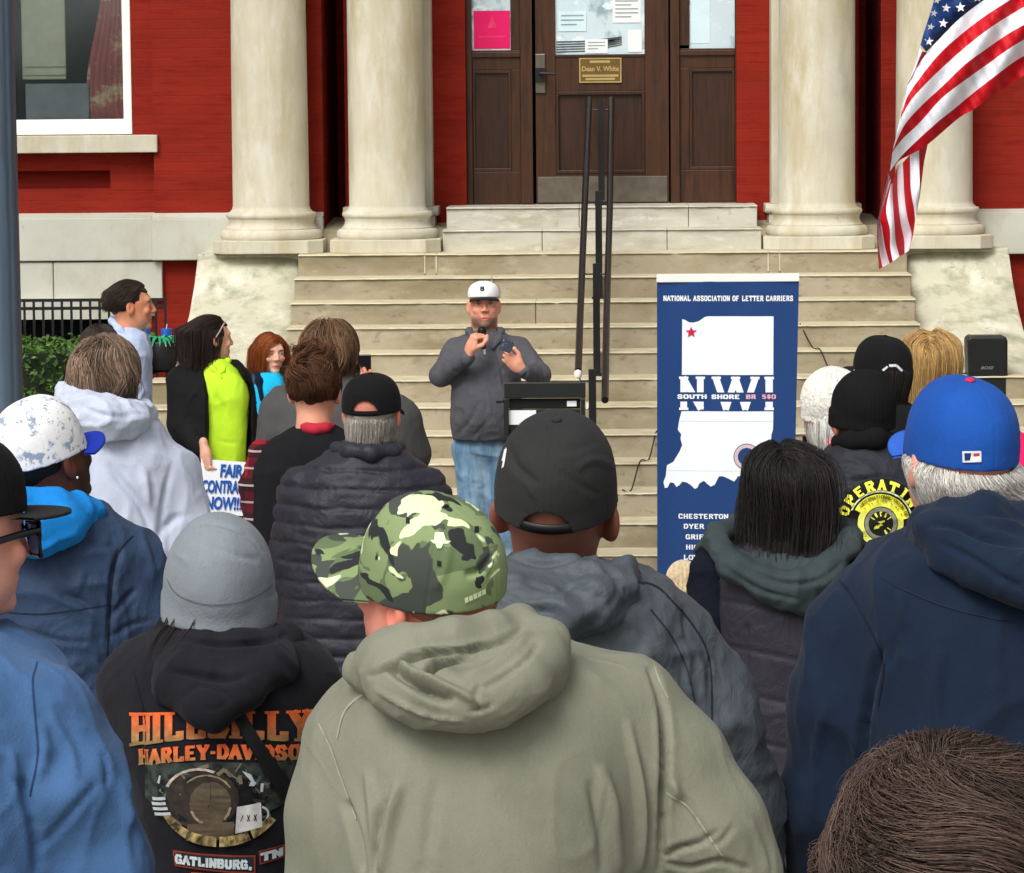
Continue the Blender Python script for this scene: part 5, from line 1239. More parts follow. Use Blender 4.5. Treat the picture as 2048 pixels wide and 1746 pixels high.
for ax_, fr_, ph_, col_ in ((0, 55, 0, (.01, .008, .01)), (2, 55, 1, (.01, .008, .01)), (1, 55, 0, (.01, .008, .01)), (2, 110, .5, (.6, .5, .5))):
    a1 = _n.nodes.new('ShaderNodeMath'); a1.operation = 'MULTIPLY_ADD'; a1.inputs[1].default_value = fr_; a1.inputs[2].default_value = ph_; _n.links.new(_s.outputs[ax_], a1.inputs[0])
    a2 = _n.nodes.new('ShaderNodeMath'); a2.operation = 'SINE'; _n.links.new(a1.outputs[0], a2.inputs[0]); a3 = _n.nodes.new('ShaderNodeMath'); a3.operation = 'GREATER_THAN'; a3.inputs[1].default_value = .35 if fr_ < 100 else .93; _n.links.new(a2.outputs[0], a3.inputs[0])
    a4 = _n.nodes.new('ShaderNodeMath'); a4.operation = 'MULTIPLY'; a4.inputs[1].default_value = .7; _n.links.new(a3.outputs[0], a4.inputs[0])
    mx = _n.nodes.new('ShaderNodeMix'); mx.data_type = 'RGBA'; mx.inputs[7].default_value = (*col_, 1); _n.links.new(a4.outputs[0], mx.inputs[0]); _n.links.new(cur, mx.inputs[6]); cur = mx.outputs[2]
_n.links.new(cur, _b.inputs['Base Color'])
blob(s, 'sleeve', [[(530, 912, 0, .058), (513, 975, 0, .054), (516, 1060, -.02, .05)]], m=PL, h=.008, parent=j, wr=(.008, 12, (1, 1, 1)))
blob(s, 'sleeve', [[(735, 912, 0, .06), (755, 985, 0, .058), (750, 1080, -.02, .05)]], m=PL, h=.008, parent=j, wr=(.008, 12, (1, 1, 1)))
blob(s, 'plaid_collar', [[(600, 850, -.05, .011), (615, 856, -.09, .012), (632, 859, -.105, .012), (650, 856, -.09, .012), (664, 851, -.05, .011)]], m=mat('red_collar', srgb(190, 40, 60)), h=.005, parent=j)
s.legs(1290, .17, cx=630)

# ---- older man, black cap, puffer jacket
s = Person(10.7, 745, 'grey haired person in a plain black cap and black quilted puffer jacket')
M = hm(s, 744, 832, yaw=-8, pitch=4, sc=1.0)
s.body(M, srgb(224, 150, 128), fat=.004, color=head_color(srgb(222, 146, 124), flush=.2))
WH = srgb(186, 178, 168)
CBL = cloth('black_cap_cotton', srgb(22, 22, 24), sheen=.1)
cap(s.root, M, CBL, r=(.092, .11, .096), high=1.1, brimdir=0)
hairobj(s, [shell(M, (.083, .103, .09), cut=lambda G: np.maximum(G[2]-.03, np.where(G[1] > .02, .0-G[2], -.07-G[2]))+0*G[0], col=np.array(WH)*.75), strands(2600, M, r0=.0012, length=.04, lvar=.8, col=WH, zone=lambda p: (p[:, 2] < -.3) & (p[:, 2] > -.72) & (p[:, 1] < .4), curl=.2, seed=17, lift=.006, cvar=.25)])
PF = cloth('black_puffer_nylon', srgb(44, 44, 54), rough=.55, spec=.35, sheen=.1, bs=90)
rows = [(884, 690, 788, .095), (902, 668, 806, .115), (918, 638, 828, .13), (940, 610, 850, .15), (980, 588, 866, .17), (1040, 575, 872, .185), (1120, 565, 875, .19), (1250, 562, 876, .19), (1420, 565, 875, .19)]
def nolow(V, Nn, Vl): return V
j = s.garment('puffer_jacket', rows, PF, [[(608, 985, 0, .08), (590, 1120, 0, .078), (588, 1290, .08, .07)], [(848, 985, 0, .08), (862, 1120, 0, .078), (850, 1260, .15, .07)]], h=.0065, quilt=(.058, .013, 1), wr=(.005, 9, (1, 1, 1)))
blob(s, 'collar', [[(672, 896, -.02, .02), (700, 902, -.10, .021), (742, 906, -.13, .022), (785, 902, -.08, .02), (800, 894, .0, .018)]], m=PF, h=.006, parent=j, wr=(.004, 12, (1, 1, 1)))
s.legs(1400, .19, cx=720)

# ---- white haired person, red collar
s = Person(11.3, 1672, 'person in a fuzzy white knitted hat and red collar beside the blue banner')
M = hm(s, 1668, 832, yaw=12, pitch=2, sc=1.05)
s.body(M, SK_P)
W2 = srgb(236, 232, 222)
beanie(s.root, M, mat('white_fuzzy_knit', W2, rough=1., var=.12, vs=30, bump=1., bs=60, bdist=.012, sheen=.3), r=(.093, .112, .112), cuff=.06, rib=34, ribamp=.0035, slouch=(-.02, -.03, .0))
hairobj(s, [shell(M, (.08, .1, .088), cut=lambda G: np.maximum(G[2]-.0, np.where(G[1] > .02, .0-G[2], -.08-G[2]))+0*G[0], col=np.array(W2)*.7), strands(900, M, r0=.002, length=.09, col=W2, zone=lambda p: (p[:, 2] < .0) & (p[:, 1] < .4), curl=.4, seed=18, lift=.01, cvar=.15)])
j = s.garment('jacket', [(882, 1645, 1700, .08), (900, 1610, 1730, .12), (930, 1600, 1750, .14), (1000, 1600, 1755, .15), (1150, 1600, 1755, .15)], cloth('black_coat', srgb(28, 28, 32)), h=.012)
blob(s, 'collar', [[(1640, 876, -.02, .02), (1668, 886, -.1, .022), (1700, 878, -.02, .02)]], m=mat('pink_red_scarf', srgb(222, 30, 80), rough=.8), h=.006, parent=j)
s.legs(1140, .16, cx=1675)
c = P(1622, 892, 11.8); ph = MB().box(c[0]-.03, c[0]+.03, 11.79, 11.80, c[2]-.03, c[2]+.04).build('phone', mat('dark_phone', srgb(26, 16, 16), rough=.2, spec=.6), bevel=.004); tag(ph, 'dark phone held low beside the white knitted hat', 'phone')
s_ = s

# ---- black cap with white lettering, dark hair
s = Person(11.9, 1762, 'person in a black cap with a white lettered strap, in front of the blonde person')
M = hm(s, 1763, 752, yaw=38, pitch=6, sc=1.02)
s.body(M, SK_T)
c0 = cap(s.root, M, CBL, r=(.09, .108, .097), high=1.12, opening=False, brimlen=.065)
hairobj(s, [shell(M, (.087, .106, .09), cut=lambda G: np.maximum(G[2]-.03, np.where(G[1] > .02, .0-G[2], -.1-G[2]))+0*G[0], col=(.008, .006, .005)), strands(1500, M, r0=.0024, length=.1, col=(.012, .009, .007), zone=fringe, curl=.3, seed=19)])
tb = bvh(c0)
decal('embroidered_band', [(q_, srgb(214, 220, 222)) for q_ in ([(1763, 739), (1773, 731), (1776, 734), (1767, 742)], [(1777, 728), (1792, 727.5), (1792, 733), (1778, 733)], [(1793, 728), (1806, 740), (1803, 744), (1792, 733)])], PRINT, c0, tb, 11.8, nsub=2.5, lift=.0015)
s.garment('jacket', [(795, 1735, 1795, .08), (812, 1700, 1830, .12), (840, 1690, 1850, .14), (1050, 1690, 1850, .15)], cloth('black_hoodie', srgb(26, 26, 28)), h=.014); s.legs(1040, .17)

# ---- blonde
s = Person(12.8, 1866, 'person with straight strawberry blonde hair between the black cap and the loudspeaker')
M = hm(s, 1862, 730, yaw=-6, pitch=2, sc=.96)
s.body(M, SK_P)
BL = srgb(204, 164, 104)
def partd(cur, p, t): return np.stack([np.sign(cur[:, 0]+.004)*.9*np.clip((cur[:, 2]-.08)/.05, 0, 1), -.45*np.clip((cur[:, 2]-.05)/.05, 0, 1), -.35-1.2*t-(cur[:, 2] < .06)*1.], 1)
hairobj(s, [shell(M, (.096, .112, .1), cut=lambda G: np.where(G[1] > .05, .05-G[2], -.2-G[2])+0*G[0], col=np.array(BL)*.6, extra=(lambda G: ell(G, (0, -.05, -.1), (.1, .07, .12)), (-.13, -.16, -.25), (.13, .05, .14))), strands(3400, M, r0=.0022, length=.26, lvar=.15, steps=11, col=BL, zone=allb, dirf=partd, curl=.24, cfreq=12, seed=20, lift=.012, cvar=.4, rad=(.09, .108, .097))])
s.garment('coat', [(790, 1835, 1895, .08), (808, 1800, 1930, .12), (840, 1785, 1945, .14), (1050, 1785, 1945, .15)], cloth('tan_coat', srgb(70, 60, 50)), h=.014); s.legs(1040, .17)

# ---- operating engineers jacket, black knitted hat
s = Person(10.5, 1725, 'person in black knitted hat and black jacket with a round yellow back emblem')
M = hm(s, 1722, 846, yaw=20, pitch=4, sc=1.03)
s.body(M, srgb(210, 134, 110), fat=.006)
BK = cloth('black_knit', srgb(20, 20, 21), rough=.95, bs=200, bump=.6)
beanie(s.root, M, BK, r=(.089, .107, .112), cuff=.055, rib=60, slouch=(0, -.03, .01))
hairobj(s, [shell(M, (.08, .1, .088), cut=lambda G: np.maximum(G[2]-.01, np.where(G[1] > .02, .0-G[2], -.065-G[2]))+0*G[0], col=srgb(90, 66, 50)), strands(1200, M, r0=.0018, length=.03, col=srgb(110, 84, 62), zone=lambda p: (p[:, 2] < -.2) & (p[:, 2] > -.75) & (p[:, 1] < .3), curl=.2, seed=21, lift=.004)])
BJ2 = cloth('black_work_jacket', srgb(36, 38, 46), rough=.65, spec=.3, sheen=.05)
j = s.garment('jacket', [(876, 1690, 1790, .09), (892, 1660, 1812, .12), (910, 1640, 1840, .14), (945, 1618, 1862, .165), (1000, 1606, 1872, .18), (1100, 1604, 1874, .18), (1300, 1606, 1872, .18)], BJ2, [[(1630, 975, 0, .078), (1612, 1100, 0, .072), (1640, 1250, .15, .06)], [(1852, 975, 0, .078), (1868, 1100, 0, .072)]], h=.007, wr=(.009, 8, (.7, 1, 1.6)), st=[([(1660, 950), (1700, 965), (1750, 955), (1800, 965)], 9, -.008), ([(1640, 985), (1660, 970), (1690, 975)], 7, -.010), ([(1650, 940), (1640, 1000), (1650, 1060)], 8, -.008)])
blob(s, 'collar', [[(1678, 884, -.02, .026), (1705, 880, -.09, .028), (1750, 876, -.11, .03), (1790, 884, -.02, .026)]], m=BK, h=.006, parent=j)
tb = bvh(j); YL = srgb(240, 236, 70); items = []
cx, cy = 1757, 1040
def arcq(r0, r1, a0, a1, colr, n=None, cx=cx, cy=cy, sq=1.):
    n = n or max(2, int(abs(a1-a0)/12)); o = []
    for i in range(n):
        t0, t1 = [math.radians(a0+(a1-a0)*u/n) for u in (i, i+1)]
        o.append(([(cx+r0*math.sin(t0), cy-r0*math.cos(t0)*sq), (cx+r1*math.sin(t0), cy-r1*math.cos(t0)*sq), (cx+r1*math.sin(t1), cy-r1*math.cos(t1)*sq), (cx+r0*math.sin(t1), cy-r0*math.cos(t1)*sq)], colr))
    return o
# black backing, yellow disc, arc band, wheel
items += arcq(1, 88, -80, 80, srgb(8, 8, 8), 14)
items = [(q, c) for q, c in items]
it2 = arcq(30, 58, -62, 80, YL, 16)+arcq(0.5, 46, 0, 360, srgb(238, 238, 110), 24)+arcq(62, 65, -66, 80, srgb(214, 222, 190), 16)
it3 = arcq(25, 32.5, 0, 360, srgb(132, 134, 120), 24)+arcq(32.5, 34, 0, 360, srgb(20, 24, 10), 24)+arcq(.5, 25, 0, 360, srgb(20, 22, 8), 18)
for a in range(0, 360, 30): it3 += arcq(15, 24, a-6, a+6, srgb(226, 222, 90), 1)
it3 += [([(cx-11, cy-3), (cx+7, cy-7), (cx+9, cy+2), (cx-12, cy+8)], srgb(228, 224, 90)), ([(cx-13, cy+6), (cx-2, cy+3), (cx-4, cy+9), (cx-14, cy+11)], srgb(228, 224, 90))]
def arctext(wd, r, h, a0, a1, th, asp, colr, serif=0.):
    out = []; n = len(wd)
    for i, ch in enumerate(wd):
        ac = math.radians(a0+(a1-a0)*(i+.5)/n); aw = asp*(.5 if ch == 'I' else 1)
        for qd in letter_quads(ch, th, serif, aw):
            pp = []
            for p in qd:
                u = (p[0]-aw/2)*h; v = p[1]*h; an = ac+u/(r+h/2); rr = r+v; pp.append((cx+rr*math.sin(an), cy-rr*math.cos(an)))
            out.append((pp, colr))
    return out
it4 = arctext('OPERATING', 66, 20, -80, 84, .15, .78, srgb(244, 240, 80), .2)
it5 = arctext('INTERNATIONAL UNION OF', 50, 7, -52, 76, .14, .7, srgb(120, 118, 10))+arctext('- -- - -- - -- -', 42, 5.5, -50, 70, .3, .7, srgb(150, 146, 14))+arctext('OF ENGINEERS', 35.5, 6, 250, 110, .12, .7, srgb(150, 146, 20))
for k_, itx in enumerate((items, it2, it3, it4, it5)): decal('emblem' if k_ < 3 else 'emblem_lettering', itx, PRINT, j, tb, 10.4, nsub=4, lift=.002+.0022*k_)
s.legs(1290, .19, cx=1740)

# ---- child in a fuzzy tan hat, far down between the jackets
s = Person(16.5, 1364, 'small child in a fuzzy tan hat in front of the foot of the blue banner')
M = hm(s, 1366, 1176, yaw=10, sc=.84); s.body(M, SK_P, h=.006)
beanie(s.root, M, mat('tan_fleece', srgb(214, 190, 150), rough=1., sheen=.5, var=.3, vs=40, bump=1, bs=120, bdist=.01), r=(.092, .11, .105), cuff=.05, rib=30, h=.004, ribamp=.003)
s.garment('coat', [(1208, 1345, 1388, .06), (1220, 1325, 1408, .09), (1300, 1318, 1415, .11), (1380, 1316, 1417, .12)], cloth('brown_coat', srgb(90, 70, 56)), h=.012); s.legs(1370, .1, r=.06)

# ---- person with long black hair and hooded vest
s = Person(8.6, 1566, 'person with long straight black hair and a hooded charcoal quilted vest')
M = hm(s, 1562, 986, yaw=8, pitch=2, sc=.98)
s.body(M, SK_T)
BKH = (.012, .010, .010)
def straight(cur, p, t): return np.stack([cur[:, 0]*3.2*(cur[:, 2] > -.06)+.25*np.sin(p[:, 0]*40)*0, -.25+0*cur[:, 0], -.25-1.1*t-(cur[:, 2] < 0)*.6], 1)
hairobj(s, [shell(M, (.086, .11, .097), cut=lambda G: np.where(G[1] > .05, .05-G[2], -.24-G[2])+0*G[0], col=(.006, .005, .005), h=.005, extra=(lambda G: smin(ell(G, (0, -.06, -.1), (.09, .06, .13)), ell(G, (.0, -.10, -.2), (.088, .045, .09)), .05), (-.14, -.2, -.32), (.14, .05, .14))), strands(6000, M, r0=.0014, length=.33, lvar=.38, steps=14, col=(.02, .016, .016), zone=allb, dirf=bkh, curl=.26, cfreq=8, clump=1, seed=22, lift=.010, cvar=.5, stiff=.3, rad=(.083, .108, .096))])
VS = cloth('charcoal_vest_nylon', srgb(44, 42, 52), rough=.6, spec=.3, sheen=.1)
NS = cloth('navy_sleeve_knit', srgb(16, 20, 34)); HD = cloth('green_grey_hood_fleece', srgb(62, 72, 74), rough=.95)
rows = [(1075, 1480, 1660, .11), (1100, 1440, 1695, .13), (1130, 1424, 1712, .145), (1180, 1424, 1714, .165), (1260, 1434, 1712, .17), (1350, 1446, 1706, .17), (1500, 1462, 1700, .175), (1780, 1462, 1700, .18)]
def vq(V, Nn, Vl):
    z = V[:, 2]; x = V[:, 0]-s.root.location[0]; zz = z+.02*np.sin(x*9); t = np.abs(((zz/.115) % 1)-.5)*2; u = np.abs(((x/.2+.5) % 1)-.5)*2
    g = -.006*np.exp(-((1-t)/.09)**2)-.005*np.exp(-((1-u)/.05)**2)*(z < s.J(1566, 1230)[2]); return V+Nn*g[:, None]
j = s.garment('quilted_vest', rows, VS, h=.0065, wr=(.006, 8, (1, 1, .7)), post=vq, st=[([(1430, 1110), (1438, 1180), (1432, 1260)], 5, -.008)])
blob(s, 'sleeve', [[(1436, 1140, 0, .072), (1424, 1230, -.01, .068), (1440, 1400, .05, .06), (1500, 1480, .25, .05)]], m=NS, h=.007, parent=j, wr=(.008, 10, (1, 1, 1.4)))
blob(s, 'sleeve', [[(1700, 1140, 0, .072), (1712, 1230, -.01, .068), (1700, 1400, .05, .06)]], m=NS, h=.008, parent=j, wr=(.008, 10, (1, 1, 1.4)))
blob(s, 'hood', [[(1402, 1096, .03, .018), (1438, 1068, -.04, .022), (1484, 1044, .0, .02), (1530, 1032, .05, .02)], [(1425, 1082, -.05, .026), (1470, 1134, -.15, .034), (1530, 1166, -.18, .034), (1590, 1174, -.18, .034), (1650, 1148, -.16, .034), (1700, 1086, -.08, .028), (1690, 1056, .0, .026)], [(1560, 1180, -.18, .04), (1620, 1215, -.17, .03)]], [(1562, 1136, -.06, .145, .09, .065)], m=HD, h=.006, parent=j, wr=(.010, 10, (1, 1, 1)), st=[([(1440, 1105), (1500, 1140), (1570, 1165), (1640, 1160), (1690, 1120)], 8, -.014), ([(1440, 1130), (1520, 1180), (1600, 1200)], 7, -.012)])
s.legs(1770, .17, cx=1570)
# ---- floral cap, blue hood, navy jacket
s = Person(8.2, 80, 'person in a white floral cap with blue brim, bright blue hood over a navy jacket')
M = hm(s, 92, 928, yaw=-38, pitch=20, roll=-3, sc=1.06)
s.body(M, SK_D, fat=.004, color=head_color(srgb(96, 58, 42), beard=(.01, .008, .007), beardlev=-.02, lips=.4), h=.0035)
FW = mat('floral_white_cap', srgb(240, 240, 240), rough=.8, var=.03, bump=.3, bs=200, stain=[(srgb(150, 164, 186), 34, .56, .60, (1, 1, 1)), (srgb(110, 134, 170), 70, .60, .64, (1, 1, 1)), (srgb(244, 244, 244), 16, .5, .6, (1, 1, 1))])
BB = cloth('royal_blue_brim', srgb(36, 58, 172), sheen=0)
cap(s.root, M, FW, m_brim=BB, r=(.092, .11, .098), high=1.32, brimlen=.06, m_strap=BB, tiltb=.1)
hairobj(s, [shell(M, (.0795, .101, .088), cut=lambda G: np.maximum(G[2]-.03, np.where(G[1] > .02, .0-G[2], -.055-G[2]))+0*G[0], col=(.012, .009, .008), amp=.001)])
er = MB(); p = M @ Vector((.094, -.002, -.032)); er.lathe([(.0005, -.004), (.004, 0), (.0005, .004)], 0, 0, 10, cap=False); V = np.concatenate(er.V)+np.array(p)-parent_off(s.root)
me = bpy.data.meshes.new('earring'); me.from_pydata(V.tolist(), [], er.F); link('earring', me, mat('bright_stud', srgb(240, 240, 236), rough=.15, metal=.6), s.root, True)
NV = cloth('navy_jacket', srgb(44, 64, 94), rough=.7, spec=.3, sheen=.15)
j = s.garment('jacket', [(985, 20, 165, .10), (1012, -30, 205, .13), (1040, -75, 245, .15), (1080, -105, 272, .17), (1150, -120, 285, .19), (1250, -120, 285, .2), (1400, -115, 280, .2), (1600, -110, 275, .2)], NV, [[(262, 1125, 0, .085), (292, 1250, 0, .082), (262, 1420, .08, .07)], [(-90, 1120, 0, .085), (-120, 1250, 0, .08)]], h=.0065, wr=(.011, 8, (1, 1, .9)),
    st=[([(245, 1090), (228, 1140), (222, 1210), (218, 1290)], 9, -.018), ([(218, 1240), (245, 1205), (272, 1178)], 9, -.016), ([(220, 1275), (260, 1250), (300, 1240)], 9, -.012), ([(120, 1190), (160, 1200), (185, 1225)], 10, -.014), ([(60, 1260), (110, 1280), (180, 1285)], 10, -.012), ([(170, 1140), (150, 1180)], 12, .008), ([(150, 1075), (200, 1090), (240, 1092)], 7, -.007)])
HB = cloth('bright_blue_fleece', srgb(28, 130, 208), rough=.95, var=.06)
blob(s, 'hood', [[(10, 1010, -.1, .036), (60, 1008, -.15, .036), (110, 1006, -.13, .034), (150, 1018, -.08, .032), (186, 1036, -.03, .028)], [(20, 1040, -.19, .07), (70, 1065, -.21, .055), (120, 1045, -.17, .05), (180, 1028, -.06, .035)]], [(75, 1048, -.14, .12, .08, .06, -8)], m=HB, h=.006, parent=j, wr=(.010, 9, (1, 1, 1)), st=[([(60, 1000), (110, 1010), (150, 1030)], 11, -.010), ([(95, 990), (90, 1030), (80, 1070)], 5, -.004)])
s.legs(1590, .2, JEAN, cx=80)

tb = bvh(j)
seam('seam', [(262, 1075), (236, 1110), (226, 1180), (222, 1280), (218, 1400)], 2.5, srgb(14, 22, 36), PRINT, j, tb, 8.1)
seam('seam', [(20, 1212), (90, 1216), (160, 1210), (222, 1204)], 2, srgb(18, 28, 44), PRINT, j, tb, 8.1)
# ---- profile with sunglasses at the left edge, blue sweatshirt
s = Person(5.25, -60, 'person in flat brimmed black cap, sunglasses and blue sweatshirt at the left edge')
M = hm(s, -88, 1082, yaw=-50, pitch=0, sc=1.04)
s.body(M, srgb(236, 170, 150), fat=.004, neck=.06, nose=1.15, color=head_color(srgb(238, 172, 152), flush=.1), h=.0028)
BC = cloth('black_snapback', srgb(20, 20, 21), sheen=.1); BC2 = cloth('charcoal_brim', srgb(46, 46, 46), sheen=.1)
cap(s.root, M, BC, m_brim=BC2, r=(.092, .11, .098), high=1.1, flat=.7, brimlen=.08, curve=.1, base=.024)
gl = MB()
def eyef(pts, r): gl.tube([M @ (Vector(p)-Vector((0, 0, .006))) for p in pts], r, 8)
for sx in (-1, 1):
    eyef([(sx*.010, .118, .026), (sx*.06, .108, .03), (sx*.074, .1, .012), (sx*.064, .108, -.02), (sx*.022, .118, -.022), (sx*.01, .12, .004), (sx*.010, .118, .026)], .0045)
    eyef([(sx*.07, .102, .02), (sx*.084, .06, .018), (sx*.087, .0, .008), (sx*.085, -.012, -.004)], .006)
eyef([(-.012, .115, .018), (.012, .115, .018)], .003)
g = empty('sunglasses', tuple(M.translation), 'black wraparound sunglasses on the person at the left edge', 'sunglasses')
gl.build('frame', mat('glossy_black_frame', srgb(16, 14, 14), rough=.2, spec=.6), g, smooth=True, off=g.location)
lz = MB()
for sx in (-1, 1):
    pts = [M @ (Vector(p)-Vector((0, 0, .006))) for p in ((sx*.012, .117, .024), (sx*.06, .107, .028), (sx*.073, .099, .012), (sx*.063, .107, -.018), (sx*.022, .117, -.02))]
    lz.add([tuple(p) for p in pts]+[tuple(p+M.to_3x3() @ Vector((0, -.0015, 0))) for p in pts], [(0, 1, 2, 3, 4), (9, 8, 7, 6, 5)]+[(i, (i+1) % 5, (i+1) % 5+5, i+5) for i in range(5)])
lz.build('lens', mat('mirror_blue_lens', srgb(120, 150, 220), rough=.08, spec=.8, metal=.3), g, off=g.location)
SWB = cloth('blue_sweatshirt_fleece', srgb(70, 104, 148), rough=.95, sheen=.4, var=.05, bs=260, bump=.5)
j = s.garment('sweatshirt', [(1265, -170, 10, .12), (1292, -230, 60, .16), (1330, -280, 105, .19), (1390, -330, 135, .21), (1480, -350, 140, .23), (1600, -350, 145, .24), (1800, -350, 150, .24), (1950, -350, 150, .24)], SWB, [[(88, 1445, -.06, .092), (138, 1580, -.08, .085), (200, 1740, -.05, .082), (220, 1850, .1, .07)], [(-300, 1420, 0, .1), (-330, 1700, 0, .09)]], h=.0065, wr=(.015, 6, (1, 1, .6)),
    st=[([(45, 1555), (55, 1600), (70, 1670), (75, 1746)], 16, -.032), ([(75, 1700), (120, 1650), (200, 1560)], 12, -.014), ([(80, 1440), (90, 1500), (75, 1560)], 22, .014), ([(100, 1430), (140, 1500), (150, 1560)], 16, .010), ([(205, 1500), (215, 1540), (212, 1575)], 8, -.010), ([(240, 1560), (265, 1640), (290, 1700)], 14, .010), ([(20, 1500), (30, 1560)], 18, .012)])
s.legs(1930, .2, JEAN, cx=-60)

tb = bvh(j)
seam('seam', [(78, 1300), (92, 1390), (100, 1480), (86, 1560)], 3, srgb(36, 62, 104), PRINT, j, tb, 5.2)
# ---- navy hoodie, blue cap, white hair (right)
s = Person(5.9, 1925, 'white haired person in royal blue cap and navy hoodie, right side')
M = hm(s, 1916, 932, yaw=22, pitch=14, sc=1.05)
s.body(M, srgb(226, 160, 142), fat=.0, neck=.05, color=head_color(srgb(230, 164, 146), flush=.25), h=.003)
RB = cloth('royal_blue_cap', srgb(30, 82, 166), sheen=.15, rough=.85)
c0 = cap(s.root, M, RB, m_brim=cloth('lighter_blue_brim', srgb(52, 100, 196)), r=(.088, .109, .098), high=1.22, opening=False, h=.0026, brimlen=.062, m_button=mat('red_button', srgb(220, 40, 70), rough=.6), tiltb=.12)
W3 = srgb(226, 222, 214)
hairobj(s, [shell(M, (.086, .105, .09), cut=lambda G: np.maximum(G[2]+.0, np.where(G[1] > .0, .0-G[2], -.085-G[2]))+0*G[0], col=np.array(W3)*.8, h=.004), strands(5200, M, r0=.0010, length=.085, lvar=.4, col=W3, zone=lambda p: (p[:, 2] < -.1) & (p[:, 2] > -.95) & (p[:, 1] < .4), dirf=lambda cur, p, t: np.stack([.5+cur[:, 0]*2, 0*cur[:, 0], -.8+.8*t+0*cur[:, 0]], 1), curl=.3, cfreq=13, clump=1, seed=25, lift=.012, cvar=.18)])
tb = bvh(c0)
TG = [([(1921, 899), (1958, 898), (1959, 920), (1922, 922)], srgb(238, 240, 244)), ([(1925, 903), (1938, 902), (1938, 917), (1926, 918)], srgb(30, 50, 110)), ([(1943, 903), (1955, 902), (1955, 908), (1943, 909)], srgb(206, 60, 80)), ([(1938.5, 905), (1942, 903), (1940, 917), (1936, 917)], srgb(240, 240, 244))]
decal('league_tag', TG, PRINT, c0, tb, 5.8, nsub=4, lift=.003)
NH = cloth('navy_hoodie_fleece', srgb(25, 39, 60), rough=.95, sheen=.35, var=.06, bs=260, bump=.5)
j = s.garment('hoodie', [(1035, 1860, 2010, .12), (1060, 1815, 2060, .15), (1088, 1760, 2110, .17), (1125, 1715, 2150, .18), (1180, 1690, 2180, .2), (1270, 1690, 2180, .215), (1400, 1705, 2180, .22), (1600, 1715, 2180, .225), (1900, 1715, 2180, .225)], NH, [[(1722, 1262, 0, .092), (1692, 1400, 0, .09), (1664, 1600, .02, .084), (1655, 1800, .1, .07)], [(2160, 1190, 0, .1), (2190, 1500, 0, .09)]], h=.0064, wr=(.014, 5.5, (1, 1, .42)),
    st=[([(1765, 1290), (1745, 1360), (1728, 1460), (1722, 1600)], 14, -.028), ([(1790, 1270), (1780, 1340)], 14, -.012), ([(1630, 1160), (1690, 1180), (1730, 1240), (1762, 1310)], 7, -.006), ([(1880, 1290), (1870, 1380), (1880, 1480)], 26, .012), ([(2010, 1180), (1990, 1300), (2000, 1460)], 26, .010), ([(1800, 1180), (1810, 1260)], 18, .010), ([(1650, 1400), (1630, 1520), (1620, 1640)], 14, .010)])
blob(s, 'hood', [[(1842, 1078, -.03, .034), (1856, 1044, -.05, .028), (1900, 1030, -.10, .028), (1970, 1026, -.13, .03), (2040, 1036, -.1, .03)], [(1855, 1084, -.09, .03), (1910, 1100, -.17, .038), (1980, 1130, -.21, .042), (2060, 1155, -.23, .046), (2130, 1130, -.2, .045)]], [(1990, 1085, -.14, .15, .075, .048, 14)], m=NH, h=.006, parent=j, wr=(.010, 8, (1, 1, 1)), st=[([(1860, 1048), (1910, 1050), (1970, 1075), (2048, 1090)], 12, -.018), ([(1880, 1085), (1950, 1120), (2010, 1160), (2048, 1175)], 9, -.014), ([(1960, 1040), (2010, 1050), (2050, 1060)], 12, .012)])
s.legs(1900, .22, JEAN, cx=1925)

tb = bvh(j)
seam('seam', [(1640, 1160), (1690, 1178), (1730, 1240), (1760, 1312), (1752, 1400)], 3, (.004, .008, .018), PRINT, j, tb, 5.8)
seam('seam', [(2060, 1230), (1960, 1215), (1860, 1190), (1760, 1150)], 2.5, (.006, .012, .026), PRINT, j, tb, 5.8)
# ---- pink hooded jacket at the right edge, beyond the blue cap
s = Person(8.0, 2200, 'person in a bright pink hooded jacket at the right edge beyond the blue cap')
M = hm(s, 2215, 850, yaw=10, sc=1.0); s.body(M, SK_P, h=.006)
PK = cloth('pink_jacket', srgb(232, 36, 96), sheen=.1)
hairobj(s, [shell(M, cut=lambda G: np.where(G[1] > .04, .05-G[2], -.08-G[2])+0*G[0], col=DH), strands(700, M, r0=.003, length=.12, col=DH, zone=allb, curl=.2, seed=26)])
s.garment('pink_jacket', [(905, 2150, 2270, .10), (930, 2110, 2310, .13), (990, 2090, 2330, .15), (1300, 2090, 2330, .17)], PK, h=.01)
blob(s, 'sleeve', [[(2002, 866, -.04, .028), (2012, 900, -.05, .052), (2042, 940, -.06, .065), (2110, 990, -.05, .06), (2170, 1000, 0, .08)]], m=PK, h=.008)
s.legs(1290, .17)

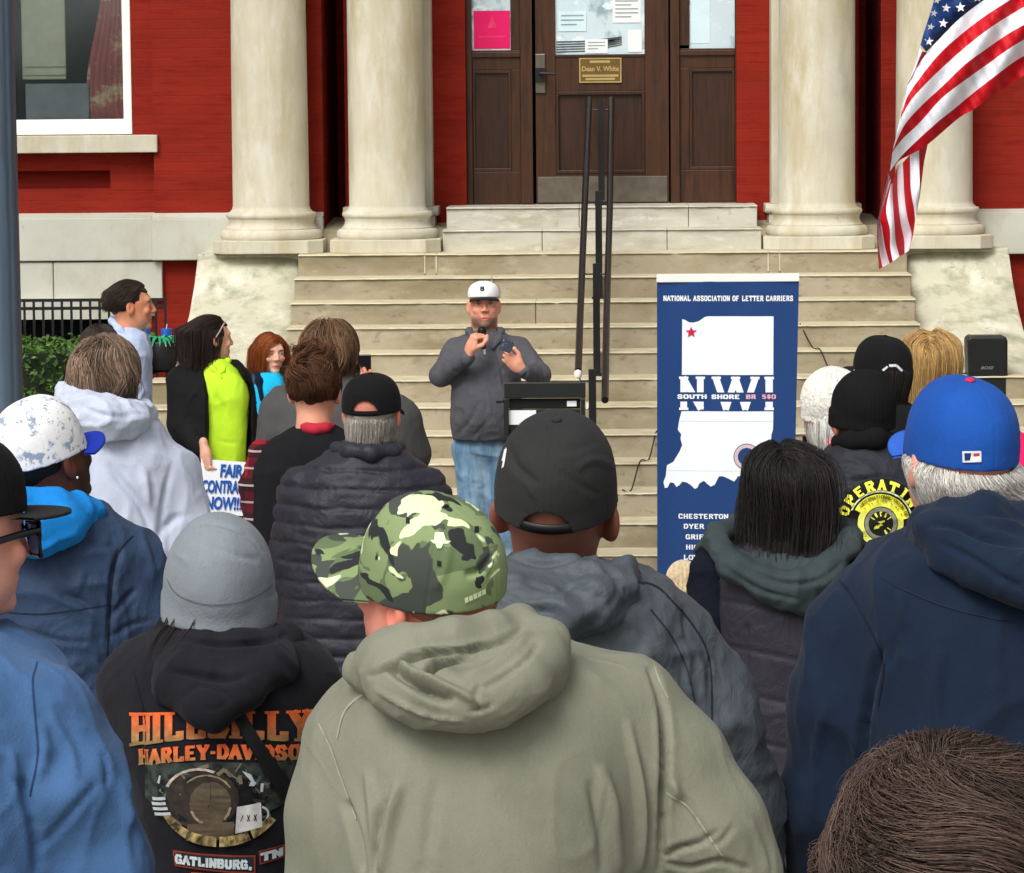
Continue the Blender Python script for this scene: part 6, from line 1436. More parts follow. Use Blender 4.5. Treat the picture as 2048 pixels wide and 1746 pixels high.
# ---- grey knitted hat, printed black hoodie
s = Person(6.25, 437, 'person in a grey knitted hat and black hoodie with orange lettering on the back')
M = hm(s, 438, 1232, yaw=6, pitch=2, roll=3, sc=1.08)
s.body(M, SK_P, h=.004)
GB = cloth('grey_knit', srgb(134, 142, 148), rough=1., var=.08, bs=240, bump=.7, sheen=.4)
beanie(s.root, M, GB, r=(.091, .108, .128), cuff=.056, rib=0, slouch=(-.004, -.035, .018), h=.003, creases=[([(406, 1040), (400, 1080), (398, 1120)], 4, -.004), ([(350, 1060), (420, 1046), (490, 1070), (528, 1110)], 7, -.004), ([(345, 1100), (380, 1130)], 14, .004), ([(420, 1090), (470, 1110), (520, 1120)], 12, -.003)])
tb = bvh([o_ for o_ in s.root.children if o_.name.startswith('knitted_hat')][0])
seam('cuff_line', [(324, 1170), (345, 1193), (395, 1208), (440, 1211), (490, 1206), (532, 1188), (549, 1166)], 2, srgb(96, 103, 108), PRINT, s.root, tb, 6.1)
hairobj(s, [shell(M, (.083, .102, .088), cut=lambda G: np.maximum(G[2]-.0, -.07-G[2])+0*G[0], col=(.02, .015, .012)), strands(160, M, r0=.0018, length=.10, steps=9, col=(.016, .012, .010), zone=lambda p: (p[:, 2] < -.1) & (p[:, 0] < -.3), dirf=lambda cur, p, t: np.stack([-1.2+1.2*t+0*cur[:, 0], -.8+0*cur[:, 0], -.9-1.*t+0*cur[:, 0]], 1), curl=.25, seed=27, lift=.012)])
BH2 = cloth('black_hoodie_fleece', srgb(32, 31, 37), rough=.95, sheen=.25, var=.06, bs=260, bump=.4)
j = s.garment('hoodie', [(1252, 350, 540, .11), (1275, 290, 600, .14), (1300, 258, 625, .155), (1340, 240, 640, .17), (1420, 240, 640, .18), (1500, 250, 632, .18), (1600, 268, 618, .175), (1746, 290, 600, .175), (2000, 290, 600, .18)], BH2, [[(282, 1372, 0, .08), (280, 1480, 0, .07), (292, 1640, .06, .06), (330, 1720, .25, .05)], [(598, 1372, 0, .08), (602, 1500, .02, .07), (590, 1650, .1, .06)]], h=.005, wr=(.005, 7, (1, 1, .7)), st=[([(290, 1420), (280, 1500), (300, 1600)], 14, -.008), ([(470, 1440), (520, 1520), (570, 1600)], 12, -.005)])
blob(s, 'hood', [[(318, 1278, .0, .026), (334, 1310, -.08, .036), (356, 1366, -.16, .040), (400, 1410, -.2, .034), (432, 1422, -.205, .028)], [(432, 1422, -.205, .028), (486, 1380, -.19, .036), (548, 1330, -.12, .034), (576, 1280, -.03, .022), (566, 1262, .0, .016)], [(330, 1276, -.05, .018), (400, 1284, -.12, .018), (480, 1280, -.13, .018), (570, 1270, -.04, .018)]], [(448, 1334, -.12, .115, .07, .05, 0)], m=BH2, h=.0055, parent=j, wr=(.008, 9, (1, 1, 1)), st=[([(350, 1275), (440, 1290), (540, 1282), (575, 1265)], 8, -.012), ([(330, 1340), (390, 1350), (450, 1360), (500, 1350)], 12, -.014), ([(360, 1400), (400, 1370), (445, 1385), (455, 1400)], 9, -.010), ([(395, 1418), (440, 1415), (462, 1392)], 5, -.008)])
# crossbody strap
tb = bvh(j)
OR = np.array(srgb(244, 112, 56)); BRN = np.array(srgb(150, 124, 80))
def grad(y0, y1, c0=OR, c1=BRN):
    def f(q):
        t = np.clip((q[1]-y0)/(y1-y0)*1.3-.25, 0, 1); nn = float(noise(np.array([[q[0]*.09, q[1]*.35, 3.3]]))[0]); t = np.clip(t+.18*nn*(t > .02), 0, 1); c = np.array(c0)*(1-t)+np.array(c1)*t
        return c*(1+.35*nn*(t > .3))
    return f
def warp(words, xs, y0, y1, sag, th, asp, serif, c, grow=0.):
    out = []; X0, X1 = xs
    qs, w_ = word_quads(words, 1., th=th, asp=asp, serif=serif, gap=.14, wfix=1.)
    for qd in qs:
        pp = []
        for (u, v) in qd:
            e = (2*u-1)**2; pp.append((X0+(X1-X0)*u+(2*u-1)*-v*10*(.6)*-1*0, y1+sag*e-v*(y1-y0)*(1+grow*e)))
        # split long quads so that they follow the arc
        out.append((pp, c))
    return out
itm = warp('HILLBILLY', (262, 618), 1416, 1470, 26, .135, .62, .2, grad(1420, 1485), .25)
itm2 = warp('HARLEY-DAVIDSON', (276, 622), 1482, 1512, 22, .14, .62, .14, grad(1484, 1530), .1)
decal('back_lettering', itm, PRINT, j, tb, 6.1, nsub=5, lift=.002); decal('back_lettering', itm2, PRINT, j, tb, 6.1, nsub=5, lift=.002)
cx, cy = 440, 1600; pic = []
def nz(q, f=.06, s0=0): return float(noise(np.array([[q[0]*f, q[1]*f, s0]]))[0])
smoke = lambda q: np.array(srgb(52, 60, 56))*(1+.7*nz(q, .09, 7.)+.4*nz(q, .25, 2.))
for i in range(10):
    x0, x1 = 288+i*30, 288+(i+1)*30; e0, e1 = ((x0-440)/160)**2, ((x1-440)/160)**2
    pic.append(([(x0, 1518+10*e0), (x1, 1518+10*e1), (x1, 1640-46*e1), (x0, 1640-46*e0)], smoke))
dark = lambda q: np.array(srgb(16, 18, 18))*(1+.8*nz(q, .12, 1.))
pic2 = arcq(1, 88, 0, 360, dark, 20, 438, 1602, .78)
woodc = lambda q: np.array(srgb(92, 80, 64))*(1+.5*nz((q[0]*.3, q[1]*3), .09, 4.)); rim = lambda q: np.array(srgb(150, 136, 104))*(1+.5*nz(q, .2, 5.)); woodd = lambda q: np.array(srgb(56, 48, 42))*(1+.4*nz(q, .15, 9.))
pic3 = arcq(1, 74, 0, 360, woodd, 20, 408, 1592, .82)+arcq(66, 72, -70, 40, lambda q: np.array(srgb(196, 180, 168))*(1+.4*nz(q, .3, 2)), 8, 402, 1588, .82)
pic4 = arcq(1, 58, 0, 360, woodd, 18, 420, 1596, .9)+arcq(52, 56, -80, 60, rim, 8, 418, 1592, .9)
pic5 = arcq(1, 42, 0, 360, woodc, 16, 425, 1600, 1.05)+arcq(38, 43, 100, 250, rim, 8, 425, 1600, 1.05)
pic5 += [([(380, 1640), (472, 1636), (472, 1672), (376, 1674)], woodc)]
jug = [([(478, 1606), (524, 1600), (526, 1650), (474, 1660)], lambda q: np.array(srgb(226, 224, 222))*(1-.35*np.clip((495-q[0])/20, 0, 1)))]+arcq(16, 20, 20, 160, srgb(220, 220, 214), 5, 520, 1626, 1.)
xs_ = []
for x in (487, 500, 513): xs_ += [([(x-3, 1624), (x-1.5, 1623), (x+3.5, 1636), (x+2, 1637)], srgb(24, 24, 24)), ([(x+2, 1623), (x+3.5, 1624), (x-1.5, 1637), (x-3, 1636)], srgb(24, 24, 24))]
chrome = srgb(196, 202, 204)
eng = []
for i, (a, b) in enumerate(((305, 1592), (304, 1602), (306, 1612), (310, 1622))): eng.append(([(a, b), (a+28+i*2, b-4), (a+30+i*2, b+2), (a+2, b+6)], chrome))
eng += [([(318, 1560), (322, 1545), (325, 1546), (322, 1562)], chrome), ([(488, 1534), (506, 1542), (514, 1560), (510, 1561), (502, 1546), (488, 1537)][:4], chrome), ([(524, 1562), (530, 1562), (528, 1580), (523, 1578)], chrome), ([(505, 1556), (516, 1558), (512, 1566), (502, 1565)], chrome)]
gold = lambda q: np.array(srgb(150, 132, 86))*max(.12, 1+1.1*nz(q, .12, 6.)+.7*nz(q, .35, 8.))
bel = []
for a0, a1 in ((-66, -34), (-31, -4), (-1, 28), (31, 58)):
    n = 4
    for i in range(n):
        t0, t1 = [math.radians(a0+(a1-a0)*u/n) for u in (i, i+1)]
        bel.append(([(445+126*math.sin(t0), 1588+98*math.cos(t0)), (445+126*math.sin(t1), 1588+98*math.cos(t1)), (445+112*math.sin(t1), 1588+78*math.cos(t1)), (445+112*math.sin(t0), 1588+78*math.cos(t0))], gold))
for k_, it in enumerate((pic, pic2, pic3, pic4, pic5, bel+jug+eng, xs_)): decal('back_picture', it, PRINT, j, tb, 6.1, nsub=5, lift=.002+.0014*k_)
rq = random.Random(12); bits = []
for i in range(110):
    a_ = rq.uniform(0, 6.28); r_ = rq.uniform(.72, 1.12); x_, y_ = 440+108*r_*math.cos(a_), 1592+62*r_*math.sin(a_); l_ = rq.uniform(4, 13); w2 = rq.uniform(1.2, 4); t_ = rq.uniform(0, 3.14); dx_, dy_ = math.cos(t_), math.sin(t_)
    c_ = rq.choice([srgb(30, 32, 32), srgb(18, 20, 20), srgb(96, 100, 98), srgb(58, 54, 48), srgb(120, 112, 90), srgb(44, 52, 50)])
    bits.append(([(x_+dx_*l_-dy_*w2, y_+dy_*l_+dx_*w2), (x_-dx_*l_-dy_*w2, y_-dy_*l_+dx_*w2), (x_-dx_*l_+dy_*w2, y_-dy_*l_-dx_*w2), (x_+dx_*l_+dy_*w2, y_+dy_*l_-dx_*w2)], c_))
decal('back_picture', bits, PRINT, j, tb, 6.1, nsub=6, lift=.0041)
wt = lambda q: np.array(srgb(214, 224, 228))
def line_words(words, x0, y0, w__, h, slope, c, th=.16, asp=.72, serif=.14, bend=0.):
    qs, w_ = word_quads(words, h, th=th, asp=asp, serif=serif, wfix=w__); return [([(x0+u, y0+slope*u+bend*math.sin(u/w__*math.pi)-v) for u, v in qd], c) for qd in qs]
bk_ = [([(347, 1696), (420, 1700), (512, 1712), (512, 1742), (420, 1730), (352, 1724)][:1]+[(512, 1708), (512, 1744), (352, 1728)], srgb(150, 60, 40)), ([(350, 1699), (509, 1711), (509, 1741), (354, 1725)], srgb(40, 44, 50)), ([(518, 1700), (566, 1695), (568, 1722), (520, 1728)], srgb(150, 60, 40)), ([(521, 1703), (563, 1698), (565, 1719), (523, 1725)], srgb(40, 44, 50))]
decal('back_picture', bk_, PRINT, j, tb, 6.1, nsub=6, lift=.003)
decal('back_lettering', line_words('GATLINBURG,', 354, 1722, 152, 19, .085, wt)+line_words('TN', 524, 1722, 38, 18, -.1, wt)+[([(386, 1738), (512, 1744), (512, 1760), (386, 1756)], srgb(206, 88, 56))], PRINT, j, tb, 6.1, nsub=5, lift=.0055)
seam('seam', [(262, 1345), (286, 1420), (292, 1480), (290, 1560)], 2.5, (.004, .004, .005), PRINT, j, tb, 6.1)
st_ = empty('crossbody_strap', tuple(s.J(530, 1520, -.2)), 'black bag strap crossing the orange lettering on the black hoodie', 'strap')
itm = [([(462, 1412), (490, 1410), (566, 1540), (540, 1552)], (.006, .006, .007)), ([(540, 1552), (566, 1540), (596, 1590), (590, 1640)], (.006, .006, .007))]
decal('webbing', itm, PRINT, st_, tb, 6.1, nsub=8, lift=.018)
s.legs(1990, .18, JEAN, cx=437)

# ---- charcoal jacket, black snapback (behind the olive hoodie)
s = Person(5.8, 1112, 'person in a black snapback cap and slate grey hooded rain jacket', )
M = hm(s, 1112, 1030, yaw=-8, pitch=21, roll=4, sc=1.1)
s.body(M, SK_D, fat=.002, ears=1.1, neck=.060, neckdir=(0, -.03, -.17), color=head_color(srgb(142, 92, 74), flush=.1), h=.003)
CH = cloth('black_snapback_twill', srgb(50, 50, 50), rough=.8, sheen=.15)
c0 = cap(s.root, M, CH, r=(.094, .112, .098), high=1.4, h=.0026, m_strap=BLACKP, tiltb=.12, brimlen=.065, m_button=CH,
    creases=[([(1010, 870), (1030, 930), (1080, 970)], 16, -.007), ([(1060, 880), (1130, 900), (1200, 880)], 18, -.005), ([(1150, 940), (1190, 920), (1235, 940)], 14, .006), ([(1030, 850), (1100, 860)], 12, .005), ([(1120, 940), (1160, 970), (1200, 990)], 12, -.005), ([(1050, 960), (1070, 1000)], 10, .005)])
tb = bvh(c0)
decal('white_emblem', [([(1012, 893), (1014, 896), (1009, 928), (1004, 932)], srgb(236, 238, 240)), ([(1009, 897), (1012, 896), (1007, 918), (1004, 918)], srgb(236, 238, 240))], PRINT, c0, tb, 5.75, nsub=3, lift=.003)
RJ = cloth('slate_rain_nylon', srgb(78, 86, 92), rough=.6, spec=.35, sheen=.1, bs=40, bump=.25, bdist=.004)
j = s.garment('rain_jacket', [(1118, 1022, 1196, .11), (1138, 950, 1252, .14), (1156, 890, 1315, .165), (1180, 850, 1352, .18), (1240, 825, 1378, .2), (1330, 815, 1392, .215), (1450, 815, 1400, .22), (1600, 815, 1400, .225), (1850, 815, 1400, .23)], RJ, [[(1340, 1300, 0, .092), (1412, 1430, 0, .09), (1468, 1600, .05, .08), (1490, 1740, .16, .07)], [(870, 1290, 0, .1), (830, 1500, 0, .09)]], h=.0065, wr=(.011, 9, (1, 1, 1.1)),
    st=[([(1365, 1210), (1370, 1290), (1362, 1380), (1372, 1470)], 5, -.006), ([(1318, 1180), (1380, 1240), (1422, 1310)], 5, .004), ([(1422, 1310), (1416, 1380)], 6, -.012), ([(1400, 1480), (1440, 1520), (1470, 1530)], 10, -.014), ([(1420, 1560), (1470, 1580)], 10, -.012), ([(1270, 1260), (1320, 1290)], 10, -.006), ([(1290, 1320), (1340, 1350)], 10, -.007)])
def hoodwr(V, Nn, Vl): return V+Nn*(.007*np.sin(fbm(V*np.array([7, 7, 14]), 2)*6))[:, None]
blob(s, 'hood', [[(1000, 1132, -.06, .024), (1060, 1150, -.14, .025), (1130, 1152, -.15, .025), (1205, 1146, -.08, .024), (1235, 1156, -.03, .024)], [(990, 1172, -.12, .042), (1030, 1212, -.19, .046), (1100, 1240, -.22, .046), (1180, 1205, -.19, .045), (1252, 1155, -.1, .03)]], [(1105, 1192, -.13, .135, .07, .05, 0)], m=RJ, h=.0055, parent=j, wr=(.012, 10, (1, 1, 1.8)), post=hoodwr,
    st=[([(1010, 1110), (1090, 1130), (1170, 1112), (1230, 1125)], 8, -.014), ([(1040, 1160), (1110, 1180), (1180, 1160)], 7, -.011), ([(1000, 1180), (1060, 1215), (1120, 1225)], 7, -.010), ([(1130, 1140), (1180, 1150)], 6, .008)])
s.legs(1840, .22, cx=1112)

tb = bvh(j)
seam('seam', [(1268, 1160), (1322, 1180), (1380, 1244), (1418, 1316), (1424, 1420), (1418, 1540)], 3, srgb(28, 34, 40), PRINT, j, tb, 5.7)
seam('seam', [(1300, 1210), (1340, 1262), (1372, 1330), (1390, 1400)], 2.5, srgb(36, 42, 50), PRINT, j, tb, 5.7)
# ---- camouflage cap, olive hoodie (centre)
s = Person(5.0, 955, 'person in green camouflage cap and olive green hoodie, nearest in the middle')
M = hm(s, 856, 1190, yaw=60, pitch=20, roll=-16, sc=1.0)
s.body(M, srgb(238, 160, 136), fat=.006, neck=.064, color=head_color(srgb(240, 158, 136), flush=.3), h=.0026)
CM = bpy.data.materials.new('camouflage_cloth'); CM.use_nodes = True; _n = CM.node_tree; _b = _n.nodes['Principled BSDF']; _b.inputs['Roughness'].default_value = .85
_g = N(_n, 'ShaderNodeNewGeometry'); cur = N(_n, 'ShaderNodeRGB'); cur.outputs[0].default_value = (*srgb(134, 152, 104), 1); cur = cur.outputs[0]
for sd_, sc_, th_, c_ in ((1., 11, .53, srgb(98, 116, 78)), (4., 12, .555, srgb(66, 72, 66)), (11., 11.5, .59, srgb(34, 37, 38)), (7.7, 13, .585, srgb(222, 232, 186))):
    mp = N(_n, 'ShaderNodeMapping'); mp.inputs['Location'].default_value = (sd_, sd_*2, sd_*.7); mp.inputs['Scale'].default_value = (1, 1, 1.2); _n.links.new(_g.outputs['Position'], mp.inputs[0])
    no = N(_n, 'ShaderNodeTexNoise', Scale=sc_, Detail=2.5, Roughness=.55, Distortion=.6); _n.links.new(mp.outputs[0], no.inputs['Vector'])
    gt = N(_n, 'ShaderNodeMapRange'); gt.inputs[1].default_value = th_-.004; gt.inputs[2].default_value = th_+.004; _n.links.new(no.outputs[0], gt.inputs[0])
    mx = N(_n, 'ShaderNodeMix', data_type='RGBA'); _n.links.new(gt.outputs[0], mx.inputs[0]); _n.links.new(cur, mx.inputs[6]); mx.inputs[7].default_value = (*c_, 1); cur = mx.outputs[2]
_n.links.new(cur, _b.inputs['Base Color'])
no = N(_n, 'ShaderNodeTexNoise', Scale=300., Detail=2.); bp = N(_n, 'ShaderNodeBump', Strength=.3, Distance=.001); _n.links.new(no.outputs[0], bp.inputs['Height']); _n.links.new(bp.outputs[0], _b.inputs['Normal'])
c0 = cap(s.root, M, CM, r=(.0935, .112, .098), high=1.32, h=.0025, opening=False, tiltb=.22, brimlen=.09, curve=.3, creases=[([(985, 1110), (960, 1140), (930, 1150)], 12, -.012), ([(930, 1060), (960, 1080), (985, 1095)], 14, .006), ([(900, 1080), (890, 1140), (870, 1180)], 16, .004), ([(850, 1010), (845, 1060)], 12, .003)])
tb = bvh(c0); pal = srgb(226, 238, 196)
decal('pale_emblem', [([(862, 1076), (903, 1078), (898, 1083), (868, 1083)], pal), ([(871, 1062), (888, 1062), (893, 1077), (869, 1077)], pal), ([(872, 1083), (888, 1083), (884, 1092), (876, 1092)], pal)], PRINT, c0, tb, 4.9, nsub=4, lift=.002)
OLV = np.array(srgb(84, 108, 56))
for x, y in ((815, 1042), (880, 1122), (953, 1060)): decal('eyelet', [([(x-4, y-6), (x+4, y-5), (x+4, y+6), (x-4, y+5)], (.012, .012, .014))], PRINT, c0, tb, 4.9, nsub=4, lift=.002)
decal('cap_badge', [([(930+8.6*i, 1193-3.6*i+(i % 2)), (937+8.6*i, 1190-3.6*i), (938+8.6*i, 1201-3.6*i), (931+8.6*i, 1204-3.6*i)], pal) for i in range(5)], PRINT, c0, tb, 4.9, nsub=3, lift=.0025)
hairobj(s, [shell(M, (.0795, .101, .088), cut=lambda G: np.maximum(G[2]-.03, np.where(G[1] > .0, .0-G[2], -.04-G[2]))+0*G[0], col=srgb(170, 120, 100), amp=.001)])
OV = cloth('olive_hoodie_knit', srgb(130, 131, 114), rough=.75, spec=.25, sheen=.25, var=.05, bs=420, bump=.4)
j = s.garment('hoodie', [(1278, 820, 1085, .12), (1300, 770, 1165, .15), (1325, 735, 1212, .165), (1365, 705, 1250, .185), (1420, 680, 1275, .205), (1500, 665, 1290, .225), (1600, 655, 1296, .24), (1746, 655, 1296, .245), (1950, 655, 1296, .25)], OV, [[(1245, 1425, 0, .092), (1325, 1540, -.01, .09), (1405, 1655, -.02, .086), (1448, 1745, .0, .082), (1420, 1850, .15, .07)], [(722, 1505, 0, .088), (688, 1620, 0, .082), (672, 1780, .02, .08)]], h=.0046, wr=(.008, 4.5, (1, 1, .42)), k=.07,
    st=[([(1298, 1330), (1322, 1400), (1330, 1500), (1326, 1620), (1320, 1746)], 12, -.030), ([(1255, 1440), (1275, 1540), (1285, 1640), (1280, 1746)], 14, .014), ([(1200, 1530), (1225, 1620), (1240, 1746)], 20, .012), ([(1180, 1560), (1200, 1660), (1205, 1746)], 16, -.009),
        ([(1110, 1308), (1180, 1316), (1240, 1330), (1292, 1352)], 3.2, .0035), ([(1292, 1318), (1310, 1352), (1330, 1400)], 3.2, .0035), ([(650, 1500), (660, 1450), (700, 1410), (765, 1385)], 3.2, .0035), ([(607, 1478), (640, 1525), (660, 1560), (690, 1600)], 3.2, .0035),
        ([(690, 1600), (712, 1670), (725, 1746)], 14, -.018), ([(800, 1560), (780, 1640), (760, 1746)], 20, .012), ([(735, 1540), (745, 1620), (752, 1700)], 16, .010), ([(770, 1600), (755, 1680), (748, 1746)], 10, -.010), ([(870, 1560), (860, 1660), (850, 1746)], 24, -.006),
        ([(1335, 1610), (1380, 1640), (1420, 1700), (1450, 1746)], 3.5, .004), ([(1440, 1660), (1400, 1685), (1350, 1700), (1330, 1720)], 9, -.022), ([(1370, 1590), (1420, 1680), (1440, 1684), (1470, 1650)], 10, -.012), ([(1500, 1640), (1520, 1690), (1536, 1746)], 12, .008), ([(1345, 1560), (1360, 1600)], 14, .010), ([(1330, 1725), (1380, 1735), (1440, 1722), (1500, 1740)], 9, -.018)])
blob(s, 'hood', [[(716, 1360, -.03, .014), (724, 1338, -.09, .017), (762, 1318, -.13, .019), (830, 1297, -.17, .02), (910, 1272, -.17, .02), (985, 1258, -.13, .019), (1044, 1236, -.06, .018)],
                 [(745, 1362, -.13, .02), (790, 1374, -.20, .03), (850, 1392, -.235, .036), (930, 1406, -.25, .036), (990, 1396, -.245, .036), (1044, 1362, -.22, .036), (1084, 1318, -.17, .03), (1102, 1284, -.12, .02)],
                 [(1040, 1254, -.08, .02), (1092, 1278, -.12, .022)]], [(925, 1340, -.15, .145, .07, .062, 8)], m=OV, h=.0042, parent=j, k=.035, wr=(.006, 7, (1, 1, 1)),
    st=[([(735, 1356), (775, 1334), (830, 1316), (900, 1304), (985, 1288), (1050, 1256)], 9, -.030), ([(800, 1316), (850, 1306), (905, 1300), (960, 1290)], 12, .018), ([(850, 1352), (868, 1334), (905, 1322), (955, 1306)], 12, -.036), ([(775, 1330), (800, 1350), (840, 1375), (880, 1395), (905, 1398)], 13, -.030), ([(800, 1325), (830, 1350), (880, 1368), (930, 1390), (975, 1418)], 12, .018),
        ([(930, 1350), (990, 1330), (1040, 1290), (1060, 1262)], 12, .012), ([(960, 1380), (1010, 1350), (1060, 1310), (1080, 1280)], 9, -.010), ([(960, 1365), (950, 1395), (965, 1420)], 7, -.014), ([(940, 1425), (975, 1415), (985, 1405)], 6, -.012), ([(745, 1375), (800, 1408), (860, 1432), (930, 1444)], 6, .008)])
tb = bvh(j); SMC = srgb(152, 154, 128)
for pts in ([(1100, 1312), (1160, 1312), (1230, 1328), (1296, 1354)], [(1282, 1326), (1304, 1352), (1322, 1396), (1340, 1430)], [(664, 1500), (676, 1452), (712, 1415), (768, 1390)], [(622, 1480), (650, 1520), (668, 1560), (690, 1606), (708, 1650)], [(1335, 1610), (1378, 1640), (1418, 1694), (1450, 1742)]):
    seam('seam', pts, 3.4, SMC, PRINT, j, tb, 4.8)
s.legs(1940, .24, cx=955)

# ---- curly brown head, very near, bottom right
s = Person(3.4, 1880, 'person with tousled grey brown hair, only the top of the head in view, bottom right')
M = hm(s, 1888, 1808, yaw=-6, pitch=0, sc=1.16)
s.body(M, srgb(214, 160, 132), h=.004)
CBn = srgb(86, 69, 60)
def crown(cur, p, t):
    c = np.array([-.015, -.035, .12]); d = cur-c; r = np.hypot(d[:, 0], d[:, 1])+1e-4
    wv = noise(cur*22+4)*1.4; wy = noise(cur*22+40)*1.4
    return np.stack([.9*d[:, 0]/r-1.0*d[:, 1]/r*(1-.6*t)+.35+wv, .9*d[:, 1]/r+1.0*d[:, 0]/r*(1-.6*t)+wy, -.2-.7*t+0*r], 1)
hairobj(s, [shell(M, (.086, .108, .095), cut=lambda G: np.where(G[1] > .05, .05-G[2], -.09-G[2])+0*G[0], col=srgb(50, 36, 30), h=.004, amp=.002), strands(20000, M, r0=.0005, length=.1, lvar=.45, steps=16, col=CBn, zone=lambda p: (p[:, 2] > -.5), dirf=crown, curl=.75, cfreq=10, maxr=.26, seed=31, lift=.018, cvar=.45, taper=.2, stiff=.35)])
s.garment('jacket', [(2040, 1780, 1980, .12), (2090, 1680, 2080, .16), (2200, 1600, 2160, .2), (2500, 1600, 2160, .22)], cloth('dark_brown_jacket', srgb(50, 44, 42)), h=.014); s.legs(2480, .2)
# ================================================================ PROPS
# ---- striped flag: cloth sheets built from traced stripe edges, each with depth waves
def poly(p, n):
    p = np.array(p, float); d = np.concatenate([[0], np.cumsum(np.linalg.norm(np.diff(p, axis=0), axis=1))]); t = np.linspace(0, d[-1], n)
    # catmull-rom through the points
    u = np.interp(t, d, np.arange(len(p))); j = np.clip(u.astype(int), 0, len(p)-2); f = (u-j)[:, None]
    p0 = p[np.maximum(j-1, 0)]; p1 = p[j]; p2 = p[j+1]; p3 = p[np.minimum(j+2, len(p)-1)]
    return .5*(2*p1+(p2-p0)*f+(2*p0-5*p1+4*p2-p3)*f*f+(-p0+3*p1-3*p2+p3)*f**3)
FR, FWc, FB = srgb(196, 6, 24), srgb(238, 240, 246), srgb(30, 62, 122)
DF = 8.0
flag = empty('striped_flag', tuple(P(1900, 250, DF)), 'large American flag hanging in folds at the upper right', 'flag')
FM = mat('flag_nylon', (.5, .5, .5), rough=.6, spec=.3, attr=True, var=.04, vs=40)
def sheet(name, edges, cols, depth, n=60, m=7, lift=0.):
    """edges: list of k+1 polylines; cols k colours; one mesh, colour split at the seams"""
    V, Fq, C = [], [], []; b = 0
    E = [poly(e, n) for e in edges]
    for k, c in enumerate(cols):
        for i in range(n):
            for j in range(m+1):
                t = j/m; q = E[k][i]*(1-t)+E[k+1][i]*t; d = depth(q, i/(n-1), (k+t)/len(cols)); V.append(P(q[0], q[1], DF+d+lift)); C.append(c)
        for i in range(n-1):
            for j in range(m): a = b+i*(m+1)+j; Fq.append((a, a+1, a+m+2, a+m+1))
        b += n*(m+1)
    return npmesh(name, np.array(V), np.array(Fq), FM, flag, True, color=np.array(C), off=flag.location)
Z = lambda x, y: (1740+x/6.237, y/6.237)
W_ = lambda x, y: (1740+x/6.02, 260+y/6.02)
# front sheet: edges run from the left fold up to the right (order: canton edge, then stripes downward)
e0 = [Z(440, 1120), Z(540, 900), Z(720, 650), Z(900, 450), Z(1120, 230), Z(1420, 0), Z(1700, -190), Z(2000, -380)]
e1 = [Z(400, 1400), Z(470, 1200), Z(640, 950), Z(860, 680), Z(1100, 460), Z(1420, 210), Z(1750, 0), Z(2010, -150)]
e2 = [Z(370, 1500), Z(520, 1240), Z(740, 1000), Z(960, 790), Z(1200, 580), Z(1480, 360), Z(1760, 180), Z(2040, 20)]
e3 = [W_(275, 240), Z(430, 1560), Z(640, 1320), Z(900, 1080), Z(1180, 810), Z(1480, 590), Z(1760, 400), Z(2040, 250)]
e4 = [W_(270, 270), Z(400, 1740), Z(620, 1530), Z(900, 1220), Z(1200, 990), Z(1480, 790), Z(1760, 590), Z(2040, 430)]
e5 = [W_(240, 500), W_(400, 290), Z(800, 1560), Z(1060, 1350), Z(1300, 1150), Z(1560, 950), Z(1800, 770), Z(2060, 620)]
e6 = [W_(230, 640), W_(320, 400), W_(500, 290), W_(700, 170), Z(1100, 1480), Z(1300, 1360), Z(1600, 1150), Z(2060, 850)]
def dep(q, u, v):
    return -.03*math.sin(3.2*v+.4)+.012*math.sin(q[0]*.09+q[1]*.05)*(.3+u)+.006*math.sin(q[0]*.21-q[1]*.1)
sheet('stripes', [e0, e1, e2, e3, e4, e5, e6], [FWc, FR, FWc, FR, FWc, FR], dep)
# canton
c_out = [Z(630, 560), Z(680, 380), Z(740, 200), Z(800, 0), Z(900, -300), Z(1000, -500)]
c_in = [Z(700, 650), Z(900, 450), Z(1120, 230), Z(1420, 0), Z(1700, -190), Z(2000, -380)]
sheet('canton', [c_out, c_in], [FB], dep, n=30, m=16, lift=.004)
rsx = [Z(640, 640), Z(600, 800), Z(540, 900)]
sheet('folded_edge', [[Z(625, 590), Z(575, 760), Z(515, 940), Z(440, 1120), Z(330, 1700)], [Z(650, 640), Z(590, 790), Z(530, 940), Z(445, 1120), Z(345, 1680)], [Z(715, 655), Z(640, 790), Z(555, 930), Z(460, 1110), Z(370, 1660)]], [FWc, FR], dep, n=20, m=2, lift=.006)
# stars
items = []
def star(cx, cy, r, a0=0):
    pts = [(cx+(r if i % 2 == 0 else r*.42)*math.sin(a0+i*math.pi/5), cy-(r if i % 2 == 0 else r*.42)*math.cos(a0+i*math.pi/5)) for i in range(10)]
    return pts
for n_, (x, y, r, a) in enumerate(((735, 515, 62, .1), (760, 335, 52, .2), (915, 290, 62, .1), (800, 165, 48, .2), (950, 100, 60, .1), (1130, 92, 66, -.1), (835, 5, 48, .2), (1000, -60, 60, .1), (1340, -30, 62, 0))):
    cx_, cy_ = Z(x, y); p = star(cx_, cy_, r/6.237, a); V = []
    for q in p+[(cx_, cy_)]: V.append(P(q[0], q[1], DF+dep(q, .4, .05)-.004-.008))
    npmesh('star', np.array(V), np.array([(i, (i+1) % 10, 10) for i in range(10)]), mat('star_white', srgb(240, 242, 246), rough=.6) if n_ == 0 else bpy.data.materials['star_white'], flag, False, off=flag.location)
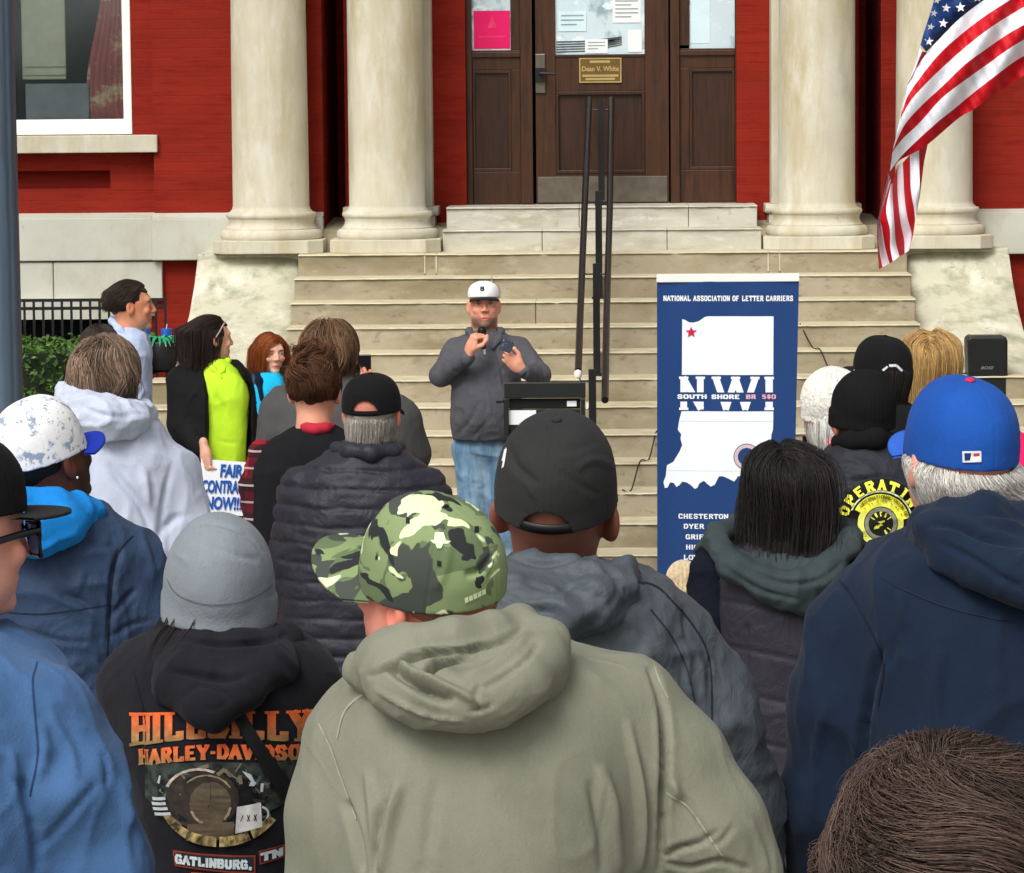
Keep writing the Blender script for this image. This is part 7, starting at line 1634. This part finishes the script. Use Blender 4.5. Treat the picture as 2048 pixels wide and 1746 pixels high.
# hanging tail, behind the front fold
t = [[W_(205, 480), W_(110, 980), W_(85, 1200), W_(95, 1500), W_(110, 1680)],
     [W_(215, 520), W_(118, 1000), W_(95, 1090), W_(105, 1400), W_(150, 1650)],
     [W_(250, 600), W_(130, 1030), W_(140, 1150), W_(180, 1400), W_(235, 1610)],
     [W_(250, 660), W_(195, 960), W_(240, 1200), W_(245, 1420), W_(275, 1580)],
     [W_(270, 640), W_(275, 850), W_(295, 1150), W_(310, 1350), W_(355, 1520)],
     [W_(330, 430), W_(335, 800), W_(370, 1120), W_(410, 1320), W_(415, 1490)],
     [W_(395, 390), W_(415, 800), W_(450, 1050), W_(500, 1250), W_(470, 1450)],
     [W_(480, 300), W_(490, 700), W_(530, 950), W_(540, 1100), W_(520, 1260)],
     [W_(590, 230), W_(595, 500), W_(600, 700), W_(580, 900), W_(545, 1100)],
     [W_(700, 150), W_(650, 400), W_(620, 640), W_(600, 800), W_(570, 960)]]
sheet('tail', t, [FR, FWc, FR, FWc, FR, FWc, FR, FWc, FR], lambda q, u, v: .05+.03*math.sin(v*13)+.01*math.sin(u*9), n=40, m=4)
pm = MB(); a = P(2600, 250, DF+.05); b = P(1890, -700, DF+.3); pm.tube([P(2330, -60, DF+.02), P(2150, -900, DF+.6)], .018, 14)
pl_ = empty('flag_pole', tuple(P(2330, -60, DF)), 'pale metal pole carrying the American flag beyond the right edge', 'pole')
pm.build('shaft', mat('pale_pole', srgb(200, 200, 196), rough=.35, metal=.4), pl_, smooth=True, off=pl_.location)

# ---- roll-up banner
DB = 20.0
bn = empty('rollup_banner', tuple(P(1456, 1200, DB)), 'tall blue roll-up banner with white state outline and lettering', 'banner')
bo = bn.location; bz0 = .0
def bp_(px, py, dy=0.): return P(px, py, DB+dy)
# gently rippled vinyl sheet
V, C = [], []; nx, nz = 24, 60
TL, TR, BL_, BR_ = (1314, 562), (1598, 562), (1314.5, 1213), (1584, 1210)
for i in range(nx+1):
    for k in range(nz+1):
        u, v = i/nx, k/nz; a = np.array(TL)*(1-u)+np.array(TR)*u; b = np.array(BL_)*(1-u)+np.array(BR_)*u; q = a*(1-v)+b*v
        d = .008*math.sin(u*5.5+v*2)*math.sin(v*3)-.012*math.cos((u-.5)*math.pi)+.003*math.sin(u*14+v*9)*(1-v)
        V.append(P(q[0], q[1], DB+d))
Fq = [(i*(nz+1)+k, (i+1)*(nz+1)+k, (i+1)*(nz+1)+k+1, i*(nz+1)+k+1) for i in range(nx) for k in range(nz)]
sheet_ = npmesh('vinyl_sheet', np.array(V), np.array(Fq), mat('blue_vinyl', srgb(24, 62, 118), rough=.32, spec=.5, var=.05, vs=2), bn, True, off=bo)
tb = bvh(sheet_)
p0, p1 = bp_(1313, 549), bp_(1599, 562)
MB().box(p0[0], p1[0], DB-.014, DB+.012, p1[2]-.002, p0[2]).build('top_rail', WHITEP, bn, bevel=.004, off=bo)
MB().box(p0[0], p1[0]-.02, DB-.09, DB+.09, .0, .075).build('base', STEEL, bn, bevel=.01, off=bo)
MB().tube([(.5*(p0[0]+p1[0]), DB+.04, .07), (.5*(p0[0]+p1[0]), DB+.03, p0[2]-.02)], .01).build('support_pole', BLACKM, bn, smooth=True, off=bo)
for sx in (1308,):
    c = bp_(sx, 995); mb_ = MB().box(c[0]-.06, c[0]+.03, DB-.3, DB-.26, 0.302, .34)
ZB = lambda x, y: (1280+x/2.8167, 540+y/2.8167)
PWH = srgb(240, 246, 250)
def polyitems(pts, colr, base_y=None):
    """fill between a top polyline and a bottom polyline (same x order)"""
    return [([a, b, c, d], colr) for a, b, c, d in pts]
top = [(238, 276), (256, 282), (275, 294), (300, 296), (330, 288), (365, 264), (380, 260), (560, 260), (752, 260)]
its = []
for (a, b) in zip(top[:-1], top[1:]): its.append(([ZB(*a), ZB(*b), ZB(b[0]-2, 590), ZB(a[0]-2, 590)], PWH))
low_l = [(234, 795), (222, 850), (212, 900), (226, 950), (236, 985), (225, 1020), (205, 1050), (185, 1085), (150, 1105), (140, 1140), (148, 1165), (133, 1190), (135, 1215), (148, 1228)]
# lower part: horizontal bands from the ragged left bank to the right border / ragged south shore
bands = [(795, 234, 750), (850, 220, 750), (900, 213, 748), (925, 232, 740), (950, 228, 738), (985, 238, 735), (1020, 224, 730), (1050, 206, 715), (1080, 188, 700), (1100, 152, 690), (1130, 148, 640), (1160, 146, 560)]
for (y0, a0, b0), (y1, a1, b1) in zip(bands[:-1], bands[1:]): its.append(([ZB(a0, y0), ZB(b0, y0), ZB(b1, y1), ZB(a1, y1)], PWH))
south = [(132, 1196), (140, 1228), (155, 1226), (170, 1196), (190, 1200), (205, 1222), (222, 1212), (238, 1192), (262, 1196), (285, 1210), (308, 1232), (322, 1226), (335, 1200), (360, 1186), (375, 1200), (398, 1218), (420, 1208), (432, 1184), (450, 1148), (458, 1138), (468, 1160), (495, 1172), (530, 1190), (548, 1165)]
for (a, b) in zip(south[:-1], south[1:]):
    its.append(([ZB(max(a[0], 146), 1158), ZB(max(b[0], 147), 1158), ZB(*b), ZB(*a)], PWH))
decal('state_outline', its, PRINTC, bn, tb, DB, nsub=12, lift=.0025, back=1)
cx_, cy_ = ZB(288, 350); pts = star(cx_, cy_, 34/2.8167); items = [([pts[i], pts[(i+1) % 10], (cx_, cy_), (cx_, cy_)], srgb(200, 30, 70)) for i in range(10)]
decal('red_star', items, PRINTC, bn, tb, DB, nsub=20, lift=.006, back=1)
# ring emblem
cx0, cy0 = ZB(600, 1050); its = [(q, c) for q, c in arcq(18, 25, 0, 360, srgb(214, 190, 196), 20, cx0, cy0)]+arcq(25, 26.5, 0, 360, srgb(90, 60, 90), 20, cx0, cy0)+arcq(.5, 18, 0, 360, srgb(34, 60, 110), 14, cx0, cy0)+[([(cx0-16, cy0+2), (cx0+2, cy0-5), (cx0-2, cy0+10), (cx0-12, cy0+10)], srgb(238, 240, 244))]
decal('round_emblem', its, PRINTC, bn, tb, DB, nsub=8, lift=.006, back=1)
def clipq(q, y0, y1):
    """clip a convex polygon (pixel coords) to y0 <= y <= y1, return quads"""
    def half(p, f):
        out = []
        for i in range(len(p)):
            a, b = p[i-1], p[i]; fa, fb = f(a), f(b)
            if (fa >= 0) != (fb >= 0): t = fa/(fa-fb); out.append((a[0]+(b[0]-a[0])*t, a[1]+(b[1]-a[1])*t))
            if fb >= 0: out.append(b)
        return out
    p = half(half(q, lambda v: v[1]-y0), lambda v: y1-v[1])
    if len(p) < 3: return []
    if len(p) == 3: return [p+[p[2]]]
    if len(p) == 4: return [p]
    return [[p[0], p[1], p[2], p[3]]]+[[p[0], p[i], p[i+1], p[i+1]] for i in range(3, len(p)-1)]
its = []; xx = 1361
for ch, w_ in (('N', 46), ('W', 84), ('I', 22)):
    y1, h = ZB(0, 788)[1], (788-600)/2.8167
    its = []
    for qd in letter_quads(ch, .1 if ch != 'I' else .11, .12, w_/h):
        pq = [(xx+u*h, y1-v*h) for u, v in qd]
        for yy in ((y1-h-3, y1-h*.53), (y1-h*.25, y1+3)):
            for c in clipq(pq, *yy): its.append((c, PWH))
    xx += w_+(22 if ch == 'N' else 14)
    decal('monogram_letter', its, PRINTC, bn, tb, DB, nsub=10, lift=.003, back=1)
def bl(words, x0, x1, yb, h, th=.12, asp=.8, c=PWH, serif=.12):
    qs, w_ = word_quads(words, h, th=th, asp=asp, serif=serif, wfix=x1-x0); return [([(x0+u, yb-v) for u, v in qd], c) for qd in qs]
FONT['K'] = [(.16, 0, .16, 1), (.16, .45, .86, 1), (.4, .62, .88, 0)]; FONT['M'] = [(.1, 0, .1, 1), (.1, 1, .5, .3), (.9, 1, .5, .3), (.9, 0, .9, 1)]; FONT['|'] = [(.5, -.1, .5, 1.1)]
FONT['5'] = [(.85, 1, .2, 1), (.2, 1, .18, .56), (.18, .56, .65, .6), (.65, .6, .86, .3), (.86, .3, .65, 0), (.65, 0, .15, .05)]; FONT['8'] = [(.5, 1, .2, .78), (.2, .78, .8, .28), (.8, .28, .5, 0), (.5, 0, .2, .28), (.2, .28, .8, .78), (.8, .78, .5, 1)]; FONT['0'] = FONT['O']; FONT['J'] = [(.75, 1, .75, .2), (.75, .2, .55, 0), (.55, 0, .2, .15)]
t_ = bl('NATIONAL ASSOCIATION OF LETTER CARRIERS', 1327, 1586, 602, 11, .13, .75)
t_ += bl('SOUTH', 1355, 1413, 797.5, 9, .15)+bl('SHORE', 1423, 1479, 797.5, 9, .15)+bl('BR', 1492, 1511, 797.5, 9, .15, c=srgb(226, 180, 200))+bl('580', 1524, 1551, 797.5, 9, .15, c=srgb(236, 170, 190))
for y, wds in ((1037, 'CHESTERTON | CROWN POINT'), (1057, 'DYER | EAST CHICAGO'), (1078, 'GRIFFITH | HAMMOND'), (1098.5, 'HIGHLAND | HOBART'), (1119, 'LOWELL | MERRILLVILLE'), (1139, 'PORTER | ST JOHN')):
    wpx = len(wds)*9.4; t_ += bl(wds, 1454-wpx/2+{1037: 16, 1057: 3, 1078: 2, 1098.5: -2, 1119: 12, 1139: 12}[y], 1454+wpx/2+{1037: 16, 1057: 3, 1078: 2, 1098.5: -2, 1119: 12, 1139: 12}[y], y, 9.8, .12)
decal('banner_lettering', t_, PRINTC, bn, tb, DB, nsub=12, lift=.003, back=1)

# ---- lectern in front of the speaker
DL = 18.3; lx = P(1090, 800, DL)
lc = empty('lectern', (lx[0], DL, 0), 'black lectern with a flat top board and white papers on its front', 'lectern')
def lb(name, x0, x1, y0, y1, d0, d1, m, **k):
    a = P(x0, y1, DL); b = P(x1, y0, DL); return MB().box(a[0], b[0], DL+d0, DL+d1, a[2], b[2]).build(name, m, lc, bevel=k.get('bv', .004), off=lc.location)
LBK = mat('lectern_black', srgb(22, 28, 24), rough=.4, spec=.45, var=.12); LBK2 = mat('lectern_inner', srgb(14, 15, 14), rough=.6)
lb('top_board', 1009, 1171, 764, 796, -.02, .02, LBK); lb('side_panel', 1008, 1017, 796.5, 870, -.02, .3, LBK); lb('side_panel', 1162, 1170, 796.5, 870, -.02, .3, LBK)
lb('front_panel', 1018, 1161, 797, 818, .012, .03, LBK2); lb('shelf', 1018, 1161, 866, 872, 0, .3, LBK)
lb('front_panel', 1018, 1161, 819, 870, .02, .04, LBK); lb('side_arm', 992, 1007.5, 800, 806, -.01, .01, BLACKP)
a = P(1090, 872, DL); m_ = MB().box(a[0]-.05, a[0]+.05, DL+.08, DL+.18, .03, a[2]); m_.build('column', LBK, lc, off=lc.location); MB().box(a[0]-.24, a[0]+.24, DL-.1, DL+.34, 0, .03).build('base', LBK, lc, bevel=.008, off=lc.location)
for x0, x1, y0, y1, lab in ((1018, 1072, 821, 850, 'white sheet fixed on the left of the lectern front'), (1134, 1153, 802, 813, 'small white sticker at the right of the lectern front'), (1171.5, 1176, 806, 818, 'narrow white tag on the right edge of the lectern')):
    a = P(x0, y1, DL); b = P(x1, y0, DL); d = .012 if y0 == 802 else (.02 if x0 == 1018 else 0.)
    o = MB().box(a[0], b[0], DL+d-.006, DL+d-.002, a[2], b[2]).build('paper_sheet', PAPER); tag(o, lab, 'paper', 'papers on the lectern')
# ---- loudspeaker on the right steps
DS = 22.1; a = P(1936, 782, DS); b = P(2017, 673, DS)
ls = empty('loudspeaker', ((a[0]+b[0])/2, DS, zk(5)), 'black portable loudspeaker standing on the steps at the far right', 'loudspeaker')
zb_ = zk(5); w0, w1 = (b[0]-a[0])/2, (b[0]-a[0])/2*.97; cx_ = (a[0]+b[0])/2; zt_ = b[2]
pr = [(cx_-w1*.98, zb_+.012), (cx_+w0*.98, zb_), (cx_+w1, zt_-.03), (cx_+w1*.9, zt_), (cx_-w1*.93, zt_), (cx_-w0*1.04, zt_-.02)]
MB().prism(pr, DS-.0, DS+.22, 'y').build('cabinet', BLACKP, ls, bevel=.012, off=ls.location)
pr2 = [((x-cx_)*.9+cx_, (z-(zb_+zt_)/2)*.86+(zb_+zt_)/2+.012) for x, z in pr]
MB().prism(pr2, DS-.006, DS+.0, 'y').build('grille', mat('speaker_grille', srgb(26, 28, 28), rough=.6, metal=.3, bump=1, bs=500, bdist=.002), ls, bevel=.003, off=ls.location)
text('BOSE', .026, mat('silver_badge', srgb(150, 154, 156), rough=.3, metal=.6), 'badge', ls, (cx_-.01, DS-.0085, (zb_+zt_)/2+.0), off3=ls.location, bold=.0006, sx=1.3, shear=.3)
# ---- cables
CBM = mat('black_cable', srgb(26, 24, 22), rough=.5)
def cable(pts, lab, r=.0045):
    pp = []
    P3 = [P(*p) for p in pts]; o = MB().tube([tuple(q) for q in poly(P3, 40)], r, 8).build('cable', CBM, smooth=True); tag(o, lab, 'cable', 'black cables on the stairs')
def stairD(k, t=0.): return dk(k-1)+.32*t
def on(px, k, t): # point lying on tread k at fraction t of its depth
    D = dk(k-1)+T_*t; lo_, hi_ = 0, 2000
    for _ in range(30):
        mid = (lo_+hi_)/2
        if P(px, mid, D)[2] > zk(k)+.006: lo_ = mid
        else: hi_ = mid
    return (px, lo_, D)
cable([on(1600, 8, .1), on(1625, 7, .7), on(1640, 7, -.02)[:1]+on(1640, 7, .0)[1:], on(1665, 6, .6), on(1700, 6, .35), on(1740, 6, .2), on(1790, 6, .3), on(1850, 6, .45), on(1930, 6, .5), on(1985, 6, .9)], 'thin black cable running over the steps from behind the banner to the loudspeaker')
cable([on(1245, 2, .3), on(1262, 2, .2), on(1280, 3, .0), on(1298, 3, .5), on(1312, 4, .05), on(1325, 4, .4)], 'thin black cable over the steps just left of the blue banner')
cable([P(1990, 786, 22.1).tolist() and (1990, 785, 22.05), (1996, 800, 22.0), (2010, 812, 21.9), (2030, 806, 21.98), (2046, 800, 22.05)], 'short loose cable curling below the loudspeaker')
